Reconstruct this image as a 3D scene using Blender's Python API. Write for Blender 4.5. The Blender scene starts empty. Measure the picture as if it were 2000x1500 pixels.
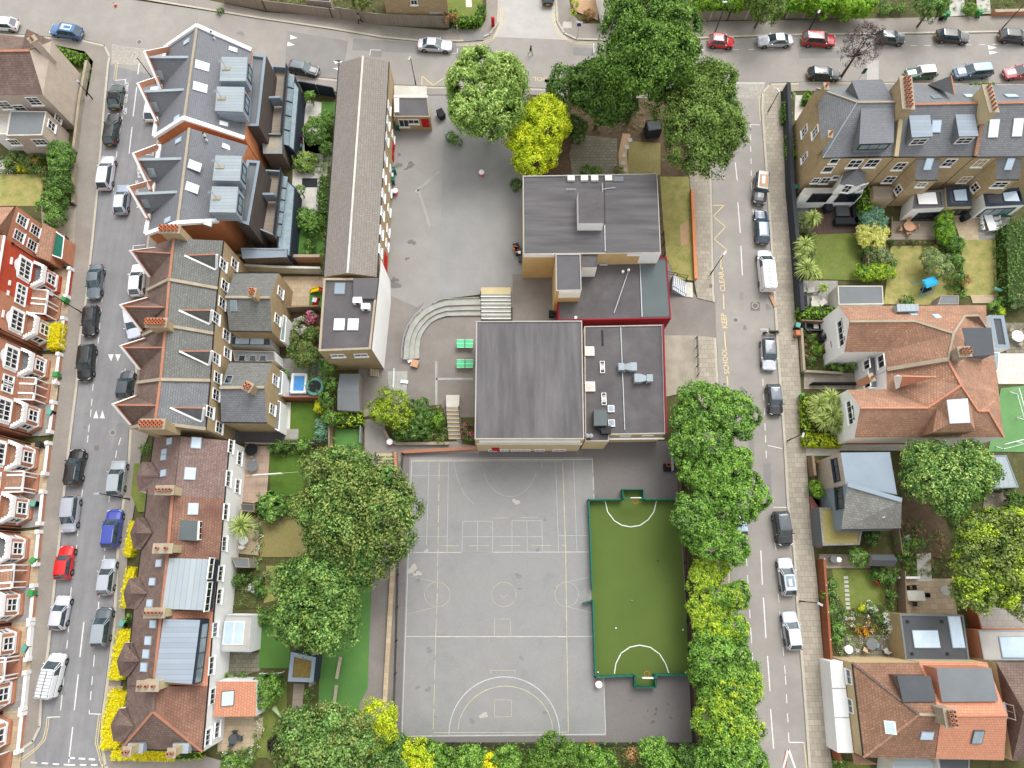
import bpy,math,random
import numpy as np
from mathutils import Vector;V_= Vector
random.seed(7);rng= np.random.default_rng(7)
SC= bpy.context.scene;COL= SC.collection
CH= 80.0;FL= 1300.0;TI= math.radians(15.7)
def P(px,py,h=0.0):
 a= px-1000;b= 750-py
 y= FL*math.sin(TI)+b*math.cos(TI);z= -FL*math.cos(TI)+b*math.sin(TI)
 s= (h-CH)/z
 return V_((a*s,y*s,h))
def ppm(h,y=0):
 return FL/((CH-h)*math.cos(TI)+y*math.sin(TI))
MATS= {}
def lin(c):
 if isinstance(c,str):
  c= tuple(int(c[i:i+2],16)/255 for i in (0,2,4))
  c= tuple(((v+0.055)/1.055)**2.4 if v> 0.04045 else v/12.92 for v in c)
 return (*c[:3],1)
def newmat(name):
 m= bpy.data.materials.new(name);m.use_nodes= True
 nt= m.node_tree;bs= nt.nodes['Principled BSDF']
 return m,nt,bs
def nd(nt,t,**kw):
 n= nt.nodes.new(t)
 for k,v in kw.items():
  if k in n.inputs:n.inputs[k].default_value= v
  else:setattr(n,k,v)
 return n
def noise(nt,scale,detail=4,vec=None,rough=.6):
 n= nd(nt,'ShaderNodeTexNoise',Scale=scale,Detail=detail,Roughness=rough)
 if vec:nt.links.new(vec,n.inputs['Vector'])
 return n.outputs['Fac']
def ramp(nt,fac,a,b,c0=(0,0,0,1),c1=(1,1,1,1)):
 r= nd(nt,'ShaderNodeValToRGB');r.color_ramp.elements[0].position= a;r.color_ramp.elements[1].position= b
 r.color_ramp.elements[0].color= c0;r.color_ramp.elements[1].color= c1
 nt.links.new(fac,r.inputs['Fac']);return r.outputs['Color']
def mix(nt,fac,a,b,mode='MIX'):
 m= nd(nt,'ShaderNodeMix',data_type='RGBA',blend_type=mode)
 for sock,v in ((m.inputs[0],fac),(m.inputs[6],a),(m.inputs[7],b)):
  if isinstance(v,(int,float)):sock.default_value= v
  elif isinstance(v,tuple):sock.default_value= v
  else:nt.links.new(v,sock)
 return m.outputs[2]
MT={}
def defmat(key,kind,c1,c2=None,**kw):MT[key]= (kind,c1,c2 if c2 is not None else c1,kw)
def mat(key):
 if not isinstance(key,str):return key
 if key in MATS:return MATS[key]
 kind,c1,c2,kw= MT[key]
 m,nt,bs= newmat(key)
 L= nt.links.new
 geo= nd(nt,'ShaderNodeNewGeometry');pos= geo.outputs['Position']
 bs.inputs['Roughness'].default_value= kw.get('rough',.85)
 bs.inputs['Specular IOR Level'].default_value= kw.get('spec',.25)
 a,b= lin(c1),lin(c2)
 if kind=='leaf':
  at= nd(nt,'ShaderNodeVertexColor',layer_name='Col')
  L(at.outputs['Color'],bs.inputs['Base Color'])
  tr= nd(nt,'ShaderNodeBsdfTranslucent');L(at.outputs['Color'],tr.inputs['Color'])
  ms= nd(nt,'ShaderNodeMixShader');ms.inputs[0].default_value= .3
  out= nt.nodes['Material Output']
  L(bs.outputs[0],ms.inputs[1]);L(tr.outputs[0],ms.inputs[2]);L(ms.outputs[0],out.inputs[0])
  bs.inputs['Roughness'].default_value= .6
  MATS[key]= m;return m
 if kind in ('tile','brick','slab'):
  tc= nd(nt,'ShaderNodeTexCoord')
  bt= nd(nt,'ShaderNodeTexBrick')
  L(tc.outputs['UV'],bt.inputs['Vector'])
  bt.inputs['Scale'].default_value= 1
  bt.inputs['Brick Width'].default_value= kw.get('bw',.3);bt.inputs['Row Height'].default_value= kw.get('bh',.3)
  bt.inputs['Mortar Size'].default_value= kw.get('ms',.02);bt.inputs['Mortar Smooth'].default_value= .3
  bt.inputs['Bias'].default_value= 0
  bt.offset= kw.get('off',.5)
  bt.inputs['Color1'].default_value= a;bt.inputs['Color2'].default_value= b
  bt.inputs['Mortar'].default_value= lin(kw.get('mc',tuple(v*.45 for v in a[:3])))
  col= bt.outputs['Color'];
  bump= bt.outputs['Fac'];inv= True
 elif kind=='seam':
  tc= nd(nt,'ShaderNodeTexCoord');mp= nd(nt,'ShaderNodeSeparateXYZ');L(tc.outputs['UV'],mp.inputs[0])
  md= nd(nt,'ShaderNodeMath',operation='FRACT');sc= nd(nt,'ShaderNodeMath',operation='MULTIPLY')
  L(mp.outputs[kw.get('axis',0)],sc.inputs[0]);sc.inputs[1].default_value= 1/kw.get('w',.5);L(sc.outputs[0],md.inputs[0])
  f= ramp(nt,md.outputs[0],0,kw.get('t',.12),(1,1,1,1),(0,0,0,1))
  fl= nd(nt,'ShaderNodeMath',operation='FLOOR');L(sc.outputs[0],fl.inputs[0])
  wn= nd(nt,'ShaderNodeTexWhiteNoise',noise_dimensions='1D');L(fl.outputs[0],wn.inputs['W'])
  base= mix(nt,wn.outputs['Value'],a,b)
  col= mix(nt,f,base,lin(kw.get('mc',tuple(v*.5 for v in a[:3]))))
  bump= None
 else:
  n= noise(nt,kw.get('s',1.5),6,pos)
  col= mix(nt,ramp(nt,n,.3,.7),a,b);bump= None
 w= kw.get('wx',.35)
 if w:
  n1= ramp(nt,noise(nt,kw.get('ws',.35),5,pos,.65),.35,.7)
  dk= kw.get('wc');dk= lin(dk) if dk else tuple(v*.55 for v in a[:3])+(1,)
  mu= nd(nt,'ShaderNodeMath',operation='MULTIPLY');L(n1,mu.inputs[0]);mu.inputs[1].default_value= w
  col= mix(nt,mu.outputs[0],col,dk)
 if kw.get('stk'):
  mp= nd(nt,'ShaderNodeMapping');mp.inputs['Scale'].default_value= kw['stk'];L(pos,mp.inputs['Vector'])
  n3= noise(nt,1,4,mp.outputs[0],.55)
  col= mix(nt,kw.get('stf',.7),col,mix(nt,1.0,col,ramp(nt,n3,.3,.72,(.6,.6,.6,1),(1.3,1.3,1.3,1)),'MULTIPLY'))
 if kw.get('spk'):
  n2= ramp(nt,noise(nt,kw.get('sps',9),2,pos),.62,.7)
  mu= nd(nt,'ShaderNodeMath',operation='MULTIPLY');L(n2,mu.inputs[0]);mu.inputs[1].default_value= kw['spk']
  col= mix(nt,mu.outputs[0],col,lin(kw.get('spc','c8c0a8')))
 if kw.get('crk'):
  v= nd(nt,'ShaderNodeTexVoronoi',feature='DISTANCE_TO_EDGE',Scale=kw['crk'])
  nn= nd(nt,'ShaderNodeTexNoise',Scale=.8,Detail=4);L(pos,nn.inputs['Vector'])
  vm= nd(nt,'ShaderNodeVectorMath',operation='ADD');L(pos,vm.inputs[0]);L(nn.outputs['Color'],vm.inputs[1]);L(vm.outputs[0],v.inputs['Vector'])
  r= ramp(nt,v.outputs['Distance'],.0,.006,(1,1,1,1),(0,0,0,1))
  mu= nd(nt,'ShaderNodeMath',operation='MULTIPLY');L(r,mu.inputs[0]);mu.inputs[1].default_value= .12
  col= mix(nt,mu.outputs[0],col,tuple(v*.5 for v in a[:3])+(1,))
 if kw.get('fine',.25):
  nf= noise(nt,kw.get('fs',14),3,pos)
  col= mix(nt,kw.get('fine',.25),col,mix(nt,1.0,col,ramp(nt,nf,.25,.75,(.45,.45,.45,1),(1.5,1.5,1.5,1)),'MULTIPLY'))
 L(col,bs.inputs['Base Color'])
 if kw.get('metal'):bs.inputs['Metallic'].default_value= kw['metal']
 if kw.get('coat'):bs.inputs['Coat Weight'].default_value= kw['coat'];bs.inputs['Coat Roughness'].default_value= .05
 if kw.get('emit'):pass
 bm= nd(nt,'ShaderNodeBump',Strength=kw.get('bump',.25),Distance=.03)
 if bump is not None:
  iv= nd(nt,'ShaderNodeMath',operation='SUBTRACT');iv.inputs[0].default_value= 1;L(bump,iv.inputs[1]);L(iv.outputs[0],bm.inputs['Height'])
 else:L(noise(nt,kw.get('bs',8),3,pos),bm.inputs['Height'])
 if kw.get('bump',.25):L(bm.outputs[0],bs.inputs['Normal'])
 MATS[key]= m;return m
def uvof(pts):
 n= V_((0,0,0));c= sum(pts,V_())/len(pts)
 for i in range(len(pts)):
  n+=(pts[i]-c).cross(pts[(i+1) % len(pts)]-c)
 if n.length< 1e-9:n= V_((0,0,1))
 n.normalize()
 if abs(n.z)> .995:
  t= V_((1,0,0));b= V_((0,1,0))
 else:
  t= V_((0,0,1)).cross(n).normalized();b= n.cross(t)
 return t,b,n
class M:
 def __init__(s):s.v= [];s.f= [];s.mi= [];s.uv= [];s.mats= []
 def slot(s,m):
  m= mat(m) if isinstance(m,str) else m
  if m not in s.mats:s.mats.append(m)
  return s.mats.index(m)
 def face(s,pts,m,up=None):
  pts= [V_(p) for p in pts]
  t,b,n= uvof(pts)
  if up is not None and n.dot(up)< 0:pts.reverse();t,b,n= uvof(pts)
  i0= len(s.v);s.v+=pts;s.f.append(tuple(range(i0,i0+len(pts))));s.mi.append(s.slot(m))
  s.uv+=[(p.dot(t),p.dot(b)) for p in pts]
 def prism(s,poly,z0,z1,m,mtop=None):
  pl= [V_((p[0],p[1],0)) for p in poly]
  ar= sum(pl[i].x*pl[(i+1) % len(pl)].y-pl[(i+1) % len(pl)].x*pl[i].y for i in range(len(pl)))
  if ar< 0:pl.reverse()
  s.face([V_((p.x,p.y,z1)) for p in pl],mtop or m)
  for i in range(len(pl)):
   a,b= pl[i],pl[(i+1) % len(pl)]
   s.face([V_((a.x,a.y,z0)),V_((b.x,b.y,z0)),V_((b.x,b.y,z1)),V_((a.x,a.y,z1))],m)
  return s
 def hull(s,bot,top,m,mtop=None,cap=True):
  n= len(bot)
  if cap:s.face(top,mtop or m)
  for i in range(n):
   j= (i+1) % n;s.face([bot[i],bot[j],top[j],top[i]],m)
  return s
 def box(s,c,size,m,rot=0,mtop=None):
  cx,cy,cz= c;a,b,h= [v/2 for v in size];co,si= math.cos(rot),math.sin(rot)
  pl= [(cx+x*co-y*si,cy+x*si+y*co) for x,y in ((-a,-b),(a,-b),(a,b),(-a,b))]
  s.prism(pl,cz-h,cz+h,m,mtop)
  s.face([V_((p[0],p[1],cz-h)) for p in reversed(pl)],m)
  return s
 def obox(s,c,t,b,n,size,m,mtop=None):
  c= V_(c);a,bb,h= [v/2 for v in size]
  lo= [c+t*x+b*y-n*h for x,y in ((-a,-bb),(a,-bb),(a,bb),(-a,bb))];hi= [p+n*2*h for p in lo]
  s.hull(lo,hi,m,mtop);s.face(lo[::-1],m);return s
 def bar(s,p,q,w,m,h=None):
  p,q= V_(p),V_(q);d= q-p
  if d.length< 1e-6:return s
  t= d.normalized();u= V_((0,0,1)) if abs(t.z)< .95 else V_((1,0,0))
  b= u.cross(t).normalized();n= t.cross(b)
  return s.obox((p+q)/2,t,b,n,(d.length,w,h or w),m)
 def tube(s,p,q,r0,r1,m,n=10,cap=True):
  p,q= V_(p),V_(q);t= (q-p).normalized();u= V_((0,0,1)) if abs(t.z)< .95 else V_((1,0,0))
  b= u.cross(t).normalized();c= t.cross(b)
  A= [p+(b*math.cos(a)+c*math.sin(a))*r0 for a in [2*math.pi*i/n for i in range(n)]]
  B= [q+(b*math.cos(a)+c*math.sin(a))*r1 for a in [2*math.pi*i/n for i in range(n)]]
  s.hull(A,B,m,cap=cap)
  if cap:s.face(A[::-1],m)
  return s
 def lathe(s,c,prof,m,n=14,ms=None):
  c= V_(c)
  for k in range(len(prof)-1):
   (r0,z0),(r1,z1)= prof[k],prof[k+1];mm= ms[k] if ms else m
   for i in range(n):
    a,b= 2*math.pi*i/n,2*math.pi*(i+1)/n
    q= [c+V_((r0*math.cos(a),r0*math.sin(a),z0)),c+V_((r0*math.cos(b),r0*math.sin(b),z0)),
                     c+V_((r1*math.cos(b),r1*math.sin(b),z1)),c+V_((r1*math.cos(a),r1*math.sin(a),z1))]
    if r1< 1e-5:q= q[:3]
    if r0< 1e-5:q= [q[0]]+q[2:]
    s.face(q,mm)
  return s
 def build(s,name,parent=None,smooth=False,tagk=None):
  me= bpy.data.meshes.new(name)
  off= V_((0,0,0));r_= parent
  while r_ is not None:
   if '_o' in r_:off= V_(r_['_o']);break
   r_= r_.parent
  me.from_pydata([tuple(v-off) for v in s.v],[],s.f)
  for m in s.mats:me.materials.append(m)
  me.polygons.foreach_set('material_index',s.mi)
  uvl= me.uv_layers.new(name='UVMap');uvl.data.foreach_set('uv',[c for u in s.uv for c in u])
  if smooth:me.polygons.foreach_set('use_smooth',[True]*len(s.f))
  me.update()
  o= bpy.data.objects.new(name,me);COL.objects.link(o)
  if parent is not None:o.parent= parent
  return o
def tag(o,label,cat,group=None):
 o['label']= label;o['category']= cat
 if group:o['group']= group
 return o
def struct(o,kind='structure'):o['kind']= kind;return o
def thing(name,label,cat,loc=(0,0,0),group=None,rz=0):
 o= bpy.data.objects.new(name,None);COL.objects.link(o);o.empty_display_size= .5
 o.location= loc;tag(o,label,cat,group)
 return o
def wthing(name,label,cat,loc,group=None):
 o= thing(name,label,cat,loc,group);o['_o']= list(loc);return o
def PL(pts,h=0):return [P(x,y,h) for x,y in pts]
_z= [0]
def patch(name,pts,m,z=.02,kerb=None,kind='structure',th=None):
 _z[0]+=1;zz= z+.0037*(_z[0] % 7)*0
 b= M();pl= PL(pts,zz)
 if th:b.prism(pl,zz-th,zz,kerb or m,m)
 else:b.face(pl,m,V_((0,0,1)))
 o= b.build(name);return struct(o,kind) if kind else o
def line(b,pts,w,m,z,dash=None,gap=0,closed=False):
 pp= [P(x,y,z) for x,y in pts]
 if closed:pp.append(pp[0])
 for i in range(len(pp)-1):
  a,c= pp[i],pp[i+1];d= c-a;L= d.length
  if L< 1e-4:continue
  t= d/L;n= V_((-t.y,t.x,0))*w/2
  if not dash:segs= [(-w*.3 if i else 0,L)]
  else:
   segs= [];x= 0
   while x< L:segs.append((x,min(L,x+dash)));x+=dash+gap
  for s0,s1 in segs:
   p,q= a+t*s0,a+t*s1
   b.face([p+n,p-n,q-n,q+n],m,V_((0,0,1)))
def onplane(pts,px,py):
 c= sum(pts,V_())/len(pts);t,b,n= uvof(pts)
 o= V_((0,0,CH));d= P(px,py,0)-o
 k= (c-o).dot(n)/d.dot(n)
 if n.dot(o-c)< 0:n= -n;t= -t
 return o+d*k,t,b,n
def D(key,kind,c1,c2=None,**kw):MT[key]= (kind,c1,c2 if c2 is not None else c1,kw)
D('road','plain','8f8a84','99948d',s=.5,wx=.5,ws=.16,wc='7b7672',fine=.35,crk=.12,spk=.25,sps=1.1,spc='7f7b77')
D('road_left','plain','7c7c7d','888788',s=.5,stk=(1.3,.07,1),stf=.3,spk=.25,sps=1.1,spc='6c6c6d',wx=.4,ws=.12,wc='6c6c6f',fine=.3,crk=.08)
D('road_patch','plain','7e7b78','868380',s=.6,wx=.2)
D('road_pale','plain','a5a29d','b0aca6',s=.6,wx=.3,wc='8f8b88',crk=.2)
D('foot','plain','857f78','918a82',s=.4,wx=.4,ws=.25,wc='70675f',fine=.35,crk=.12)
D('foot_grey','plain','8b8680','97918a',s=.4,wx=.4,ws=.3,wc='76716b',fine=.3)
D('slabs','slab','a89f90','978e80',bw=.75,bh=.6,ms=.018,mc='6f685e',wx=.4,ws=.4,wc='7f776c',spk=.25)
D('granite','plain','a8a294','b9b2a2',s=3,wx=.2)
D('paver','slab','a09b93','b3ada4',bw=.25,bh=.25,ms=.02,mc='7b766e',wx=.3)
D('play_a','plain','8c8986','95928e',s=.3,wx=.5,ws=.2,wc='7d7975',crk=.12,fine=.2)
D('play_b','plain','888785','91908e',s=.25,wx=.5,ws=.2,wc='7a7977',crk=.12,fine=.12)
D('play_c','plain','7d7772','87817b',s=.4,wx=.45,ws=.3,wc='655d56',fine=.3)
D('court','plain','848381','908f8d',s=.15,wx=.55,ws=.16,wc='707171',fine=.15,fs=6,crk=.1,spk=.3,sps=.35,spc='757675')
D('court_d','plain','6f6a68','7d7876',s=.2,wx=.5,ws=.2,wc='56524f',spk=.25,sps=2.5,spc='454240',fine=.3)
D('astro','plain','50622a','54662c',s=.25,wx=.35,ws=.1,wc='46582a',fine=.12,spk=.1,sps=6,spc='6c8348')
D('greenplay','plain','527839','5a8240',s=.25,wx=.45,ws=.2,wc='3a6a37',fine=.15)
D('yline','plain','d8c28c','c9b48a',s=3,wx=.4,ws=1.5,wc='a9a08a',fine=.2,bump=0)
D('ylined','plain','c9bd8c','a8a38c',s=2,wx=.75,ws=1.2,wc='8d8d89',fine=.2,bump=0)
D('wline','plain','e2e2de','cfcfcb',s=3,wx=.35,ws=1.5,wc='aeaca8',fine=.1,bump=0)
D('wcourt','plain','cdcdc9','b8b8b5',s=2,wx=.65,ws=1.2,wc='98989a',fine=.2,bump=0)
D('wfaint','plain','b4b6b6','a5a7a7',s=2,wx=.6,ws=.8,wc='909294',bump=0)
D('wturf','plain','dfe3da','d5d9d0',s=3,wx=.1,bump=0)
D('lawn','plain','667436','556a2a',s=.9,wx=.7,ws=.7,wc='7c7c42',fine=.5,fs=10,bump=.6)
D('lawn_dark','plain','45601e','546c26',s=.9,wx=.5,ws=.4,wc='3a5c18',fine=.5,fs=10,bump=.6)
D('lawn_dry','plain','8c8a4c','727c3c',s=1,wx=.85,ws=.7,wc='ab9a68',fine=.5,fs=10,bump=.6)
D('lawn_dead','plain','837a48','6d6b38',s=.6,wx=.7,ws=.6,wc='958560',fine=.5,fs=8,bump=.6)
D('astrolawn','plain','4a7030','527836',s=.6,wx=.15,fine=.2)
D('soil','plain','574736','6a5845',s=1.5,wx=.5,ws=.8,wc='3b3022',fine=.5,spk=.3,sps=5,spc='6d7040',bump=.8)
D('bed','plain','4c4a2c','5b5a34',s=1.2,wx=.5,ws=.9,wc='35331f',fine=.5,spk=.5,sps=4,spc='54702c',bump=.8)
D('crazy','slab','857f70','757062',bw=.6,bh=.45,ms=.03,mc='5a5344',wx=.5,wc='5d5a48',spk=.35)
D('patio','slab','bba88e','a9967d',bw=.9,bh=.6,ms=.015,mc='857762',wx=.3,wc='97886f')
D('patio_grey','slab','9a9791','8f8c86',bw=.6,bh=.6,ms=.015,mc='75726c',wx=.3)
D('patio_pale','slab','c9c5bd','bfbab1',bw=.8,bh=.8,ms=.012,mc='a09b92',wx=.2)
D('patio_pink','slab','b59f8c','a88f80',bw=.9,bh=.9,ms=.02,mc='8b7869',wx=.3)
D('deck_dark','seam','54423b','5f4c44',w=.15,t=.1,wx=.3,mc='32261f')
D('deck_grey','seam','8d8172','9b8f80',w=.15,t=.1,wx=.35,axis=1,mc='5d5348')
D('gravel','plain','a98a6b','b99b7b',s=4,wx=.2,fine=.5,bump=.6)
D('concrete','plain','a49c8e','928a7c',s=.6,wx=.5,ws=.5,wc='7a7265',crk=.3)
D('concrete_pale','plain','b8b5ae','a9a69f',s=.8,wx=.3)
D('cstep','plain','a3a39c','969690',s=.8,wx=.35,ws=.8,wc='7f7f79')
D('redtile2','plain','9c6558','a06a5c',wx=.4)
D('iron','plain','6a6460','7a736c',s=6,wx=.3)
D('bark','plain','5a4c3e','6b5c4c',s=6,bump=.8)
D('goldcore','plain','c8b00c','b0a414',s=3)
D('hedgecore','plain','2c3d14','364a1a',s=3)
D('glass','plain','10161c','18222a',s=1.2,rough=.06,spec=.9,wx=0,fine=0,bump=0)
D('glass_car','plain','26343a','3f5258',s=1.5,rough=.05,spec=1.0,wx=0,fine=0,bump=0)  # car glass tinted pale teal: sky reflection put into the base colour
D('glass_sky','plain','a9bccd','bccddb',s=.8,rough=.1,spec=.8,wx=0,fine=0,bump=0)
D('glass_grey','plain','6d7f86','8b9aa0',s=1.5,rough=.1,spec=.8,wx=.2,fine=0,bump=0)
D('tyre','plain','1c1c1d','252526',s=8)
D('rim','plain','a5a7aa','b5b7ba',s=5,metal=.6,rough=.3,bump=0)
D('trim','plain','141516','1b1c1d',s=4,rough=.5,bump=0)
D('lamp_white','plain','d4d9dc','e2e6e8',s=3,rough=.1,bump=0)
D('lamp_red','plain','a01810','b8241a',s=3,rough=.2,bump=0)
D('plate_y','plain','e0b420','e8bf2c',s=3,bump=0,wx=0)
D('plate_w','plain','dcdcdc','e6e6e6',s=3,bump=0,wx=0)
D('cloth_black','plain','2a2728','343031',s=4)
D('stock','brick','b39c76','a08a68',bw=.5,bh=.16,ms=.02,mc='b0a084',wx=.4,ws=.6,wc='86755c',fine=.4)
D('redbrick','brick','c08a6c','b37c5f',bw=.5,bh=.16,ms=.02,mc='b98a72',wx=.3,ws=.6,wc='9c5038',fine=.3)
D('brightred','brick','b8432a','ad3f28',bw=.5,bh=.16,ms=.02,mc='c06a50',wx=.3,ws=.6,wc='943420',fine=.3)
D('orange','brick','cc8458','c27c52',bw=.5,bh=.16,ms=.02,mc='c08a62',wx=.3,ws=.8,wc='a86038',fine=.3)
D('roofbrown','tile','837066','725f57',bw=.3,bh=.28,ms=.025,wx=.65,ws=.5,wc='4e3f3a',spk=.12,spc='8c8078',fine=.35,bump=.5)
D('roofpink','tile','8a7670','78645e',bw=.3,bh=.28,ms=.02,wx=.3,ws=.5,wc='5e4a46',spk=.55,sps=7,spc='a8938a',fine=.4,bump=.5)
D('roofred','tile','987462','886555',bw=.3,bh=.28,ms=.025,wx=.75,ws=.35,wc='5e423a',fine=.3,bump=.5)
D('roofterra','tile','b38a70','9e765e',bw=.3,bh=.28,ms=.025,wx=.8,ws=.45,wc='83685a',spk=.5,sps=3,spc='c09a80',stk=(.3,.8,.5),stf=.35,fine=.35,bump=.5)
D('roofbright','tile','c48c70','ba8066',bw=.3,bh=.28,ms=.015,wx=.3,ws=.5,wc='b0765c',fine=.2,bump=.5)
D('roofmoss','tile','98735e','86654f',bw=.3,bh=.28,ms=.02,wx=.5,ws=.6,wc='5a463a',spk=.7,sps=5,spc='a8846a',fine=.4,bump=.5)
D('slate','tile','7d7f81','717376',bw=.4,bh=.25,ms=.02,wx=.5,ws=.5,wc='5c5f63',spk=.15,sps=5,spc='80837f',fine=.25,bump=.4)
D('slate_new','tile','787a7f','707277',bw=.35,bh=.22,ms=.015,wx=.35,ws=.3,wc='63656a',fine=.2,bump=.3)
D('slate_old','tile','777773','6a6a67',bw=.4,bh=.25,ms=.02,wx=.35,ws=.6,wc='555653',spk=.45,sps=4,spc='8c8c82',fine=.3,bump=.4)
D('slate_pale','tile','8e8e88','7e7e79',bw=.45,bh=.28,ms=.02,wx=.55,ws=.5,wc='5a5a55',spk=.5,sps=3,spc='aaa99f',fine=.3)
D('concrete_tile','tile','8d867f','827b74',bw=.33,bh=.33,ms=.02,wx=.35,ws=.4,wc='787069',spk=.5,sps=4,spc='9a958b',fine=.4,bump=.5)
D('felt','plain','525052','625f61',s=.2,wx=.55,ws=.22,wc='403e41',spk=.3,sps=.45,spc='6e6b6d',fine=.2,bump=.1)
D('felt_x','plain','5a5859','676466',s=.2,wx=.4,ws=.2,wc='413f42',stk=(.12,1.1,1),stf=.8,fine=.2,bump=.1)
D('felt_y','plain','5d5b5c','6b6869',s=.2,wx=.4,ws=.2,wc='434043',stk=(1.0,.12,1),stf=.8,fine=.2,bump=.1)
D('edge','plain','a8a5a2','9c9996',s=1,wx=.3)
D('felt_b','plain','636163','5a585a',s=.3,wx=.4,ws=.25,wc='474649',fine=.2,bump=.1)
D('felt_c','plain','635f60','575354',s=.4,wx=.5,ws=.3,wc='3c393b',spk=.2,sps=1.5,spc='3a3738',fine=.2)
D('felt_g','plain','5c6465','576061',s=.3,wx=.2,fine=.15)
D('flat_grey','plain','74787b','6c7073',s=.4,wx=.3,fine=.15)
D('flat_dark','plain','4c4f52','53565a',s=.4,wx=.25,fine=.15)
D('flat_blue','plain','7f8b95','87939d',s=.4,wx=.15,fine=.1)
D('zinc','seam','8f989c','99a2a6',w=.45,t=.1,axis=1,wx=.2,mc='5f686c')
D('zinc_v','seam','8a949e','929ca6',w=.5,t=.08,axis=1,wx=.15,mc='5c666f')
D('zinc_x','seam','97a0a4','9fa8ac',w=.6,t=.1,axis=0,wx=.15,mc='687176')
D('lead','plain','8f989e','9ba4aa',s=1.2,wx=.3,wc='747d83')
D('timber','seam','6b625a','766c63',w=.18,t=.12,axis=1,wx=.4,mc='3c3632')
D('timber_dark','seam','524a46','5c534e',w=.18,t=.12,axis=1,wx=.4,mc='2e2927')
D('white','plain','e9e9e8','efefed',s=.8,wx=.15,wc='bcbcb8',fine=.1,bump=.05)
D('white_dirty','plain','cfccc2','bfbbb0',s=.8,wx=.5,wc='9a958a',fine=.2)
D('cream','plain','c9b48e','c2ac86',s=.8,wx=.2,wc='a8946e',fine=.15)
D('cream_b','plain','c9ac7e','c0a476',s=.5,wx=.3,ws=.8,wc='a4844f',fine=.25)
D('beige','plain','bdb0a2','b3a697',s=.8,wx=.3,ws=.4,wc='94877a',fine=.35,fs=10)
D('sand','plain','c4b48e','b8a882',s=.8,wx=.3)
D('redpaint','plain','8c1f2c','82202c',s=.8,wx=.25,fine=.1)
D('reddoor','plain','b81c1c','ac2020',s=.8,wx=.15,fine=.05)
D('terracotta','plain','aa7860','9a6a54',s=2,wx=.3)
D('pot','plain','c07a58','b06a4a',s=3,wx=.3)
D('coping','plain','a89c88','958a78',s=1,wx=.4)
D('dark','plain','24262a','2c2e32',s=1,wx=0,fine=.1)
D('navy','plain','2b3440','323c49',s=1,wx=.2,fine=.1)
D('purple','plain','4a3a8c','523f94',s=1)
D('black_fence','plain','33363a','3b3e43',s=1,wx=.3)
D('metal','plain','9a9da0','a6a9ac',s=2,wx=.3,metal=.3,rough=.5)
D('wood','seam','8a7762','7c6a57',w=.14,t=.1,wx=.4,mc='4e4236')
D('wood_grey','seam','8f867a','9a9185',w=.15,t=.12,wx=.4,mc='5b544c')
D('wood_red','seam','8c5238','955a3e',w=.15,t=.1,wx=.4,mc='5a3424')
D('greengrille','plain','1f5f4c','24685a',s=2,wx=.2)
D('sedum','plain','6e5a38','7d6c34',s=3,wx=.3,spk=.7,sps=5,spc='9a9228',fine=.5,bump=.8)
D('grassroof','plain','8c8150','7a7c44',s=1,wx=.6,ws=1,wc='a0885c',fine=.5,bump=.5)
D('plyw','plain','b08a68','bc9674',s=2)
D('hoop','plain','c4502c','d05c34',s=3)
D('pink','plain','d06078','d86c84',s=2)
D('tealbin','plain','5f9a8c','68a294',s=2)
D('greenbin','plain','3f8a4c','489454',s=2)
D('bluebin','plain','2f7a86','368490',s=2)
D('blackbin','plain','2c2e30','343638',s=2)
D('ttgreen','plain','58b884','60c08c',s=2,wx=.1)
D('stain','plain','6a6663','726e6a',s=3,rough=.5)
D('beech','plain','c0987a','b88e70',s=2)
D('poolblue','plain','4a8fd0','5499d8',s=3,rough=.1)
D('poolbase','plain','3070c0','3a7ac8',s=2)
D('toyyellow','plain','e8c818','eccc20',s=2)
D('toyred','plain','d02418','d82c20',s=2)
D('swingblue','plain','2c9cc8','34a4d0',s=2)
D('palegreen2','plain','c0c890','c8d098',s=2)
D('palegreen','plain','a8bc90','a0b488',s=2)
D('skin','plain','b98a70','b08268',s=5)
D('hair','plain','1d1714','241c18',s=5)
D('denim','plain','7c8894','8490a0',s=5)
D('stain3','plain','5c5856','625e5c',s=3,wx=.3)
D('stain2','plain','787776','7e7d7c',s=3,wx=.3)
D('pale','plain','b0aca4','a8a49c',s=2,wx=.4)
D('turfr','plain','5e8a54','678f5c',s=.4,wx=.3,fine=.2)
b= M();b.face([(-400,-300,-.06),(400,-300,-.06),(400,500,-.06),(-400,500,-.06)],'bed');struct(b.build('ground'))
RL= [(-60,55),(0,65),(160,77),(206,88),(216,110),(213,125),(205,212),(198,300),(192,375),(182,475),(170,587),(158,662),(152,750),(138,862),(128,957),(118,1057),(108,1150),(97,1265),(83,1365),(80,1420),(66,1450),(40,1468),(0,1480),(-60,1484)]
RR= [(-60,1640),(240,1640),(226,1530),(203,1497),(195,1450),(198,1395),(208,1325),(220,1225),(228,1062),(239,975),(250,890),(252,845),(279,547),(300,330),(318,150),(330,128),(577,147),(660,155),(767,166),(837,169),(1032,172),(1200,177),(1350,176),(1378,184),(1386,215),(1388,320),(1395,567),(1402,720),(1420,1000),(1443,1450),(1448,1560)]
RB= [(1590,1560),(1579,1500),(1576,1450),(1566,1312),(1555,1175),(1549,1075),(1537,987),(1530,857),(1520,725),(1515,645),(1505,475),(1495,330),(1487,215),(1488,180),(1502,163),(1600,160),(1800,162),(2100,165)]
RT= [(2100,62),(2000,62),(1750,66),(1500,70),(1375,75),(1180,79),(1125,77),(1100,65),(1087,42),(1084,0),(1084,-60),(976,-60),(976,15),(974,45),(958,67),(930,79),(900,81),(815,80),(750,74),(650,57),(500,35),(262,0),(100,-12),(-60,-20)]
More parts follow.
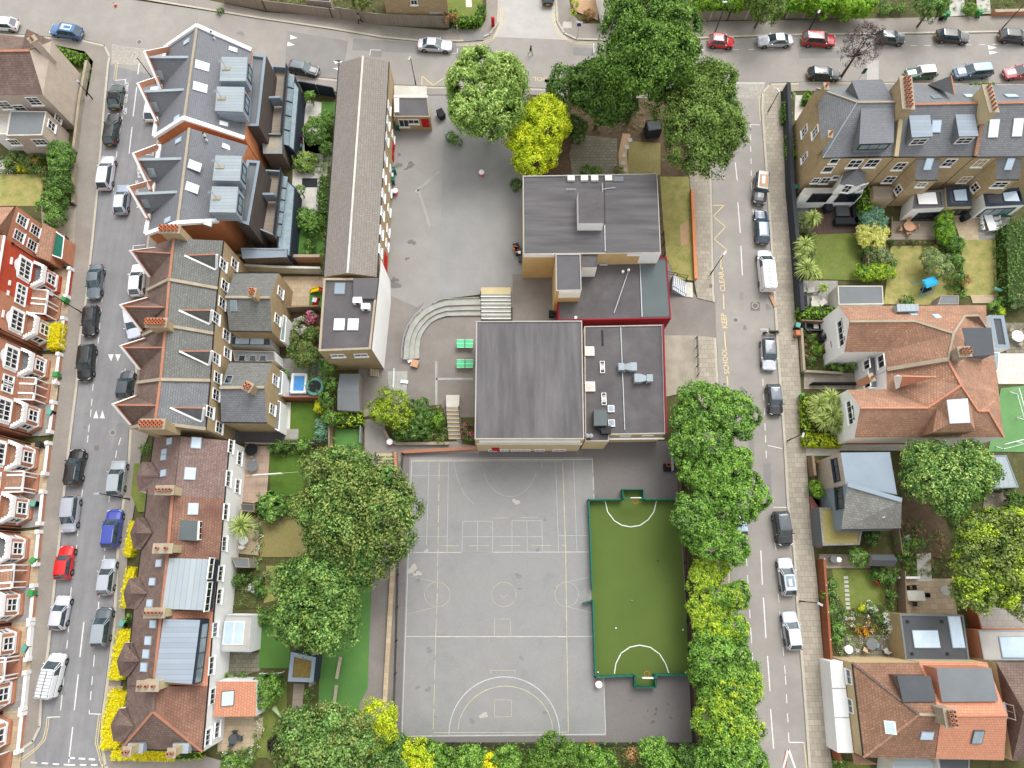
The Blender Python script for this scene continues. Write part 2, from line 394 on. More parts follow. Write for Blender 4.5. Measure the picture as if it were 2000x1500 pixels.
b= M();b.face(PL(RL+RR+RB+RT,0),'road',V_((0,0,1)));struct(b.build('road'))
patch('road_surface',[(216,128),(318,150),(300,330),(279,547),(252,845),(250,890),(239,975),(228,1062),(220,1225),(208,1325),(198,1395),(195,1450),(203,1497),(70,1497),(66,1450),(80,1420),(83,1365),(97,1265),(108,1150),(118,1057),(128,957),(138,862),(152,750),(158,662),(170,587),(182,475),(192,375),(198,300),(205,212),(213,125)],'road_left',.004)
patch('road_surface',[(560,60),(680,80),(668,155),(556,146)],'road_patch',.004)
patch('road_surface',[(977,-50),(1083,-50),(1086,42),(1100,65),(1110,78),(965,72),(974,45)],'road_pale',.004)
patch('road_surface',[(219,86),(330,102),(324,131),(217,124)],'paver',.008)
patch('road_surface',[(1392,162),(1494,162),(1487,192),(1390,192)],'paver',.008)
patch('road_patch',[(1462,858),(1473,860),(1474,895),(1464,895)],'road_patch',.006)
patch('road_patch',[(722,92),(745,92),(745,112),(722,110)],'road_patch',.006)
patch('road_patch',[(1445,570),(1452,570),(1452,586),(1445,586)],'road_patch',.006)
patch('road_surface',[(1693,118),(1716,118),(1716,160),(1693,160)],'road_pale',.006)
KZ= .12
def pave(name,inner,outer,m,kerb=True):
 b= M();b.face(PL(inner+outer[::-1],KZ),m,V_((0,0,1)))
 pi= [P(x,y,0) for x,y in inner]
 for i in range(len(pi)-1):
  u= V_((0,0,KZ));b.face([pi[i],pi[i+1],pi[i+1]+u,pi[i]+u],'granite')
 struct(b.build(name))
 if kerb:
  k= M()
  pc= [P(x,y,KZ+.004) for x,y in inner];cen= sum([P(x,y,0) for x,y in outer],V_())/len(outer)
  for i in range(len(pc)-1):
   d= (pc[i+1]-pc[i]).normalized();n= V_((-d.y,d.x,0))
   mid= P(*outer[min(len(outer)-1,int(i*len(outer)/len(pc)))],0)
   if (mid-pc[i]).dot(n)< 0:n= -n
   k.face([pc[i],pc[i+1],pc[i+1]+n*.3,pc[i]+n*.3],'granite',V_((0,0,1)))
  struct(k.build('kerb'))
WL= [(-60,70),(0,78),(85,88),(150,100),(175,120),(160,200),(150,300),(150,400),(142,525),(125,625),(117,750),(105,850),(90,925),(72,1075),(66,1200),(52,1300),(36,1425),(-60,1440)]
pave('pavement',[(-60,55),(0,65),(160,77),(206,88),(216,110),(213,125),(205,212),(198,300),(192,375),(182,475),(170,587),(158,662),(152,750),(138,862),(128,957),(118,1057),(108,1150),(97,1265),(83,1365),(80,1420),(66,1450),(40,1468),(0,1480),(-60,1484)],WL,'foot')
pave('pavement',[(330,128),(318,150),(300,330),(279,547),(252,845),(250,890),(239,975),(228,1062),(220,1225),(208,1325),(198,1395),(195,1450),(203,1497),(226,1530)],
     [(350,140),(340,170),(318,330),(300,547),(292,845),(275,890),(265,975),(250,1062),(243,1225),(238,1325),(225,1395),(215,1440),(380,1470),(480,1500)],'foot')
pave('pavement',[(262,-4),(500,35),(650,57),(750,74),(815,80),(900,81),(930,79),(958,67),(974,45),(976,15),(976,-60)],[(340,-14),(520,24),(660,33),(750,49),(870,60),(890,52),(940,52),(948,40),(950,10),(948,-30),(950,-60)],'foot')
pave('pavement',[(1084,-60),(1084,0),(1087,42),(1100,65),(1125,77),(1180,79),(1375,75),(1500,70),(1750,66),(2000,62),(2100,62)],[(1112,-60),(1112,0),(1116,25),(1135,46),(1170,46),(1250,45),(1375,42),(1500,40),(1750,35),(2000,30),(2100,30)],'foot')
pave('pavement',[(330,128),(577,147),(660,155),(767,166),(837,169),(1032,172),(1200,177),(1350,176)],[(345,150),(577,158),(640,178),(765,182),(837,185),(1032,185),(1200,190),(1350,195)],'foot_grey')
pave('pavement',[(1350,176),(1378,184),(1386,215),(1388,320),(1391,375),(1395,567),(1397,590)],[(1340,195),(1350,215),(1343,280),(1346,340),(1349,375),(1356,550),(1362,582)],'slabs')
pave('pavement',[(1399,660),(1402,720),(1420,1000),(1443,1450),(1448,1560)],[(1362,655),(1364,735),(1365,1000),(1375,1450),(1380,1560)],'slabs')
pave('pavement',[(1590,1560),(1579,1500),(1576,1450),(1566,1312),(1555,1175),(1549,1075),(1537,987),(1530,857),(1520,725),(1515,645),(1505,475),(1495,330),(1487,215),(1488,180),(1502,163),(1600,160),(1800,162),(2100,165)],
     [(1635,1560),(1622,1470),(1610,1300),(1595,1125),(1592,1100),(1582,1000),(1575,890),(1571,850),(1562,725),(1555,617),(1547,500),(1536,375),(1530,250),(1524,178),(1545,178),(1640,176),(1800,180),(2100,184)],'slabs')
patch('pavement',[(1560,162),(2100,166),(2100,184),(1560,177)],'foot_grey',KZ+.008)
for q in ([(905,62),(945,62),(945,78),(905,80)],):
 patch('pavement_patch',q,'road_patch',KZ+.006)
patch('pavement_patch',[(205,1360),(237,1352),(240,1340),(210,1340)],'patio',KZ+.006)
patch('pavement_patch',[(1100,42),(1117,42),(1117,55),(1098,55)],'concrete_pale',KZ+.006)
patch('driveway',[(1305,500),(1362,582),(1397,590),(1399,660),(1362,655),(1296,655),(1296,560)],'play_c',.03)
patch('driveway',[(1296,655),(1362,655),(1366,760),(1300,775)],'concrete',.05)
UP= .0
patch('playground',[(762,184),(1040,184),(1040,600),(940,600),(938,575),(860,585),(815,615),(790,660),(785,715),(750,722),(745,560)],'play_a',.05)
patch('playground',[(868,184),(1040,184),(1030,345),(1020,345),(1020,500),(1045,600),(1000,570),(938,575),(870,583),(858,583),(862,400)],'play_b',.056)
patch('playground',[(757,575),(815,600),(830,590),(800,630),(786,715),(745,725),(745,600)],'play_c',.060)
patch('yard',[(745,700),(790,655),(840,625),(940,610),(940,860),(900,870),(840,800),(700,800),(700,725)],'play_c',.045)
patch('yard',[(1001,535),(1095,535),(1095,635),(1001,635)],'play_c',.075)
patch('court',[(773,880),(1325,860),(1352,1450),(768,1450)],'court_d',.02)
patch('court',[(800,893),(1158,893),(1183,1437),(783,1440)],'court',.028)
patch('pitch',[(1148,978),(1325,976),(1347,1316),(1161,1321)],'astro',.036)
patch('green_play_surface',[(655,838),(708,838),(706,880),(728,880),(728,930),(735,1085),(726,1125),(718,1345),(702,1375),(700,1430),(620,1430),(626,1250),(640,1080)],'greenplay',.03)
patch('path',[(735,1078),(772,1078),(771,1430),(700,1430),(702,1375),(716,1345),(727,1125)],'play_c',.026)
patch('path',[(712,820),(745,815),(765,868),(940,860),(935,885),(790,886),(775,915),(735,915),(712,880)],'foot_grey',.034)
patch('path',[(735,915),(772,915),(772,1080),(735,1080)],'foot_grey',.03)
patch('planting_bed',[(1030,186),(1343,196),(1347,500),(1290,500),(1285,342),(1020,345)],'soil',.06)
patch('crazy_paving',[(1122,262),(1150,265),(1205,270),(1206,342),(1118,342),(1112,300)],'crazy',.066)
patch('grass',[(1228,275),(1290,280),(1290,342),(1226,342)],'lawn_dead',.07)
patch('grass',[(1289,345),(1346,345),(1355,548),(1320,545),(1300,500)],'lawn_dry',.07)
patch('path',[(1216,260),(1232,262),(1224,300),(1228,342),(1210,342),(1208,300)],'gravel',.072)
patch('grass',[(1328,440),(1345,430),(1346,475),(1330,480)],'gravel',.075)
def mk(name,fn,z):
 b= M();fn(b,z);return struct(b.build(name))
def court_lines(b,z):
 W= .06
 line(b,[(804,899),(1157,897)],W,'wcourt',z);line(b,[(804,899),(785,1438)],W,'wcourt',z);line(b,[(785,1438),(1183,1434)],W*1.2,'wcourt',z)
 line(b,[(1157,897),(1160,978)],W,'wcourt',z,1.6,.5);line(b,[(1179,1322),(1183,1434)],W,'wcourt',z)
 line(b,[(791,1243),(1158,1243)],W,'wcourt',z)
 line(b,[(876,903),(873,1080)],.05,'wfaint',z);line(b,[(838,900),(833,1064)],.05,'wfaint',z);line(b,[(799,1079),(1151,1078)],.06,'wcourt',z)
 line(b,[(803,929),(875,929)],.04,'wfaint',z);line(b,[(800,1048),(873,1048)],.04,'wfaint',z)
 line(b,[(1120,897),(1127,1078)],.05,'wfaint',z);line(b,[(1085,897),(1091,1078)],.05,'wfaint',z)
 for r in ([(904,1018),(962,1018),(962,1079),(902,1079)],[(1000,1017),(1058,1017),(1060,1079),(1000,1079)]):line(b,r,.05,'wfaint',z,closed=True)
 line(b,[(933,1018),(932,1079)],.05,'wfaint',z);line(b,[(904,1048),(1060,1048)],.05,'wfaint',z);line(b,[(1029,1017),(1030,1079)],.05,'wfaint',z)
 line(b,[(1092,1046),(1151,1046)],.05,'wfaint',z)
def arc(cx,cy,rx,ry,a0,a1,n=28):return [(cx+rx*math.cos(math.radians(a0+(a1-a0)*i/n)),cy-ry*math.sin(math.radians(a0+(a1-a0)*i/n))) for i in range(n+1)]
def arcs(b,z):
 line(b,arc(985,1434,108,112,0,180,40),.09,'wcourt',z)
 line(b,arc(996,900,54,70,200,340,20),.04,'wfaint',z)
 line(b,[(886,900),(892,930),(905,962),(925,985)],.04,'wfaint',z)
def arcs_y(b,z):
 line(b,arc(987,1432,93,92,5,175,24),.08,'ylined',z,.9,.9)
 line(b,[(858,905),(854,1163),(851,1243),(846,1432)],.08,'ylined',z,2.0,.5)
 line(b,[(1099,905),(1105,1080),(1107,1243),(1110,1432)],.09,'ylined',z)
 line(b,[(804,901),(1099,900)],.07,'ylined',z);line(b,[(846,1431),(1110,1430)],.07,'ylined',z)
 line(b,[(856,1066),(1104,1065)],.06,'ylined',z,2.4,1.2);line(b,[(851,1244),(1107,1244)],.07,'ylined',z,1.5,.8)
 line(b,arc(984,1161,24,24,0,360,28),.05,'ylined',z);line(b,arc(984,1161,6,5,180,360,8),.05,'ylined',z)
 line(b,arc(854,1161,25,24,-90,90,16),.05,'ylined',z);line(b,arc(854,1161,25,24,90,270,16),.05,'ylined',z,.5,.5)
 line(b,arc(1106,1161,22,24,90,270,16),.05,'ylined',z);line(b,arc(1106,1161,24,24,-90,90,16),.04,'wfaint',z,.5,.5)
 line(b,[(852,1185),(794,1200)],.04,'ylined',z);line(b,[(854,1137),(800,1125)],.04,'wfaint',z)
 line(b,[(1108,1137),(1150,1127)],.04,'wfaint',z);line(b,[(1108,1185),(1156,1197)],.04,'wfaint',z)
 line(b,[(966,1240),(966,1209),(997,1209),(997,1240)],.05,'ylined',z)
 line(b,[(966,1367),(999,1367),(999,1400),(966,1400)],.05,'ylined',z,closed=True)
 line(b,[(958,1315),(958,1309),(1006,1309),(1006,1315)],.05,'ylined',z)
 line(b,[(1058,901),(1058,916)],.05,'ylined',z);line(b,[(960,1012),(1050,1010)],.05,'ylined',z,2,1.5)
mk('court_marking',court_lines,.033);mk('court_marking',arcs,.036);mk('court_marking',arcs_y,.040)
def turf(b,z):
 line(b,[(1182,979),(1187,1000),(1200,1017),(1215,1026),(1232,1029),(1250,1026),(1266,1015),(1277,1000),(1282,979)],.1,'wturf',z)
 line(b,[(1200,1316),(1203,1296),(1213,1276),(1230,1264),(1249,1260),(1270,1264),(1288,1277),(1300,1296),(1306,1314)],.1,'wturf',z)
mk('pitch_marking',turf,.042)
def zig(b,z):
 line(b,[(1391,401),(1414,401)],.12,'yline',z);line(b,[(1414,401),(1393,422),(1417,443),(1395,467),(1420,488),(1408,500),(1408,525)],.12,'yline',z)
 for a,c in (((1411,522),(1411,527)),((1413,574),(1414,604)),((1415,648),(1417,680)),((1420,735),(1423,765))):line(b,[a,c],.14,'yline',z)
 line(b,[(824,166),(824,148),(846,167),(868,151)],.12,'yline',z);line(b,[(1020,154),(1036,155)],.12,'yline',z)
def dl(b,z):
 for off in (0,4):
  line(b,[(891,86+off*.6),(930,86+off*.7),(962,75+off),(978+off*.6,48),(977+off,15)],.08,'yline',z)
  line(b,[(1083-off,10),(1083-off*.8,42),(1092-off*.6,66+off*.4),(1120,82+off*.8),(1160,84+off*.8)],.08,'yline',z)
  line(b,[(96-off,1400),(94-off,1420),(88-off,1445-off*.3),(70,1465-off),(40,1488-off*1.5),(-40,1496-off*1.5)],.08,'yline',z)
  line(b,[(197-off,1395),(190-off,1450),(200-off,1488),(212-off,1520)],.08,'yline',z)
 line(b,[(168,79),(205,87)],.1,'yline',z);line(b,[(222,118),(230,120),(226,158)],.08,'yline',z);line(b,[(226,125),(222,155)],.08,'yline',z)
 line(b,[(1570,1450),(1576,1500)],.1,'yline',z);line(b,[(1482,187),(1485,235)],.08,'yline',z)
 line(b,[(1349,178),(1379,187),(1388,215)],.08,'yline',z)
def wl(b,z):
 w= .12
 line(b,[(272,123),(269,145)],w,'wline',z)
 line(b,[(267,170),(260,227)],w,'wline',z);line(b,[(258,248),(252,300)],w,'wline',z)
 line(b,[(164,1215),(156,1283)],w,'wline',z);line(b,[(153,1317),(145,1387)],w,'wline',z);line(b,[(142,1420),(134,1490)],w,'wline',z)
 for a,c in (((1436,317),(1440,352)),((1441,395),(1446,455)),((1447,480),(1450,538)),((1486,1075),(1489,1142)),((1491,1167),(1496,1246)),((1499,1281),(1504,1350)),((1505,1385),(1511,1462))):line(b,[a,c],w,'wline',z)
 for pts in ([(245,157),(243,156)],[(242,205),(222,340)],[(222,340),(222,372)],[(205,525),(189,700),(182,750),(178,800),(172,850),(165,925),(156,1000),(148,1080),(139,1150),(132,1250),(120,1370),(117,1400)],[(236,855),(228,880),(214,965),(204,1085),(193,1175),(184,1285),(178,1350),(174,1394)],[(245,720),(240,740)],
    [(1413,320),(1414,350)],[(1465,240),(1468,360),(1475,480)],[(1490,740),(1495,850),(1497,900)],[(1458,1090),(1467,1240),(1477,1390),(1482,1450)],[(1520,1160),(1534,1320),(1541,1450)],[(1513,1060),(1516,1075)]):
  line(b,pts,.09,'wline',z,.9,1.0)
 for pts in ([(224,157),(246,155),(244,165)],[(117,1400),(92,1401)],[(174,1394),(200,1395)],[(235,240),(240,240)],[(1510,991),(1540,991)],[(1541,1450),(1570,1450)],[(1485,643),(1500,643)],[(1459,243),(1484,244)],[(1160,84),(1160,103),(1167,103)],[(724,97),(744,98)],[(724,97),(722,108)],[(876,104),(893,104),(894,94)],[(298,288),(299,302)],[(259,300),(300,303)],[(260,480),(284,478)],[(259,500),(260,480)],[(1057,14),(1083,14)],[(1057,6),(1057,14)],[(965,17),(976,17)],[(1500,870),(1527,876)]):
  line(b,pts,.09,'wline',z)
 line(b,[(1363,97),(1400,98),(1480,96)],.08,'wline',z,.9,1.4);line(b,[(1500,95),(1640,92)],.08,'wline',z,.9,1.4);line(b,[(1725,90),(1995,86)],.08,'wline',z,.9,1.1)
 line(b,[(1424,162),(1494,162)],.12,'wline',z)
 for y in (1480,1492):line(b,[(60,1489),(134,1494)] if y==1480 else [(134,1494),(205,1494)],.14,'wline',z,.7,.5)
 line(b,[(134,1480),(194,1484)],.18,'wline',z,.7,.4)
 line(b,[(1540,1462),(1530,1500)],.2,'wline',z);line(b,[(1540,1462),(1553,1500)],.2,'wline',z)
 for t in ([(211,692),(222,692),(217,706)],[(225,692),(236,692),(230,706)],[(182,817),(192,817),(188,801)],[(195,817),(205,817),(200,801)],
              [(567,68),(567,77),(581,74)],[(562,81),(561,90),(576,88)],[(651,118),(668,123),(668,118),(655,125)],[(649,133),(667,139),(667,132)],
              [(1929,88),(1931,97),(1947,93)],[(1931,99),(1933,107),(1949,102)]):
  b.face(PL(t,z),'wline',V_((0,0,1)))
 for t in ([(1534,1462),(1528,1500),(1536,1500),(1538,1478)],):
  b.face(PL(t,z-.002),'redtile2',V_((0,0,1)))
mk('road_marking',zig,.012);mk('road_marking',dl,.014);mk('road_marking',wl,.016)
def words(txt,a,c,width,m,z=.012,name='road_lettering'):
 cu= bpy.data.curves.new(name,'FONT');cu.body= txt;cu.size= 1;cu.resolution_u= 2;cu.offset= .012
 o= bpy.data.objects.new(name,cu);COL.objects.link(o);bpy.context.view_layer.update()
 me= bpy.data.meshes.new_from_object(o.evaluated_get(bpy.context.evaluated_depsgraph_get()));bpy.data.objects.remove(o)
 xs= [v.co.x for v in me.vertices];ys= [v.co.y for v in me.vertices];x0,x1= min(xs),max(xs);y1= max(ys);y0= min(ys)
 A,C= P(*a,z),P(*c,z);d= C-A;Lh= d.length;t= d/Lh;n= V_((-t.y,t.x,0))
 for v in me.vertices:v.co= A+t*(v.co.x-x0)/(x1-x0)*Lh+n*(v.co.y-y0)/(y1-y0)*width
 me.materials.append(mat(m));o= bpy.data.objects.new(name,me);COL.objects.link(o);struct(o);return o
words('SCHOOL',(1425,730),(1419,679),.68,'yline');words('KEEP',(1421,641),(1418,611),.68,'yline');words('CLEAR',(1417,569),(1413,529),.68,'yline')
words('SCHOOL',(1100,152),(1041,150),.65,'yline')
words('CAR',(247,223),(249,210),.4,'wline');words('CLUB',(248,200),(250,184),.4,'wline');words('ONLY',(250,178),(252,160),.4,'wline')
words('PERMIT',(275,346),(271,300),.4,'wline');words('HOLDERS',(272,405),(270,352),.4,'wline')
def manhole(px,py,r,name='manhole_cover',z=.01,m='iron'):
 b= M();c= P(px,py,z);b.lathe(c,[(r*1.25,0),(r,.002)],'concrete_pale',20);b.lathe(c,[(r,.004),(0,.004)],m,20);struct(b.build(name))
for px,py,r in ((1437,625,.32),(1475,597,.35),(272,82,.35),(853,367,.3),(220,845,.3),(1572,172,.25),(1415,750,.2)):manhole(px,py,r)
for q in ([(1466,590),(1484,590),(1484,607),(1466,607)],[(1385,555),(1391,555),(1391,562),(1385,562)],[(184,870),(193,870),(193,880),(184,880)]):patch('drain_cover',q,'iron',KZ+.004 if q[0][0] in (1385,) else .008)
G1= .03
for q,m,z,n in (
 ([(600,195),(628,200),(627,222),(627,300),(596,300),(590,240)],'patio_pale',.03,'patio'),([(628,198),(657,200),(652,245),(627,245)],'astrolawn',.034,'lawn'),
 ([(575,262),(655,280),(645,325),(572,325)],'patio_pale',.03,'patio'),([(572,330),(640,325),(634,425),(568,425)],'patio_pale',.03,'patio'),([(590,348),(620,348),(620,366),(590,366)],'dark',.034,'patio'),
 ([(568,425),(636,425),(632,505),(566,506)],'astrolawn',.034,'lawn'),
 ([(553,540),(632,540),(630,603),(553,606)],'patio',.03,'patio'),([(605,566),(630,566),(629,603),(603,603)],'astrolawn',.036,'lawn'),
 ([(545,606),(628,608),(622,690),(545,690)],'soil',.03,'planting_bed'),([(548,700),(640,700),(630,776),(545,776)],'patio_grey',.03,'patio'),
 ([(564,787),(625,787),(620,860),(560,862)],'lawn_dark',.034,'lawn'),([(556,786),(568,786),(566,848),(556,860)],'patio_pale',.036,'path'),([(556,838),(583,838),(583,858),(556,858)],'patio_grey',.04,'patio'),([(455,842),(558,846),(556,868),(458,866)],'felt_b',.03,'patio'),
 ([(478,868),(528,872),(520,985),(470,980)],'patio_pink',.03,'patio'),([(526,888),(605,888),(590,965),(528,972)],'lawn_dark',.034,'lawn'),([(505,1010),(600,1010),(600,1088),(508,1088)],'lawn_dead',.034,'lawn'),
 ([(465,1015),(505,1010),(505,1085),(455,1080)],'patio',.028,'patio'),([(460,1100),(545,1100),(550,1185),(460,1190)],'bed',.03,'planting_bed'),([(520,1105),(548,1105),(546,1170),(515,1178)],'lawn_dry',.036,'lawn'),
 ([(508,1215),(568,1215),(565,1305),(505,1305)],'astrolawn',.034,'lawn'),([(433,1275),(510,1275),(508,1310),(430,1330)],'crazy',.03,'patio'),
 ([(505,1330),(560,1330),(560,1480),(485,1480),(500,1420)],'lawn',.032,'lawn'),([(425,1400),(515,1398),(510,1440),(480,1465),(425,1468)],'patio',.036,'patio'),([(574,1335),(595,1335),(582,1470),(562,1475)],'deck_grey',.038,'path'),([(595,1335),(618,1335),(605,1430),(590,1430)],'bed',.035,'planting_bed'),
 ([(262,905),(280,905),(292,1000),(270,1000),(255,965)],'lawn',KZ+.02,'lawn'),
 ([(-20,340),(90,340),(92,402),(-20,402)],'lawn_dry',.03,'lawn'),([(-20,305),(100,305),(140,405),(130,440),(-20,405)],'bed',.02,'planting_bed'),([(-60,66),(60,78),(60,100),(-60,95)],'lawn',.12,'lawn'),([(90,84),(165,100),(182,120),(170,190),(120,110)],'bed',.12,'planting_bed'),
 ([(80,402),(150,402),(143,520),(122,520),(105,440),(82,440)],'concrete',.034,'driveway'),
 ([(650,722),(700,722),(700,806),(655,806)],'bed',.03,'planting_bed'),([(700,715),(772,724),(770,790),(712,815),(704,800)],'concrete',.04,'path'),
 ([(757,725),(796,725),(792,800),(762,800)],'cstep',.05,'path'),
 ([(750,800),(862,790),(876,830),(876,862),(775,868),(752,840)],'bed',.1,'planting_bed'),([(900,815),(927,815),(927,870),(902,866)],'bed',.1,'planting_bed'),
 ([(1528,180),(1598,178),(1600,200),(1565,375),(1545,375)],'bed',.03,'planting_bed'),([(1553,186),(1580,186),(1572,235),(1552,235)],'patio_pale',.05,'patio'),
 ([(1552,383),(1678,383),(1677,455),(1588,458),(1553,455)],'deck_dark',.05,'deck'),([(1550,398),(1580,398),(1580,425),(1552,425)],'flat_grey',.06,'patio'),
 ([(1585,458),(1680,455),(1681,548),(1592,545)],'lawn',.04,'lawn'),
 ([(1735,432),(1826,432),(1826,468),(1733,468)],'deck_grey',.05,'deck'),([(1735,468),(1826,468),(1826,480),(1733,480)],'soil',.05,'planting_bed'),([(1740,480),(1830,478),(1880,560),(1840,596),(1726,594)],'lawn_dry',.04,'lawn'),
 ([(1860,424),(1912,424),(1912,468),(1876,468)],'patio',.05,'patio'),([(1910,424),(1972,420),(1972,467),(1912,468)],'patio_grey',.052,'patio'),([(1876,468),(1957,468),(1970,576),(1885,578)],'lawn_dry',.05,'lawn'),([(1955,468),(1965,468),(1985,570),(1970,576)],'gravel',.055,'path'),([(1895,577),(1970,575),(1968,592),(1900,592)],'patio',.055,'patio'),
 ([(1558,548),(1636,548),(1636,596),(1560,598)],'patio_grey',.045,'patio'),([(1566,620),(1690,620),(1690,640),(1568,640)],'patio_grey',.04,'patio'),([(1568,645),(1640,645),(1690,700),(1690,728),(1570,728)],'bed',.06,'planting_bed'),([(1640,705),(1695,700),(1698,760),(1570,760),(1570,730),(1640,730)],'slabs',.04,'path'),([(1570,870),(1640,870),(1640,890),(1575,890)],'white_dirty',.06,'path'),([(1578,888),(1640,888),(1640,990),(1598,990),(1580,960)],'bed',.05,'planting_bed'),([(1600,930),(1612,930),(1614,985),(1604,985)],'redbrick',.055,'path'),([(1581,970),(1600,970),(1606,1070),(1592,1070)],'redtile2',.05,'path'),
 ([(1640,868),(1880,868),(1880,880),(1640,880)],'patio_pale',.045,'path'),([(1955,758),(2080,745),(2080,884),(1930,882)],'turfr',.04,'lawn'),([(1940,690),(2060,690),(2060,750),(1950,750)],'patio_pale',.04,'patio'),([(1960,630),(2060,630),(2060,690),(1965,690)],'crazy',.042,'patio'),
 ([(1760,960),(1850,985),(1850,1060),(1840,1090),(1760,1080)],'soil',.04,'planting_bed'),([(1600,1082),(1700,1082),(1700,1110),(1600,1110)],'deck_grey',.05,'deck'),([(1625,1112),(1730,1112),(1728,1180),(1650,1190),(1630,1150)],'lawn',.045,'lawn'),([(1600,1112),(1750,1112),(1757,1290),(1622,1290)],'bed',.035,'planting_bed'),([(1650,1240),(1740,1240),(1745,1285),(1640,1288)],'crazy',.05,'patio'),
 ([(1757,1130),(1860,1130),(1870,1200),(1757,1198)],'patio',.05,'patio'),([(1888,1180),(2060,1180),(2060,1230),(1905,1230)],'patio_grey',.05,'patio'),([(1790,1082),(1818,1080),(1820,1135),(1792,1135)],'patio_pale',.06,'path'),
 ([(1620,1484),(1700,1490),(1700,1520),(1640,1520)],'lawn',.05,'lawn'),([(1925,960),(1972,965),(1968,1000),(1920,992)],'deck_grey',.05,'deck'),
 ([(850,-60),(946,-60),(940,42),(880,42)],'lawn',.05,'lawn'),([(908,-60),(918,-60),(922,14),(910,14)],'patio_pale',.06,'path'),([(1116,-60),(1170,-60),(1168,40),(1120,20)],'gravel',.13,'driveway'),
 ([(1850,-60),(1880,-60),(1885,30),(1855,32)],'concrete_pale',.13,'path'),([(1900,-60),(1930,-60),(1935,26),(1910,28)],'concrete_pale',.13,'path')):
 patch(n,q,m,z)
defmat('leaf','leaf','000000')
PAL={
 'chestnut':('1c330a','46681f','779440'),'dark':('182f0c','3d5c1f','647f3a'),'olive':('22380e','506a28','7a9044'),
 'oak':('1f340e','516a2a','8c9650'),'lime':('20400e','527a2a','8aac4c'),'limey':('34560f','78962e','aebc3c'),
 'willow':('334f18','6a8838','a6b86a'),'yellow':('5a7408','9cae1c','c8cc30'),'yellowg':('44640e','86a024','b4c43a'),
 'purple':('241a1e','3d2f33','5c4a4c'),'blue':('3d5c40','5a8066','83a68c'),'grey':('4d5e34','74845a','98a27a'),
 'palm':('4d661e','7c9440','b0ba70'),'gold':('cfae06','f2d810','fdea38'),'variegated':('8a8c30','c0c060','e4dc90'),
 'hedge':('2c500e','608a20','92b438'),'mid':('1f3c14','4c7032','82a054'),'dull':('3f4f22','5e6c34','858c4e'),'dead':('6b5232','8f7048','a88a5c'),
 'white':('3d5a24','c8ccb8','f0f0e4'),'pink':('38551f','c0607a','e08aa4'),'pinkr':('38551f','a04058','e0809a'),'orange':('52601c','c8761c','e89a24'),'red':('4a2a14','8e2a1c','c04028'),'black':('120e14','1e181f','2e262c')}
def lf(h):return np.minimum(np.array(lin(h)[:3])*1.45+.008,.85)
def leaves(cl_pos,cl_nrm,cl_r,per,size,pal,seed=0,spread=1.0,blade=1.0,jitter=.2,shade=None):
 per= int(per*1.3)
 r= np.random.default_rng(seed)
 n= len(cl_pos)*per
 c= np.repeat(cl_pos,per,0);nn= np.repeat(cl_nrm,per,0);rr= np.repeat(cl_r,per)[:,None]
 d= r.normal(size=(n,3));d /=np.linalg.norm(d,axis=1)[:,None]+1e-9
 flip= (d*nn).sum(1)< -.3;d[flip] *=-1
 rad= r.random((n,1))**.45
 pos= c+d*rad*rr*spread
 lay= nn*.7+d*.6+r.normal(size=(n,3))*.5;lay /=np.linalg.norm(lay,axis=1)[:,None]+1e-9
 a= np.cross(lay,r.normal(size=(n,3)));a /=np.linalg.norm(a,axis=1)[:,None]+1e-9
 b= np.cross(lay,a);s= size*.86*(.55+.8*r.random((n,1)))
 droop= np.array([[0,0,-.25]])*s
 q= np.stack([pos-a*s*.5*blade,pos-b*s*.28,pos+a*s*.5*blade+droop,pos+b*s*.28],1)
 c0,c1,c2= [lf(h) for h in PAL[pal]]
 t= np.clip((d*nn).sum(1)*.45+rad[:,0]*.55+r.normal(size=n)*jitter,0,1)  # shade painted into leaf colour: dark inside each clump, light on its outside
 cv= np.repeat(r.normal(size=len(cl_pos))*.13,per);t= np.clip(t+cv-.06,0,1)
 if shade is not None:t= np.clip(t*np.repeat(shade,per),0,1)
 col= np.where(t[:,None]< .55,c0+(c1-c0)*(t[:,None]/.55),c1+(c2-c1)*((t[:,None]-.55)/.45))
 return q,col
def leafmesh(name,Q,C,parent=None):
 q= np.concatenate(Q).reshape(-1,3);c= np.concatenate(C);n= len(c)
 off= np.array(parent['_o']) if parent is not None and '_o' in parent else np.zeros(3)
 me= bpy.data.meshes.new(name);me.vertices.add(n*4);me.loops.add(n*4);me.polygons.add(n)
 me.vertices.foreach_set('co',(q-off).ravel().astype(np.float32));me.loops.foreach_set('vertex_index',np.arange(n*4,dtype=np.int32))
 me.polygons.foreach_set('loop_start',np.arange(0,n*4,4,dtype=np.int32));me.update()
 ca= me.color_attributes.new(name='Col',type='FLOAT_COLOR',domain='CORNER')
 ca.data.foreach_set('color',np.repeat(np.concatenate([c,np.ones((n,1))],1),4,0).ravel().astype(np.float32))
 me.materials.append(mat('leaf'));o= bpy.data.objects.new(name,me);COL.objects.link(o)
 if parent is not None:o.parent= parent
 return o
_sd= [100]
def lobe(c,rx,ry,rz,cr,r,under=.35):
 area= 4*math.pi*((rx*ry)**1.6/3+(rx*rz)**1.6/3+(ry*rz)**1.6/3)**(1/1.6)
 n= max(5,int(area*.75/(cr*cr*1.25)))
 d= r.normal(size=(int(n*1.6),3));d /=np.linalg.norm(d,axis=1)[:,None]
 d= d[d[:,2]> -under-.1*r.random(len(d))][:n]
 k= 1-.16*r.random((len(d),1))
 k[r.random(len(d))< .12] *=.82
 p= np.array(c)+d*np.array([rx,ry,rz])*k
 nn= d/np.array([rx,ry,rz]);nn /=np.linalg.norm(nn,axis=1)[:,None]
 return p,nn,np.full(len(d),cr)*(.7+.6*r.random(len(d)))
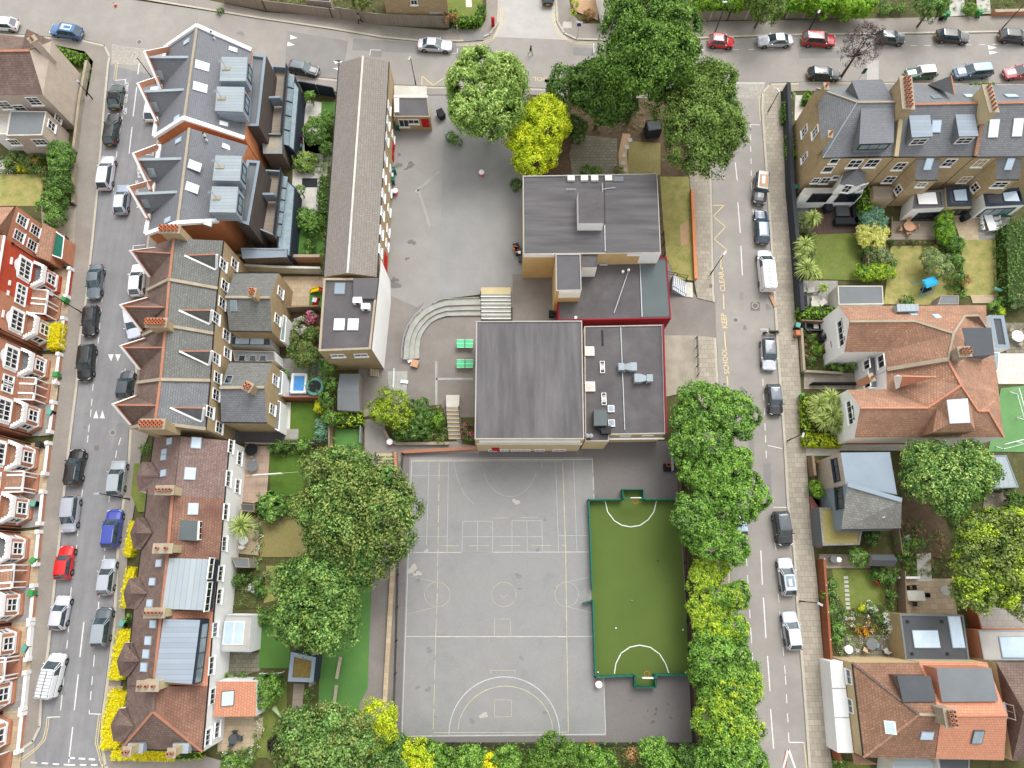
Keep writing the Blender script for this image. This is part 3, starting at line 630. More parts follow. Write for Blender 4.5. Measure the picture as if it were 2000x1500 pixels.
def tree(name,label,cat,lobes,top,pal,cr=.75,leaf=.34,per=34,group=None,flat=.8,trunk=True,cover=1.0,sh=.75,blade=1,part='crown',mix2=None):
 _sd[0]+=1;r= np.random.default_rng(_sd[0])
 Ps,Ns,Rs,S= [],[],[],[]
 cents= []
 for lb in lobes:
  px,py,pr= lb[:3];t2= top+(lb[3] if len(lb)> 3 else 0)
  rad= pr/ppm(t2*.7,0);rad= pr/ (FL/((CH-t2*.7)*math.cos(TI)+P(px,py,t2*.7).y*math.sin(TI)))
  rz= min(rad*flat,t2*.48);cz= t2-rz;c= P(px,py,cz);cents.append((c,rad,rz))
 for c,rad,rz in cents:
  R= rad-cr*.25
  subs= [((c.x,c.y,c.z),R*.8,R*.8,rz*.88)]
  if R> 1.2:
   m= int(9+R*1.5)
   for i in range(m):
    a= 2*math.pi*i/m+r.normal()*.25;e= r.uniform(.0,.85);sr= R*r.uniform(.2,.42)
    k= R*r.uniform(.58,.88)-sr*.15
    subs.append(((c.x+math.cos(a)*k*math.cos(e),c.y+math.sin(a)*k*math.cos(e),c.z+rz*.8*math.sin(e)),sr,sr,min(sr,rz*.6)))
  for sc_,sx,sy,sz in subs:
   p,nn,rr= lobe(sc_,sx,sy,sz,cr,r)
   keep= np.ones(len(p),bool)
   for s2,a2,b2,c2 in subs:
    if s2 is sc_:continue
    keep &=(((p-np.array(s2))/np.array([a2,b2,c2]))**2).sum(1)> .6
   if cover< 1:keep &=r.random(len(p))< cover
   p,nn,rr= p[keep],nn[keep],rr[keep]
   Ps.append(p);Ns.append(nn);Rs.append(rr)
   hz= np.clip((p[:,2]-(c.z-rz*.5))/(rz*1.4),0,1);S.append(sh+(1-sh)*1.15*hz)  # painted shade: leaf colour darkens towards the underside of the crown
 Pp,Nn,Rr,Ss= map(np.concatenate,(Ps,Ns,Rs,S))
 c0= cents[0][0];cen= sum((c for c,_,_ in cents),V_())/len(cents)
 base= V_((cen.x,cen.y,0))
 t= wthing(name,label,cat,base,group)
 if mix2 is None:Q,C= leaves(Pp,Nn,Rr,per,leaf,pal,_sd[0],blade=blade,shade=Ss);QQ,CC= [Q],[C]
 else:
  sel= r.random(len(Pp))< mix2[1];QQ,CC= [],[]
  for s,pl in ((~sel,pal),(sel,mix2[0])):
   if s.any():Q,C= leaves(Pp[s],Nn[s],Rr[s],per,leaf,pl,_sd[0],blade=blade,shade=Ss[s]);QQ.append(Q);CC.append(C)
 leafmesh(part,QQ,CC,t)
 if trunk:
  b= M();tr= max(.06,cents[0][1]*.045+.03);zt= max(.3,min(c.z for c,_,_ in cents))
  b.tube(base,base+V_((.05,.05,zt)),tr*1.3,tr*.8,'bark',8)
  for c,rad,rz in cents:
   for k in range(5 if rad> 1.5 else 3):
    a= r.uniform(0,6.28);e= V_((c.x+math.cos(a)*rad*.6,c.y+math.sin(a)*rad*.6,c.z+rz*.35))
    b.tube(base+V_((0,0,zt*.75)),e,tr*.5,tr*.12,'bark',6)
  b.build('trunk',t)
 return t
def shrub(label,lobes,top,pal,name='shrub',cat='shrub',**kw):
 kw.setdefault('cr',.34);kw.setdefault('leaf',.2);kw.setdefault('per',26);kw.setdefault('part','foliage')
 return tree(name,label,cat,lobes,top,pal,**kw)
def palm(label,heads,pal='palm',name='cabbage_palm',group=None):
 _sd[0]+=1;r= np.random.default_rng(_sd[0]);QQ,CC= [],[]
 c0,c1,c2= [lf(h) for h in PAL[pal]]
 cs= [P(x,y,h) for x,y,_,h in heads];base= sum(cs,V_())/len(cs);base.z= 0
 t= wthing(name,label,'palm',base,group);b= M()
 for (x,y,pr,h),c in zip(heads,cs):
  L= pr/ppm(h,c.y)*1.05;n= 150
  d= r.normal(size=(n,3));d /=np.linalg.norm(d,axis=1)[:,None];d[:,2]= np.abs(d[:,2])*.9-.15
  d /=np.linalg.norm(d,axis=1)[:,None];cc= np.array(c)
  side= np.cross(d,np.array([0,0,1.]));side /=np.linalg.norm(side,axis=1)[:,None]+1e-9
  ln= L*(.65+.4*r.random((n,1)));w= .045+.02*r.random((n,1));tt= np.clip(r.random(n)*.8+.1,0,1)
  p0,p1= cc+d*.05,cc+d*ln*.55+np.array([0,0,.08]);p2= cc+d*ln+np.array([0,0,-1.])*ln*.25
  for a,e,wa,we in ((p0,p1,w,w),(p1,p2,w,w*.15)):
   QQ.append(np.stack([a-side*wa,a+side*wa,e+side*we,e-side*we],1));CC.append(c0+(c2-c0)*tt[:,None])
  b.tube(base,c,.11,.08,'bark',6)
 leafmesh('fronds',QQ,CC,t);b.build('trunk',t);return t
def hedge(label,pts,wd,h,pal,name='hedge',cat='hedge',leaf=.16,dens=55,z0=.0,group=None):
 _sd[0]+=1;r= np.random.default_rng(_sd[0]);pp= [P(x,y,h) for x,y in pts];base= sum(pp,V_())/len(pp);base.z= 0
 t= wthing(name,label,cat,base,group);Ps,Ns= [],[];b= M()
 if pal in ('gold','yellow'):dens *=2.2
 for a,c in zip(pp,pp[1:]):
  d= c-a;L= d.length;tt= d/L;n= V_((-tt.y,tt.x,0));hh= h-z0
  k= int(dens*L*(wd+2*hh)/6)+6
  u= r.random(k);v= r.random(k)*(wd+2*hh)
  for i in range(k):
   if v[i]< wd:off= n*(v[i]-wd/2);z= h;nv= (0,0,1)
   elif v[i]< wd+hh:off= n*(wd/2);z= z0+v[i]-wd;nv= tuple(n)
   else:off= n*(-wd/2);z= z0+v[i]-wd-hh;nv= tuple(-n)
   q= a+d*u[i]+off;Ps.append((q.x,q.y,z));Ns.append(nv)
  for sgn,e in ((-1,a),(1,c)):
   for i in range(int(wd*hh*dens/6)):
    q= e+n*((r.random()-.5)*wd)+tt*sgn*.05;Ps.append((q.x,q.y,z0+r.random()*hh));Ns.append(tuple(tt*sgn))
  b.prism([(a+n*wd*.4).to_tuple(),(a-n*wd*.4).to_tuple(),(c-n*wd*.4).to_tuple(),(c+n*wd*.4).to_tuple()],z0,h-.12,'goldcore' if pal=='gold' else 'hedgecore')
 Ps,Ns= np.array(Ps),np.array(Ns);Q,C= leaves(Ps,Ns,np.full(len(Ps),.16),9,leaf,pal,_sd[0])
 leafmesh('foliage',[Q],[C],t);b.build('branches',t);return t
def cover(name,label,poly,pal,h=.35,dens=5,leaf=.16,per=16,z=.05):
 _sd[0]+=1;r= np.random.default_rng(_sd[0]);pp= PL(poly,z);xs= [p.x for p in pp];ys= [p.y for p in pp]
 A= abs(sum(pp[i].x*pp[(i+1)%len(pp)].y-pp[(i+1)%len(pp)].x*pp[i].y for i in range(len(pp))))/2;pts= []
 def inside(x,y):
  c= False;n= len(pp);j= n-1
  for i in range(n):
   if (pp[i].y> y)!=(pp[j].y> y) and x< (pp[j].x-pp[i].x)*(y-pp[i].y)/(pp[j].y-pp[i].y)+pp[i].x:c= not c
   j= i
  return c
 while len(pts)< A*dens:
  x,y= r.uniform(min(xs),max(xs)),r.uniform(min(ys),max(ys))
  if inside(x,y):pts.append((x,y,z+h*r.random()**1.5))
 pts= np.array(pts);Nn= np.tile(np.array([[0,0,1.]]),(len(pts),1));QQ,CC= [],[]
 pl= pal if isinstance(pal,(list,tuple)) else [pal];idx= r.integers(0,len(pl),len(pts))
 for i,p in enumerate(pl):
  s= idx==i
  if s.any():Q,C= leaves(pts[s],Nn[s],np.full(s.sum(),.3),per,leaf,p,_sd[0]+i);QQ.append(Q);CC.append(C)
 o= leafmesh(name,QQ,CC);o['kind']= 'stuff';tag(o,label,'ground cover');return o
def carpaint(hexc):
 k= 'paint_'+hexc
 if k not in MT:D(k,'plain',hexc,hexc,s=1,rough=.35,spec=.6,coat=.9,wx=.08,fine=.08,bump=0)
 return k
TYPES={
 'hatch':dict(z=1.47,cw=.23,rf=.06,rr=-.36,tb=-.475,belt=.93,W=1.74),
 'suv':   dict(z=1.66,cw=.24,rf=.08,rr=-.40,tb=-.485,belt=1.05,W=1.84),
 'saloon':dict(z=1.43,cw=.21,rf=.03,rr=-.22,tb=-.36,belt=.92,W=1.78),
 'mpv':   dict(z=1.62,cw=.28,rf=.10,rr=-.42,tb=-.485,belt=1.0,W=1.78),
 'mini':  dict(z=1.42,cw=.20,rf=.09,rr=-.38,tb=-.46,belt=.93,W=1.70),
 'van':   dict(z=1.88,cw=.33,rf=.17,rr=-.485,tb=-.495,belt=1.12,W=1.86),
 'jeep':  dict(z=1.78,cw=.18,rf=.13,rr=-.46,tb=-.48,belt=1.1,W=1.78)}
def car(label,f,r_,typ,col,cat='car',roof=None,rack=False,rails=False,group='cars parked along the kerb',top=None,name='parked_car',rear_only=False):
 ty= TYPES[typ];F,R= P(*f,.75),P(*r_,.75);L= (F-R).length;ang= math.atan2(F.y-R.y,F.x-R.x);c= (F+R)/2
 t= thing(name,label,cat,(c.x,c.y,0),group,);t.rotation_euler= (0,0,ang)
 W= ty['W'];pm= carpaint(col);rm= carpaint(roof) if roof and roof!='cloth' else ('cloth_black' if roof=='cloth' else pm)
 bt= ty['belt'];zt= ty['z']
 st= [(.5,.27,.42,.58,.60),(.494,.36,.32,.64,.67),(.48,.42,.28,.70,.735),(.455,.46,.26,.745,.79),(.42,.482,.24,bt-.19,bt-.12),(.33,.495,.22,bt-.13,bt-.05),(ty['cw'],.5,.2,bt-.04,bt+.03),(0,.5,.2,bt,bt+.03),(-.3,.5,.2,bt,bt+.03),(ty['tb']+.02,.49,.24,bt-.01,bt+.02),(-.47 if typ!='saloon' else -.45,.475,.26,bt-.04,bt),(-.488,.44,.3,bt-.1,bt-.07),(-.497,.38,.36,bt-.2,bt-.18),(-.5,.3,.44,bt-.3,bt-.28)]
 if typ in ('van','mpv'):st= [(s[0],s[1],s[2],min(s[3]+.0,bt),s[4]) for s in st]
 body= M();rings= []
 for s,w,zl,zs,zc in st:
  x= s*L;w *=W
  rings.append([V_((x,y,z)) for y,z in ((-w*.86,zl),(-w*.985,zl+.12),(-w,(zl+zs)/2),(-w*.985,zs-.1),(-w*.9,zs),(-w*.45,zc+.01),(0,zc+.02),(w*.45,zc+.01),(w*.9,zs),(w*.985,zs-.1),(w,(zl+zs)/2),(w*.985,zl+.12),(w*.86,zl))])
 for a,b2 in zip(rings,rings[1:]):
  for i in range(len(a)-1):body.face([a[i],a[i+1],b2[i+1],b2[i]],pm)
 body.face(rings[0],pm);body.face(rings[-1][::-1],pm)
 bo= body.build('body',t,smooth=True)
 x0,x1,x2,x3= [ty[k]*L for k in ('cw','rf','rr','tb')];wb= W*.46;wr= W*(.375 if typ not in ('van','mpv','jeep') else .42)
 if typ=='jeep':wr= W*.43
 z0= bt+.0;z1= zt-.05
 lo= [(x0,-wb*.86),(x0-.12*L*.5,-wb),(x3+.05*L,-wb),(x3,-wb*.88),(x3,wb*.88),(x3+.05*L,wb),(x0-.12*L*.5,wb),(x0,wb*.86)]
 hi= [(x1,-wr*.86),(x1-.03*L,-wr),(x2+.02*L,-wr),(x2,-wr*.88),(x2,wr*.88),(x2+.02*L,wr),(x1-.03*L,wr),(x1,wr*.86)]
 LO= [V_((x,y,z0)) for x,y in lo];HI= [V_((x,y,z1)) for x,y in hi]
 def ck(p,k=2):
  for _ in range(k):p= [q for i in range(len(p)) for q in (p[i].lerp(p[(i+1) % len(p)],.25),p[i].lerp(p[(i+1) % len(p)],.75))]
  return p
 g= M();g.hull(LO,HI,'glass_car');g.build('windows',t)
 rf= M()
 H2= [V_((v.x,v.y,z1)) for v in HI];H3= [V_((v.x*.985+(x1+x2)/2*.015,v.y*.93,zt-.012)) for v in HI];H4= [V_(((v.x-(x1+x2)/2)*.8+(x1+x2)/2,v.y*.6,zt+.012)) for v in HI]
 rf.hull(H2,H2 and [v+V_((0,0,.02)) for v in H2],rm,cap=False);cr_= M();K0= ck([V_((v.x,v.y*1.02,z1-.01)) for v in HI]);K1,K2= ck(H3),ck(H4);K3= [V_(((v.x-(x1+x2)/2)*.4+(x1+x2)/2,v.y*.4,zt+.028)) for v in K2];cr_.hull(K0,K1,rm,cap=False);cr_.hull(K1,K2,rm,cap=False);cr_.hull(K2,K3,rm);cr_.build('roof_panel',t,smooth=True)
 for i,j in ((0,0),(7,7),(1,1),(6,6),(2,2),(5,5),(3,3),(4,4)):
  o= V_((0,.012 if LO[i].y> 0 else -.012,.004));rf.bar(LO[i]+o,HI[j]+o,.055 if i in (0,7,1,6) else .10,rm,.05)
 xm= (x0+x3)/2-.02*L
 for s in (-1,1):
  if typ!='van':rf.bar((xm,s*(wb+.004),z0),(xm-.02,s*(wr+.006),z1),.07,'trim',.04)
  else:rf.hull([V_((x0-.3*L,s*(wb+.01),z0)),V_((x3+.02*L,s*(wb+.01),z0)),V_((x3+.02*L,s*(wb-.1),z0)),V_((x0-.3*L,s*(wb-.1),z0))],[V_((x0-.3*L,s*(wr+.012),z1)),V_((x2+.01*L,s*(wr+.012),z1)),V_((x2+.01*L,s*(wr-.1),z1)),V_((x0-.3*L,s*(wr-.1),z1))],rm)
  rf.bar(LO[1 if s< 0 else 6]+V_((0,s*.02,.01)),LO[2 if s< 0 else 5]+V_((0,s*.02,.01)),.03,'trim',.025)
 if typ=='van':rf.obox((x2*.5+x3*.5-.012,0,(z0+z1)/2),V_((0,1,0)),V_((0,0,1)),V_((-1,0,0)),(W*.84,z1-z0,.04),rm)
 rf.build('pillars',t,smooth=False)
 if rails:
  b= M()
  for s in (-1,1):b.bar((x1-.1*L,s*wr*.93,zt+.03),(x2+.04*L,s*wr*.93,zt+.03),.05,'rim',.04)
  b.build('roof_rail',t)
 if top:
  b= M();b.box(((x1+x2)/2+.03*L,0,zt+.014),((x1-x2)*.68,wr*1.4,.02),top);b.build('sunroof',t)
 if rack:
  b= M();n= 9
  for i in range(n):
   x= x1-.05*L-(x1-.05*L-x2-.02*L)*i/(n-1);b.bar((x,-wr*.98,zt+.11),(x,wr*.98,zt+.11),.05,'rim',.04)
  for s in (-1,0,1):b.bar((x1-.04*L,s*wr*.95,zt+.09),(x2+.01*L,s*wr*.95,zt+.09),.045,'trim' if s==0 else 'rim',.035)
  for s in (-1,1):
   for x in (x1-.1*L,x2+.05*L):b.bar((x,s*wr*.95,zt-.02),(x,s*wr*.95,zt+.09),.04,'trim')
  b.build('roof_rack',t)
 for sx in (.31,-.30):
  for s in (-1,1):
   b= M();b.tube((sx*L,s*(W/2-.22),.33),(sx*L,s*(W/2+.005),.33),.33,.33,'tyre',16);w= b.build('wheel',t)
   b= M();b.tube((sx*L,s*(W/2),.33),(sx*L,s*(W/2+.018),.33),.21,.19,'rim',12)
   for k in range(5):a= k*1.2566;b.bar((sx*L,s*(W/2+.02),.33),(sx*L+math.cos(a)*.19,s*(W/2+.02),.33+math.sin(a)*.19),.04,'trim',.01)
   b.build('rim',w)
 for sx in (.31,-.30):
  for s in (-1,1):b= M();b.tube((sx*L,s*(W/2-.12),.35),(sx*L,s*(W/2-.004),.35),.39,.39,'trim',14);b.build('wheel_arch',t)
 b= M();b.obox((L*.5,0,.55),V_((0,1,0)),V_((0,0,1)),V_((1,0,0)),(W*.5,.16,.03),'trim');b.build('grille',t)
 for s in (-1,1):
  b= M();b.obox((L*.462,s*W*.37,.715 if typ not in ('van','suv','jeep') else .80),V_((.5,s*-.9,0)).normalized(),V_((0,0,1)),V_((.9,s*.5,.3)).normalized(),(.34,.15,.05),'lamp_white');b.build('headlight',t)
  b= M();b.obox((-L*.487,s*W*.41,bt-.12),V_((0,1,0)),V_((0,0,1)),V_((-1,0,0)),(.22,.2,.08),'lamp_red');b.build('tail_light',t)
  b= M();b.obox((x0-.07*L,s*(W/2+.09),bt+.03),V_((0,1,0)),V_((0,0,1)),V_((1,0,0)),(.2,.14,.12),pm if typ!='jeep' else 'trim');b.build('wing_mirror',t)
 b= M();b.obox((-L*.503,0,.62),V_((0,1,0)),V_((0,0,1)),V_((-1,0,0)),(.5,.12,.02),'plate_y');b.build('number_plate',t);b= M();b.obox((L*.503,0,.48),V_((0,1,0)),V_((0,0,1)),V_((1,0,0)),(.5,.12,.02),'plate_w');b.build('number_plate',t)
 return t
def W3(p):return P(*p) if len(p)==3 and not isinstance(p,Vector) else p
def vq(a,c,z0=0):
 A,C= W3(a),W3(c);return [V_((A.x,A.y,z0)),V_((C.x,C.y,z0)),C,A]
class House:
 def __init__(s,name,label,cat,base,group=None):
  b= P(base[0],base[1],0);s.t= wthing(name,label,cat,b,group)
 def faces(s,name,m,polys,**kw):
  b= M()
  for pl in polys:b.face([W3(p) for p in pl],m)
  return b.build(name,s.t)
 def roof(s,m,polys,name='roof',th=.0):
  b= M()
  for pl in polys:b.face([W3(p) for p in pl],m,V_((0,0,1)))
  return b.build(name,s.t)
 def walls(s,m,chain,z0=0,name='wall',drop=.0,closed=False,out=0):
  ch= [W3(p) for p in chain]
  if closed:ch= ch+[ch[0]]
  b= M();Q= []
  for a,c in zip(ch,ch[1:]):
   q= [V_((a.x,a.y,z0)),V_((c.x,c.y,z0)),c-V_((0,0,drop)),a-V_((0,0,drop))];b.face(q,m);Q.append(q)
  b.build(name,s.t);s.Q= Q;return Q
 def slab(s,name,m,poly,th=.2,mtop=None,h=None):
  pl= [W3(p) for p in poly];z1= pl[0].z;b= M();b.prism(pl,z1-th,z1,m,mtop);return b.build(name,s.t)
 def block(s,name,m,poly,z0=0,mtop=None):
  pl= [W3(p) for p in poly];z1= pl[0].z;b= M();b.prism(pl,z0,z1,m,mtop);return b.build(name,s.t)
 def flat(s,wall,top,ring,z0=0,parapet=.25,pw=.25,pm='coping',name='roof',wname='wall'):
  pl= [W3(p) for p in ring];z1= pl[0].z
  Q= s.walls(wall,pl,z0,wname,closed=True)
  c= sum(pl,V_())/len(pl)
  n= len(pl);ins= []
  ar= sum(pl[i].x*pl[(i+1)%n].y-pl[(i+1)%n].x*pl[i].y for i in range(n));sg= 1 if ar> 0 else -1
  for i in range(n):
   p0,p1,p2= pl[i-1],pl[i],pl[(i+1)%n];d1= (p1-p0).normalized();d2= (p2-p1).normalized()
   n1= V_((-d1.y,d1.x,0))*sg;n2= V_((-d2.y,d2.x,0))*sg;k= n1+n2;k= k/max(.3,k.dot(n1));ins.append(p1+k*pw)
  b= M();dz= V_((0,0,parapet))
  for i in range(n):
   j= (i+1)%n;b.face([pl[i],pl[j],ins[j],ins[i]],pm,V_((0,0,1)));b.face([ins[i],ins[j],ins[j]-dz,ins[i]-dz],pm)
  b.build('parapet',s.t)
  b= M();b.face([p-dz for p in ins],top,V_((0,0,1)));b.build(name,s.t);s.ins= [p-dz for p in ins]
  return Q
 def win(s,q,px,py,w,h,fm='white',nx=2,ny=2,gm='glass',name='window',sill=True,fw=.09):
  c,t,b,n= onplane([V_(v) for v in q],px,py);d= M()
  if abs(b.z)< .5:pass
  if b.z< 0:b= -b
  d.obox(c+b*(h/2-fw/2)+n*.04,t,b,n,(w,fw,.12),fm);d.obox(c-b*(h/2-fw/2)+n*.04,t,b,n,(w,fw,.12),fm)
  for sx in (-1,1):d.obox(c+t*sx*(w/2-fw/2)+n*.04,t,b,n,(fw,h-2*fw,.12),fm)
  for i in range(1,nx):d.obox(c+t*(w*(i/nx-.5))+n*.04,t,b,n,(.05,h-2*fw,.08),fm)
  for i in range(1,ny):d.obox(c+b*(h*(i/ny-.5))+n*.045,t,b,n,(w-2*fw,.05,.07),fm)
  if sill:d.obox(c-b*(h/2+.04)+n*.1,t,b,n,(w+.16,.08,.24),fm)
  o= d.build(name,s.t);g= M();g.obox(c+n*.02,t,b,n,(w-2*fw,h-2*fw,.04),gm);g.build('pane',o);g= o
  return o
 def door(s,q,px,py,w,h,m,name='door'):
  c,t,b,n= onplane([V_(v) for v in q],px,py);d= M();d.obox(c+n*.04,t,b,n,(w,h,.08),m)
  for k in (-.22,.22):d.obox(c+b*k*h+n*.09,t,b,n,(w*.7,h*.32,.03),m)
  o= d.build(name,s.t);k= M();k.obox(c+t*w*.38+n*.1,t,b,n,(.06,.14,.05),'metal');k.build('handle',o)
 def sky(s,q,px,py,w,l,fm='flat_dark',gm='glass_sky',name='skylight',hh=.1,nx=1,rot=None):
  c,t,b,n= onplane([W3(v) for v in q],px,py)
  if n.z< 0:n= -n
  if rot is not None:t= V_((math.cos(rot),math.sin(rot),0));b= n.cross(t)
  d= M();d.obox(c+n*hh/2,t,b,n,(w,l,hh),fm);o= d.build(name,s.t)
  for i in range(nx):
   g= M();x= w*((i+.5)/nx-.5);g.obox(c+t*x+n*(hh+.01),t,b,n,(w/nx-.14,l-.16,.02),gm);g.build('pane',o)
 def ridge(s,a,c,m='terracotta',w=.24,name='ridge_tiles'):
  b= M();A,C= W3(a),W3(c);b.bar(A+V_((0,0,.03)),C+V_((0,0,.03)),w,m,.1);b.build(name,s.t)
 def gutter(s,a,c,m='trim',w=.13):
  b= M();A,C= W3(a),W3(c);b.bar(A,C,w,m,.1);b.build('gutter',s.t)
 def pipe(s,px0,m='trim'):
  A= W3(px0);b= M();b.tube((A.x,A.y,.1),A,.05,.05,m,6);b.build('drainpipe',s.t)
 def chimney(s,a,c,z0,m='stock',n=6,rows=1,wid=.75,pot='pot',oh=.12):
  A,C= W3(a),W3(c);d= (C-A).normalized();nn= V_((-d.y,d.x,0));b= M();z1= A.z
  def ring(w,e,z):return [V_((p.x,p.y,z)) for p in (A-d*e-nn*w,C+d*e-nn*w,C+d*e+nn*w,A-d*e+nn*w)]
  b.hull(ring(wid/2,0,z0),ring(wid/2,0,z1-.3),m,cap=False);b.hull(ring(wid/2+oh*.6,oh*.6,z1-.3),ring(wid/2+oh*.6,oh*.6,z1-.1),m);b.hull(ring(wid/2+oh,oh,z1-.1),ring(wid/2+oh,oh,z1),'coping')
  o= b.build('chimney',s.t)
  for r_ in range(rows):
   for i in range(n):
    p= A.lerp(C,(i+.5)/n)+nn*((r_-(rows-1)/2)*.4);k= M();k.lathe(p,[(.15,0),(.13,.4),(.17,.42),(.17,.5),(.12,.5),(.1,.3),(0,.3)],pot,10,ms=[pot]*5+['dark']);k.build('chimney_pot',o)
 def aerial(s,p,h=1.2):
  A= W3(p);b= M();b.tube(A-V_((0,0,.3)),A+V_((0,0,h)),.025,.025,'metal',5);t= A+V_((0,0,h));b.bar(t-V_((.5,.1,0)),t+V_((.6,.1,0)),.03,'metal')
  for i in range(6):x= -.45+i*.18;b.bar(t+V_((x,-.15,0)),t+V_((x,.35,0)),.02,'metal')
  b.build('aerial',s.t)
 def gable(s,apex,back,foot,m,wm,coping=None,cm='white',z0=0,rm='lead',wallz=True,name='gable'):
  A,B,F= W3(apex),W3(back),W3(foot)
  d= V_((B.x-A.x,B.y-A.y,0)).normalized();n= V_((-d.y,d.x,0));off= (F-A).dot(n);F2= F-n*2*off
  F= V_((F.x,F.y,F.z));
  s.roof(m,[[A,F,B] if True else 0,[A,B,F2]],name+'_roof')
  b= M();b.face([V_((F.x,F.y,z0)),V_((F2.x,F2.y,z0)),F2,A,F],wm);b.build(name+'_wall',s.t);q= [V_((F.x,F.y,z0)),V_((F2.x,F2.y,z0)),F2,F]
  s.ridge(A,B,rm,.34 if rm=='lead' else .15)
  if coping is not None:
   K= W3(coping[0]);K2= W3(coping[1]);off= (K2-K).dot(n);K3= K2-n*2*off
   b= M();lo= V_((0,0,.9))
   for e in (K2,K3):
    b.hull([K-lo-d*.12,e-lo-d*.12,e-lo+d*.18,K-lo+d*.18],[K-d*.12,e-d*.12,e+d*.18,K+d*.18],wm,cm)
   b.build(name+'_coping',s.t)
  return q
 def dormer(s,ring,m,zdrop=1.5,side=None,wins=(),zb=None):
  pl= [W3(p) for p in ring];z1= pl[0].z;b= M();b.prism(pl,z1-zdrop,z1-.1,side or m);o= b.build('dormer',s.t)
  c= sum(pl,V_())/4;b= M();b.prism([c+(p-c)*1.05 for p in pl],z1-.1,z1,m);
  b.build('dormer_roof',s.t);n= len(pl)
  return [[V_((pl[i].x,pl[i].y,z1-zdrop)),V_((pl[(i+1)%n].x,pl[(i+1)%n].y,z1-zdrop)),pl[(i+1)%n],pl[i]] for i in range(n)]
h= House('school_wing','long brick school wing with a speckled grey tiled roof and white ridge','school building',(700,400))
NE_,SE_,SW_,NW_= (760,121,6),(737,541,6.4),(632,541,6.4),(662,123,6);RN,RS= (709,110,8.4),(679,533,8.4)
h.roof('concrete_tile',[[NE_,SE_,RS,RN],[NW_,SW_,RS,RN]]);h.ridge(RN,RS,'white_dirty',.24)
q= h.walls('stock',[NE_,SE_,SW_,NW_,NE_]);QE= q[0]
h.faces('gable_wall','stock',[[NW_,NE_,RN]]);h.faces('gable_wall','stock',[[SW_,SE_,RS]])
h.gutter(NE_,SE_);h.gutter(NW_,SW_)
for px,py in ((759,210),(757,240),(755,272),(752,310),(750,345),(748,382),(746,417),(744,454),(742,490)):h.win(QE,px,py,1.3,1.5,ny=3)
for px,py in ((771,235),(767,267),(763,334),(761,372),(759,410),(757,450),(755,478)):h.win(QE,px,py,1.2,1.5,ny=3)
for px,py in ((769,288),(768,307),(753,505),(752,522)):h.door(QE,px,py,1.3,2.0,'reddoor')
h= House('school_annexe','flat roofed end of the school wing with four skylights and a white side wall','school building',(690,640))
q= h.flat('stock','felt_c',[(632,543,7.6),(739,543,7.6),(734,590,7.6),(724,682,7.6),(622,686,7.6)])
h.walls('white',[P(*v)+V_((.12,.02,0)) for v in ((742,506,6.6),(739,543,7.7),(734,590,7.7),(724,683,7.7))],0,'white_wall')
rf= h.ins
for px,py,gm,w in ((664,564,'flat_blue',1.3),(713,561,'flat_blue',1.3),(663,634,'white',1.35),(690,634,'white',1.35)):h.sky(rf,px,py,w,w*1.15,'flat_grey',gm)
for px,py in ((700,590),(716,602)):
 c,*_= onplane(rf,px,py);b= M();b.box((c.x,c.y,c.z+.35),(1.0,.7,.7),'white');o= b.build('air_unit',h.t);b= M();b.tube(c+V_((0,-.36,.35)),c+V_((0,-.38,.35)),.25,.25,'trim',12);b.build('fan',o)
h.slab('upper_roof','felt_b',[(690,543,7.75),(739,543,7.75),(734,583,7.75),(690,583,7.75)],.3)
h.win(q[3],660,694,1.6,.9,ny=1);h.win(q[3],705,693,1.6,.9,ny=1)
h.door(q[1],751,598,1.2,2.2,'reddoor')
h= House('lodge','small brick lodge with red door and grey flat roof by the weeping tree','lodge',(805,215))
q= h.flat('stock','felt_b',[(769,190,2.9),(835,190,2.9),(840,228,2.9),(769,228,2.9)],parapet=.1,pw=.15)
h.win(q[2],789,240,1.4,1.6,nx=2,ny=1);h.win(q[2],808,237,1.5,.9,nx=2,ny=1);h.door(q[2],831,240,1.0,1.7,'reddoor')
h.slab('canopy','white_dirty',[(770,167,2.6),(833,168,2.6),(834,187,2.6),(770,187,2.6)],.1);h.slab('roof_edge','white',[(769,186,2.95),(835,186,2.95),(835,190,2.95),(769,190,2.95)],.1)
c= P(775,206,3.0);b= M();b.box((c.x,c.y,2.95),(.6,2.2,.3),'white',.05);b.build('roof_box',h.t)
h= House('classroom_block','large dark flat roofed classroom block with a raised lift house','school building',(1150,430))
q= h.flat('cream_b','felt_x',[(1021,343,6.8),(1284,339,6.8),(1291,494,6.8),(1022,497,6.8)],parapet=.15,pw=.13,pm='edge')
rf= h.ins
h.slab('roof_step','felt_x',[(1181,342,6.82),(1281,340,6.82),(1288,492,6.82),(1183,494,6.82)],.25)
h.block('lift_house','white',[(1129,374,8.4),(1179,374,8.4),(1179,436,8.4),(1130,436,8.4)],6.6,'felt_c')
h.slab('fascia','white',[(1022,496,6.75),(1083,496,6.75),(1083,500,6.4),(1022,500,6.4)],.7)
b= M();A,C= P(1168,494,6.7),P(1291,494,6.7);b.obox((A+C)/2+V_((0,-.05,-.35)),(C-A).normalized(),V_((0,0,1)),V_((0,-1,0)),((C-A).length,.6,.1),'white');b.build('fascia',h.t)
b= M();A,C= P(1252,494,6.7),P(1291,494,6.7);b.obox((A+C)/2+V_((0,-.04,-1.3)),(C-A).normalized(),V_((0,0,1)),V_((0,-1,0)),((C-A).length,2.6,.08),'white');b.build('white_panel',h.t)
for px in (1115,1141,1161,1188):h.sky(rf,px,350,.9,.75,'white_dirty','white','roof_vent',.35)
h.sky(rf,1207,352,1.3,.7,'flat_grey','flat_grey','roof_hatch',.3)
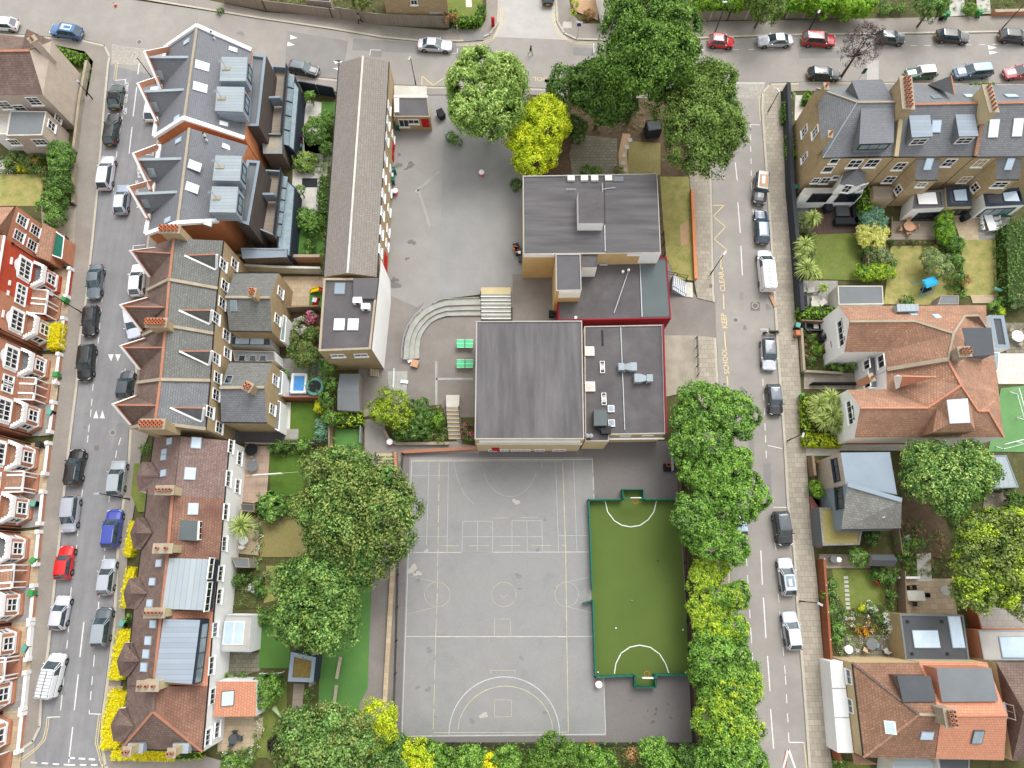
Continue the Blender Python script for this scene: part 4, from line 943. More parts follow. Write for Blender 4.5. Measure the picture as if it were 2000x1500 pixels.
for seg in ((((1105,372),(1125,372)),),(((1176,360),(1176,378)),((1176,372),(1201,369)))):
 b= M();[b.bar(onplane(rf,*a)[0]+V_((0,0,.3)),onplane(rf,*c)[0]+V_((0,0,.3)),.06,'metal') for a,c in seg];b.build('roof_pipe',h.t)
b= M();b.bar(onplane(rf,1181,440)[0]+V_((0,0,.08)),onplane(rf,1182,492)[0]+V_((0,0,.08)),.12,'metal');b.build('roof_gutter',h.t)
h= House('stair_tower','small square flat roofed stair tower between the two big roofs','school building',(1110,540))
h.flat('cream_b','felt_b',[(1085,496,7.2),(1134,496,7.2),(1136,567,7.2),(1086,568,7.2)],parapet=.12,pw=.12,pm='edge')
b= M();A,C= P(1092,568,7.1),P(1135,567,7.1);b.obox((A+C)/2+V_((0,-.06,-.95)),(C-A).normalized(),V_((0,0,1)),V_((0,-1,0)),((C-A).length,1.9,.1),'white');b.build('white_panel',h.t)
h.flat('white','felt_c',[(1135,497,6.6),(1168,497,6.6),(1166,522,6.6),(1137,522,6.6)],z0=3.9,parapet=.1,pw=.12,pm='felt_c',name='lower_roof',wname='white_box')
h= House('entrance_block','low flat roofed entrance block edged with a dark red fascia','school building',(1200,570))
h.flat('redpaint','felt_c',[(1088,515,3.9),(1302,501,3.9),(1311,622,3.9),(1090,626,3.9)],parapet=.1,pw=.15,pm='redpaint');rf= h.ins
h.slab('green_roof_strip','felt_g',[(1250,516,3.84),(1300,508,3.84),(1308,618,3.84),(1254,619,3.84)],.05)
b= M();A,C= P(1250,516,3.9),P(1254,619,3.9);b.bar(A,C,.1,'metal',.1);b.build('roof_seam',h.t)
b= M();b.bar(onplane(rf,1228,528)[0]+V_((0,0,.15)),onplane(rf,1199,612)[0]+V_((0,0,.15)),.08,'metal');b.build('roof_pipe',h.t)
h.sky(rf,1178,514,1.0,.7,'white_dirty','flat_grey','roof_vent',.4)
for px,py in ((1227,529),(1216,532),(1124,622)):c= onplane(rf,px,py)[0];b= M();b.lathe(c,[(.15,0),(.12,.3),(.18,.35),(0,.42)],'white',10);b.build('roof_cowl',h.t)
h= House('sports_hall','school hall with the largest plain dark flat roof beside the court','school building',(1030,745))
q= h.flat('cream','felt_y',[(930,627,7.6),(1137,626,7.6),(1141,858,7.6),(927,858,7.6)],parapet=.12,pw=.13,pm='edge');HQ= q[2]
b= M();A,C= P(929,858,7.5),P(1141,858,7.5);b.obox((A+C)/2+V_((0,-.08,-1.0)),(C-A).normalized(),V_((0,0,1)),V_((0,-1,0)),((C-A).length*.94,.9,.12),'white');b.obox((A+C)/2+V_((0,-.05,-2.5)),(C-A).normalized(),V_((0,0,1)),V_((0,-1,0)),((C-A).length,.14,.12),'white');b.build('fascia',h.t)
for px,w,m in ((962,1.0,'navy'),(985,1.0,'glass'),(1003,.7,'glass'),(1016,.75,'redpaint'),(1030,.75,'redpaint'),(1054,1.2,'purple'),(1092,1.6,'redpaint')):
 h.win(HQ,px,879,w,1.0,nx=2,ny=1,gm=m,sill=False)
h.door(HQ,968,877,.9,2.0,'reddoor')
h= House('kitchen_block','lower dark roofed school block with metal air ducts on its roof','school building',(1220,740))
q= h.flat('cream','felt_c',[(1141,637,4.9),(1294,634,4.9),(1300,847,4.9),(1190,849,4.9),(1189,862,4.9),(1143,862,4.9)],parapet=.12,pw=.13,pm='edge');rf= h.ins
b= M();A,C= P(1294,634,4.9),P(1300,847,4.9);b.bar(A+V_((.06,0,.02)),C+V_((.06,0,.02)),.16,'redpaint',.5);b.build('red_edge',h.t)
for px,py,w in ((1151,687,1.1),(1152,756,1.15)):h.sky(rf,px,py,w,w,'white','white_dirty','skylight',.3)
for px,py in ((1193,799),(1194,827)):h.sky(rf,px,py,.75,.8,'white','glass_grey','skylight',.25)
h.block('plant_box','felt_g',[(1160,800,6.0),(1185,801,6.0),(1186,831,6.0),(1160,831,6.0)],4.7,'felt_g')
b= M();c= onplane(rf,1182,842)[0];b.box((c.x,c.y,c.z+.4),(1.1,.9,.8),'trim');b.tube(c+V_((-.5,0,.5)),c+V_((-1.2,.5,.5)),.22,.22,'trim',10);b.build('extractor_fan',h.t)
for px,py,s_ in ((1224,720,1),(1254,742,-1)):
 c= onplane(rf,px,py)[0]+V_((0,0,.55));b= M();b.box(c+V_((-s_*.75,0,0)),(.7,.85,.7),'lead');
 b.hull([c+V_((-s_*.4,-.28,-.3)),c+V_((s_*.4,-.5,-.35)),c+V_((s_*.4,.5,-.35)),c+V_((-s_*.4,.28,-.3))],[c+V_((-s_*.4,-.28,.25)),c+V_((s_*.4,-.5,.35)),c+V_((s_*.4,.5,.35)),c+V_((-s_*.4,.28,.25))],'lead')
 b.box(c+V_((s_*.72,0,0)),(.64,1.0,.72),'lead');b.box(c+V_((-.3,0,-.45)),(.15,.9,.2),'white_dirty');b.box(c+V_((.5,0,-.45)),(.15,.9,.2),'white_dirty');b.build('air_duct',h.t)
for px in (1146,1153):c= onplane(rf,px,853)[0];b= M();b.lathe(c,[(.2,0),(.2,.6),(.26,.62),(0,.8)],'metal',10);b.build('roof_flue',h.t)
for px,py in ((1176,718),(1179,780)):
 c= onplane(rf,px,py)[0]+V_((0,0,.25));b= M()
 for dx in (-.25,.25):b.bar(c+V_((dx,-.7,0)),c+V_((dx,.7,0)),.06,'white')
 for k in range(5):b.bar(c+V_((-.25,-.7+k*.35,0)),c+V_((.25,-.7+k*.35,0)),.05,'white')
 b.box(c+V_((0,0,-.1)),(.4,.5,.2),'metal');b.build('roof_ladder',h.t)
b= M();b.bar(onplane(rf,1212,640)[0]+V_((0,0,.1)),onplane(rf,1220,840)[0]+V_((0,0,.1)),.1,'metal',.08);b.build('cable_tray',h.t)
b= M();b.bar(onplane(rf,1176,645)[0]+V_((0,0,.02)),onplane(rf,1177,676)[0]+V_((0,0,.02)),.25,'dark',.02);b.build('roof_seam',h.t)
h.win(q[2],1221,852,1.3,.7,nx=1,ny=1,sill=False);h.win(q[2],1265,851,1.3,.7,nx=1,ny=1,sill=False)
b= M();A,C= P(1190,856,4.0),P(1297,855,4.0);b.bar(A+V_((0,-.1,0)),C+V_((0,-.1,0)),.15,'white',.25);b.build('white_band',h.t)
def loft_curve(c0,c3,k,n):
 return [(a[0]+(b_[0]-a[0])*k/n,a[1]+(b_[1]-a[1])*k/n) for a,b_ in zip(c0,c3)]
C0= [(788,702),(789,680),(792,660),(800,638),(812,620),(828,605),(848,594),(870,587),(905,585),(940,584)]
C3= [(819,700),(819,680),(821,664),(825,652),(832,641),(842,630),(855,622),(872,617),(905,616),(940,616)]
t= thing('amphitheatre_steps','curved grey concrete seating steps between upper playground and lower yard','steps',(0,0,0))
for k in range(3):
 a,c= loft_curve(C0,C3,k,3),loft_curve(C0,C3,k+1,3);zz= .75-.24*k;b= M()
 for i in range(len(a)-1):
  pts= [P(*a[i],zz),P(*a[i+1],zz),P(*c[i+1],zz),P(*c[i],zz)];b.face(pts,'cstep',V_((0,0,1)))
  b.face([P(*c[i],zz),P(*c[i+1],zz),V_((*P(*c[i+1],zz).xy,0)),V_((*P(*c[i],zz).xy,0))],'concrete')
 b.build('step',t)
b= M();pr= [P(x-4,y-3,1.0) for x,y in C0]
for i in range(len(pr)-1):b.bar(pr[i],pr[i+1],.05,'metal');b.bar(pr[i]-V_((0,0,.4)),pr[i+1]-V_((0,0,.4)),.03,'metal');b.bar(pr[i]-V_((0,0,1)),pr[i],.05,'metal')
b.build('handrail',t)
def stairs(label,a,c,d,n,z1,m='concrete',edge='yline',name='staircase',rail=True,cap=None):
 A,C,D_= P(*a,0),P(*c,0),P(*d,0);run= (D_-A);t= wthing(name,label,'steps',(A+C)/2);
 for k in range(n):
  z= z1*(n-k)/n;p0= A+run*k/n;p1= A+run*(k+1)/n;o= C-A;b= M();b.prism([p0,p0+o,p1+o,p1],0,z,m);
  if edge:b.prism([p1-run.normalized()*.08,p1+o-run.normalized()*.08,p1+o,p1],z,z+.012,edge)
  b.build('step',t)
 if rail:
  for e in (V_(),C-A):
   b= M();b.bar(A+e+V_((0,0,z1+.9)),A+e+run+V_((0,0,.9)),.05,'trim');b.bar(A+e+V_((0,0,0)),A+e+V_((0,0,z1+.9)),.05,'trim');b.bar(A+e+run,A+e+run+V_((0,0,.9)),.05,'trim');b.build('handrail',t)
 return t
stairs('wide steps with white edged treads beside the table tennis yard',(940,580),(998,580),(940,624),7,1.05,'cstep','white')
b= M();b.prism([P(940,568,0),P(997,568,0),P(998,581,0),P(940,581,0)],0,1.1,'white_dirty','sand');o= b.build('landing');tag(o,'cream landing slab at the top of the wide white edged steps','landing')
stairs('narrow steps with yellow edges leading down to the court path',(873,800),(898,800),(876,858),8,1.1,'concrete','yline')
b= M();b.prism([P(873,776,0),P(899,776,0),P(898,800,0),P(873,800,0)],0,1.15,'patio','white_dirty');tag(b.build('landing'),'pale landing slab above the narrow yellow edged steps','landing')
stairs('flight of tan steps beside the green play surface',(737,887),(771,887),(737,912),4,.6,'patio','concrete')
stairs('short steps with yellow edges behind the grey shed',(724,722),(724,736),(740,722),4,.5,'concrete','yline',rail=False)
stairs('metal steps down from the entrance block to the driveway',(1311,545),(1308,572),(1340,553),7,1.2,'lead','white','fire_escape')
b= M();b.prism([P(1338,552,0),P(1352,553,0),P(1353,582,0),P(1338,580,0)],0,.15,'white_dirty');tag(b.build('landing'),'pale slab at the foot of the metal steps by the driveway','landing')
def modern(label,N,S,nw,sw,ne,se,rearring,gab,dor,skys,base,north):
 h= House('apartment_house',label,'house',base,'modern slate roofed blocks with metal dormers')
 N,S,nw,sw,ne,se= (*N,10.8),(*S,10.8),(*nw,7.6),(*sw,7.6),(*ne,7.6),(*se,7.6)
 L_,R_= [nw,sw,S,N],[ne,se,S,N]
 h.roof('slate_new',[L_,R_]);h.ridge(N,S,'coping',.3)
 q= h.walls('orange',[nw,sw,se,ne,nw])
 h.faces('gable_wall','orange',[[nw,ne,N]]);h.faces('gable_wall','orange',[[sw,se,S]])
 for e,rdg,r2 in (((nw,N,ne) if north else None,0,0),((sw,S,se),0,0)):
  if e is None:continue
  for a,c in ((e[0],e[1]),(e[1],e[2])):
   b= M();A,C= W3(a),W3(c);u= V_((0,0,.3));b.bar(A+u*.4,C+u*.4,.5,'white',.35);b.build('parapet',h.t)
 A,C= W3(nw),W3(sw);b= M();b.bar(A+V_((-.1,0,.1)),C+V_((-.1,0,.1)),.45,'white',.4);b.build('eave_parapet',h.t)
 for ap,bk,ft,k1,k2 in gab:
  g= h.gable((*ap,10.2),(*bk,10.2),(*ft,7.6),'slate_new','redbrick',((*k1,11.2),(*k2,8.4)),'white',rm='lead')
  h.sky([(*ap,10.2),(*ft,7.6),(*bk,10.2)],ft[0]-.0+(-3),ft[1]-25,.8,1.1,'lead','glass_grey')
 for d in dor:
  Q= h.dormer([(*p,10.3) for p in d],'zinc',2.1,'zinc_v')
  x,y= (d[1][0]+d[2][0])/2+7,(d[1][1]+d[2][1])/2+10
  h.win(Q[1],x,y,2.2,1.3,'navy',2,1,'glass_grey',sill=False)
  c= (d[0][0]+8,d[0][1]+22);b= M();A= P(*c,10.3);b.bar(A+V_((-.5,0,.05)),A+V_((.5,0,.05)),.5,'concrete',.1);b.tube(A,A+V_((0,0,1.4)),.03,.03,'metal',6)
  for kk in range(5):b.bar(A+V_((-.4+kk*.2,-.25,1.3)),A+V_((-.4+kk*.2,.25,1.3)),.025,'metal')
  b.bar(A+V_((-.5,0,1.3)),A+V_((.5,0,1.3)),.03,'metal');b.build('aerial',h.t)
 for px,py,w,l,side in skys:h.sky(R_ if side else L_,px,py,w,l,'lead','white' if side else 'glass_sky')
 for dx,dy in ((30,15),(34,24)):
  c= onplane([W3(v) for v in R_],N[0]+dx,N[1]+dy)[0];b= M();b.lathe(c,[(.12,-.1),(.12,.4),(.16,.42),(.16,.5),(0,.5)],'white',8,ms=['white','white','white','dark']);b.build('flue',h.t)
 h.flat('timber_dark','flat_grey',[(*p,7.2) for p in rearring],parapet=.35,pw=.35,pm='flat_blue',name='rear_roof',wname='rear_wall')
 return h
h= modern('modern house with white edged slate roof and two metal dormers, at the top corner',(385,52),(360,232),(327,92),(304,268),(491,99),(478,271),[(489,104),(520,108),(505,246),(480,246)],
   [((290,112),(376,112),(315,172),(281,100),(313,174)),((283,179),(367,175),(305,234),(268,162),(304,237))],
   [[(434,112),(482,113),(479,157),(430,157)],[(425,170),(476,171),(473,217),(421,215)]],
   [(395,129,1.3,1.7,1),(391,171,1.3,1.7,1),(455,97,.7,1.1,1),(437,242,.7,1.1,1),(365,82,.7,1.2,0),(346,231,.7,1.2,0)],(410,200),True)
h2= modern('modern house with slate roof and two metal dormers, below the corner one',(370,250),(347,437),(315,285),(288,458),(484,284),(427,432),[(482,312),(508,314),(486,440),(458,430)],
   [((270,312),(362,310),(300,362),(259,299),(292,370)),((265,379),(352,375),(288,422),(249,364),(286,426))],
   [[(422,304),(471,306),(467,352),(416,351)],[(415,365),(464,366),(459,414),(410,413)]],
   [(380,324,1.2,1.5,1),(375,367,1.2,1.5,1),(442,287,.7,1.1,1),(405,436,.7,1.1,1),(349,275,.7,1.2,0),(328,430,.7,1.2,0)],(395,370),False)
def terrace_ext(label,ring,deckring,glassring,divs,base):
 h= House('rear_extension',label,'extension',base,'timber clad rear extensions with balconies')
 q= h.flat('timber','deck_grey',[(*p,3.9) for p in ring],parapet=.9,pw=.18,pm='flat_blue',name='balcony_floor')
 pl= [P(*p,3.0) for p in glassring];b= M();b.prism(pl,0,2.95,'navy','glass_grey');b.build('glass_roof',h.t)
 for k in range(1,5):
  a= pl[0].lerp(pl[3],k/5);c= pl[1].lerp(pl[2],k/5);b= M();b.bar(a+V_((0,0,.02)),c+V_((0,0,.02)),.1,'navy',.1);b.build('glazing_bar',h.t)
 b= M();a,c= P(*ring[1],3.95),P(*ring[2],3.95);b.bar(a+V_((.1,0,.3)),c+V_((.1,0,.3)),.08,'navy',.7);b.build('balustrade',h.t)
 for a,c in divs:b= M();b.bar(P(*a,4.2),P(*c,4.2),.3,'flat_blue',1.6);b.build('divider',h.t)
 return h
terrace_ext('timber clad extension with two roof terraces behind the corner modern house',[(531,128),(560,130),(549,263),(516,262)],None,[(562,142),(575,146),(564,284),(549,280)],[((521,198),(551,197))],(545,200))
terrace_ext('timber clad extension with two roof terraces behind the second modern house',[(519,331),(549,333),(535,460),(500,445)],None,[(551,343),(562,345),(548,462),(535,460)],[((508,385),(539,385))],(530,400))
h= House('glass_extension','dark framed glass fronted garden extension of the corner modern house','extension',(575,210))
h.flat('navy','glass_grey',[(563,140,2.9),(585,172,2.9),(575,296,2.9),(552,276,2.9)],parapet=.05,pw=.15,pm='navy')
h= House('glass_extension','dark framed glass fronted garden extension of the second modern house','extension',(565,400))
h.flat('navy','glass_grey',[(553,343,2.9),(577,366,2.9),(567,500,2.9),(540,498,2.9)],parapet=.05,pw=.15,pm='navy')
h= House('timber_wing','grey timber clad lower wing between the two modern houses','extension',(530,300))
h.flat('timber','concrete',[(511,262,3.6),(551,262,3.6),(551,300,3.6),(514,300,3.6)],parapet=.1,pw=.2,pm='flat_blue')
h= House('timber_wing','blue grey roofed lower wing at the end of the second modern house','extension',(500,490))
h.flat('timber','flat_blue',[(470,484,3.2),(560,485,3.2),(560,502,3.2),(474,505,3.2)],parapet=.1,pw=.2,pm='flat_blue')
h.flat('timber_dark','timber',[(430,434,7.0),(463,436,6.0),(503,487,3.3),(470,487,3.3)],parapet=.02,pw=.05,pm='timber',name='side_roof',wname='side_wall') if 0 else None
VG= 'Victorian terrace with brown tiled front gables'
def vic(label,r0,r1,l0,l1,e0,e1,gb,dm,right,winpts,pots=None,base=None):
 h= House('terraced_house',label,'house',base,VG)
 R0,R1,L0,L1,E0,E1= (*r0,10.8),(*r1,10.8),(*l0,8),(*l1,8),(*e0,8),(*e1,8)
 h.roof('roofbrown',[[L0,L1,R1,R0]],'front_roof');h.roof(right,[[E0,E1,R1,R0]],'rear_roof');h.ridge(R0,R1,'terracotta',.28)
 Q= h.walls('stock',[L0,L1,E1,E0,L0]);h.faces('gable_wall','stock',[[L1,E1,R1]])
 for a,c in ((L1,R1),(R1,E1)):
  b= M();A,C= W3(a),W3(c);b.bar(A+V_((0,0,.1)),C+V_((0,0,.1)),.35,'coping',.3);b.build('party_parapet',h.t)
 h.gutter(E0,E1);wq= Q[2]
 ap,bk,ft,k1= gb
 h.gable((*ap,10.6),(*bk,10.6),(*ft,8),'roofbrown','redbrick',((*k1,11.2),(*ft,8.4)),'white',rm='terracotta')
 bk,ap,ft= dm
 h.gable((*ap,9.9),(*bk,9.9),(*ft,8.0),right,'stock',None,rm='terracotta',z0=7,name='rear_gable')
 b= M();b.bar(P(*bk,10.15),P(*ft,8.25),.2,'white',.14);b.build('valley',h.t)
 b= M();b.bar(P(*ap,9.95)+V_((.1,0,0)),P(*ft,8.1)+V_((.1,0,0)),.16,'white',.25);b.build('bargeboard',h.t)
 for px,py in winpts:h.win(wq,px,py,1.3,1.7)
 if pots:h.chimney((*pots[0],12.2),(*pots[1],12.2),8.5,'stock',pots[2],2,.9)
 return h,wq
h,_= vic('brick terraced house with a chimney against the white edged modern roof',(340,466),(331,547),(303,478),(289,568),(437,470),(425,564),((263,491),(338,495),(291,541),(253,489)),((360,499),(422,497),(421,527)),'slate_old',[(435,517),(457,516),(438,558)],((312,447),(350,447),5),(370,510))
h,_= vic('brick terraced house with pale speckled slates and five chimney pots at its lower end',(331,547),(324,636),(289,568),(281,655),(425,564),(417,652),((245,599),(321,600),(275,647),(234,595)),((349,606),(412,606),(409,633)),'slate_old',[(433,592),(421,621),(441,655)],((286,630),(324,630),6),(370,600))
h,_= vic('brick terraced house with white edged gable beside the right hand speed triangles',(324,636),(314,742),(281,655),(270,748),(417,652),(411,744),((245,679),(321,679),(272,722),(234,675)),((350,686),(412,686),(407,713)),'slate_old',[(421,700),(443,690),(424,738)],None,(360,690))
h,_= vic('brick terraced house with blue grey slates and square chimney pots at the end',(314,742),(303,826),(270,748),(256,836),(411,744),(402,838),((230,791),(305,792),(254,830),(219,789)),((332,796),(397,797),(393,824)),'slate',[(421,771),(409,805),(427,835)],((274,828),(320,828),6),(350,790))
def outrigger(label,base,ridge,top,bot,slate,wins,pot,wq=None):
 h= House('back_addition',label,'extension',base,'brick back additions of the Victorian terrace')
 a,c= ridge;A,C= (*a,7.2),(*c,7.2);T= [(*p,5.6) for p in top];B_= [(*p,5.6) for p in bot]
 h.roof(slate[0],[[T[0],T[1],C,A]]);h.roof(slate[1],[[B_[0],B_[1],C,A]])
 Q= h.walls('stock',[T[0],T[1],C,B_[1],B_[0]]);b= M();b.bar(W3(A)+V_((0,0,.1)),W3(C)+V_((0,0,.1)),.3,'coping',.25);b.build('party_parapet',h.t)
 h.chimney((*pot[0],8.8),(*pot[1],8.8),6.3,'stock',2,2,.9);h.gutter(T[0],T[1]);h.gutter(B_[0],B_[1])
 E0,E1= W3(T[1]),W3(B_[1]);qe= [V_((*E0.xy,0)),V_((*E1.xy,0)),E1,E0]
 for px,py in wins:h.win(qe,px,py,1.2,1.7)
 return h,qe
h,_= outrigger('twin slate back additions of the upper Victorian pair with clustered round pots',(500,590),((441,581),(528,582)),((457,533),(544,533)),((448,647),(531,648)),('slate_old','slate_old'),[(547,571),(541,624)],((488,570),(498,571)))
h.sky([(448,647,5.6),(531,648,5.6),(528,582,7.2),(441,581,7.2)],457,597,.8,1.3,'lead','glass_grey')
h,_= outrigger('twin slate back additions of the lower Victorian pair, one darker blue',(490,770),((430,758),(517,757)),((448,707),(531,708)),((432,825),(521,826)),('slate_old','slate'),[(537,743),(531,800)],((478,752),(490,758)))
h.sky([(448,707,5.6),(531,708,5.6),(517,757,7.2),(430,758,7.2)],447,742,.8,1.2,'lead','glass')
h= House('side_return','low dark roof with long rooflights between the two pairs of back additions','extension',(490,675))
h.flat('white_dirty','flat_dark',[(452,656,3.1),(528,657,3.1),(530,676,3.1),(450,675,3.1)],parapet=.1,pw=.15,pm='flat_blue');rf= h.ins
h.sky(rf,474,665,1.8,1.1);h.sky(rf,503,666,1.8,1.1)
h.flat('white','slate',[(454,684,3.0),(536,686,3.0),(538,705,3.0),(458,705,3.0)],parapet=.1,pw=.15,pm='wood_grey',name='lower_roof',wname='lower_wall');rf= h.ins
for px in (473,494,514):h.sky(rf,px,700,.8,.8,'lead','glass')
h= House('garden_room','low white walled glazed room at the end of the lower brown pair','extension',(550,620));h.flat('white','glass_grey',[(553,614,2.7),(560,619,2.7),(556,668,2.7),(546,664,2.7)],parapet=.05,pw=.1,pm='white')
h= House('garden_room','white rendered ground floor end wall beside the dark green lawn','extension',(550,800));q= h.flat('white','flat_grey',[(541,781,2.7),(549,785,2.7),(545,842,2.7),(536,838,2.7)],parapet=.05,pw=.1,pm='white')
h= House('garden_room','grey glazed lean-to facing the patio with the paddling pool','extension',(552,750));h.flat('white','glass_grey',[(545,722,2.7),(553,726,2.7),(550,770,2.7),(541,770,2.7)],parapet=.05,pw=.1,pm='white')
CG= 'brown tiled terrace with white rendered backs'
def cot(label,r0,r1,l0,l1,e0,e1,mf,mr,bay,skl,skr,pots,base,wins,rwall='white'):
 h= House('terraced_house',label,'house',base,CG)
 R0,R1,L0,L1,E0,E1= (*r0,7.8),(*r1,7.8),(*l0,5),(*l1,5),(*e0,5),(*e1,5)
 h.roof(mf,[[L0,L1,R1,R0]],'front_roof');h.roof(mr,[[E0,E1,R1,R0]],'rear_roof');h.ridge(R0,R1,'terracotta' if mf!='roofpink' else 'roofbrown',.3)
 Q= h.walls(rwall,[L0,L1,E1,E0,L0]);h.gutter(E0,E1);h.gutter(L0,L1)
 if bay:
  pts= [(*p,4.4) for p in bay[:2]];v= bay
  A= [P(*v[0],5.4),P(*v[1],4.3),P(*v[2],4.3),P(*v[3],4.3),P(*v[4],4.3),P(*v[5],5.4)];top= P(*bay[6],6.3);mid= (P(*v[2],6.0)+P(*v[3],6.0))/2;m0= P(*bay[7],6.0)
  b= M()
  b.face([top,A[0],A[1],m0],mf,V_((0,0,1)));b.face([m0,A[1],A[2]],mf,V_((0,0,1)));b.face([m0,A[2],A[3]],mf,V_((0,0,1))) ; b.face([m0,A[3],A[4]],mf,V_((0,0,1)));b.face([top,m0,A[4],A[5]],mf,V_((0,0,1)));b.build('bay_roof',h.t)
  h.walls('white',A,0,'bay_wall');b= M();b.bar(m0+V_((0,0,.04)),top+V_((0,0,.04)),.2,'roofbrown',.1);b.build('bay_ridge',h.t)
 for px,py,w,l,nx in skl:h.sky([L0,L1,R1,R0],px,py,w,l,'lead','glass_sky',nx=nx)
 for px,py,w,l,nx in skr:h.sky([E0,E1,R1,R0],px,py,w,l,'lead','glass_sky',nx=nx)
 if pots:h.chimney((*pots[0],9.3),(*pots[1],9.3),6.5,'sand',pots[2],1,.8,'terracotta')
 for px,py,w in wins:h.win(Q[2],px,py,w,1.2,nx=3,ny=1)
 return h,Q[2]
h,_= cot('terraced house with a pinkish mossy roof and small round lawn, below the Victorian houses',(350,852),(337,969),(300,856),(287,966),(449,861),(439,974),'roofpink','roofpink',[(296,903),(278,902),(266,927),(264,928),(271,960),(298,962),(312,930),(277,929)],
   [(332,862,.8,1.1,1),(321,888,1.3,1.1,2),(320,924,.8,1.1,1)],[(383,865,1.3,1.1,1),(371,925,1.4,1.2,1)],((305,957),(338,957),5),(360,920),[(450,872,1.5),(467,895,1.6),(445,935,1.8),(463,950,1.6)])
h,_= cot('terraced house with a rusty red roof and a flat white windowed dormer',(337,969),(328,1083),(287,966),(275,1078),(439,974),(430,1088),'roofbrown','roofred',[(282,1011),(267,1010),(255,1038),(254,1042),(261,1072),(276,1072),(297,1040),(268,1040)],
   [],[(377,994,1.3,1.1,1)],((300,1071),(335,1071),2),(360,1030),[(440,1000,1.8),(437,1062,1.6)])
Q= h.dormer([(348,1016,7.3),(384,1018,7.3),(382,1055,7.3),(343,1053,7.3)],'felt_g',1.3,'white');b= M();h.win(Q[1],391,1036,2.0,.9,'white',3,1,sill=False)
h,_= cot('terraced house with a pale panelled metal dormer roof',(328,1083),(316,1192),(275,1078),(261,1190),(430,1088),(418,1195),'roofbrown','roofred',[(271,1128),(252,1130),(242,1155),(241,1160),(247,1188),(266,1190),(287,1158),(256,1157)],
   [(311,1100,.8,1.1,1),(298,1136,.8,1.1,1),(293,1178,.8,1.1,1)],[],((283,1197),(320,1197),5),(350,1140),[(430,1120,1.6),(427,1165,1.6)])
h.block('dormer','navy',[(330,1090,8.0),(410,1092,8.0),(397,1192,8.0),(317,1189,8.0)],5.8,'zinc_x');Qd= vq((410,1092,8.0),(397,1192,8.0),5.8);h.win(Qd,411,1110,2.2,1.2,'white',3,1,sill=False);h.win(Qd,406,1165,3.0,1.2,'white',4,1,sill=False)
h,_= cot('terraced house with a ribbed grey dormer roof and long dark glazing',(316,1192),(301,1336),(261,1190),(247,1340),(418,1195),(407,1340),'roofbrown','roofbright',[(257,1255),(244,1255),(229,1288),(228,1292),(234,1320),(250,1321),(272,1290),(243,1290)],
   [(300,1219,.8,1.2,1),(290,1251,.9,1.2,1),(286,1277,.9,1.2,1),(282,1303,.9,1.2,1)],[],((268,1340),(308,1340),3),(345,1270),[(419,1230,1.5),(412,1300,1.8)])
h.block('dormer','navy',[(319,1209,8.0),(391,1211,8.0),(375,1336,8.0),(302,1331,8.0)],5.8,'zinc_v');Qd= vq((391,1211,8.0),(375,1336,8.0),5.8);h.win(Qd,393,1275,5.8,1.7,'navy',4,1,'glass_grey',sill=False)
h= House('terraced_house','end terraced house with a brown hipped roof surrounded by yellow hedge','house',(320,1410),CG)
L0,L1,E0,E1,R0,R1= (249,1340,5),(237,1463,5),(407,1340,5),(396,1468,5),(303,1340,7.8),(299,1390,7.8)
h.roof('roofred',[[E0,E1,R1,R0]],'rear_roof');h.roof('roofbrown',[[L0,L1,R1,R0]],'front_roof');h.roof('roofbrown',[[L1,E1,R1]],'hip_roof');h.ridge(R0,R1,'roofbrown');h.ridge(R1,L1,'terracotta');h.ridge(R1,E1,'terracotta')
Q= h.walls('white',[L0,L1,E1,E0,L0]);h.gutter(E0,E1);h.gutter(L1,E1)
for px,py in ((414,1360),(405,1440),(423,1425)):h.win(Q[2],px,py,1.6,1.2,nx=3,ny=1)
v= [(246,1383),(232,1384),(217,1413),(216,1417),(221,1447),(240,1450)];A= [P(*v[0],5.3),P(*v[1],4.3),P(*v[2],4.3),P(*v[3],4.3),P(*v[4],4.3),P(*v[5],5.3)];m0= P(231,1416,5.9);top= P(262,1419,6.2);b= M()
for pl in ([top,A[0],A[1],m0],[m0,A[1],A[2]],[m0,A[2],A[3]],[m0,A[3],A[4]],[top,m0,A[4],A[5]]):b.face(pl,'roofbrown',V_((0,0,1)))
b.build('bay_roof',h.t);h.walls('white',A,0,'bay_wall')
h.chimney((241,1468,7.6),(254,1468,7.6),4.5,'sand',2,1,.7,'terracotta');h.chimney((328,1471,7.6),(341,1471,7.6),4.5,'sand',2,1,.7,'terracotta')
for px in (262,350):b= M();c= P(px+6,1460,5.6);b.box(c,(1.6,.9,.8),'lead');b.build('roof_vent',h.t)
h= House('rear_extension','pale concrete roofed extension with a four pane rooflight','extension',(465,1240))
h.flat('white','concrete_pale',[(439,1201,3.0),(494,1202,3.0),(489,1274,3.0),(430,1273,3.0)],parapet=.05,pw=.12,pm='lead');h.sky(h.ins,457,1236,2.2,2.4,'white','glass_sky',nx=2)
h= House('rear_extension','extension with a bright terracotta tiled lean-to roof','extension',(460,1365))
T= [(424,1331,3.8),(500,1331,2.8),(500,1399,2.8),(416,1400,3.8)];h.roof('roofbright',[T]);h.walls('white',T,0,closed=True);h.sky(T,445,1364,1.5,1.3,'roofbrown','glass_sky')
h= House('garden_studio','small garden studio with a sedum roof and pale blue edge','shed',(590,1300))
h.flat('navy','sedum',[(568,1273,2.6),(617,1284,2.6),(612,1333,2.6),(562,1331,2.6)],parapet=.12,pw=.42,pm='flat_blue')
h= House('detached_house','pebble dashed beige corner house with a brown tiled roof','house',(90,170))
NE_,SE_,R_= (101,80,7),(84,185,7),(58,99,9.4)
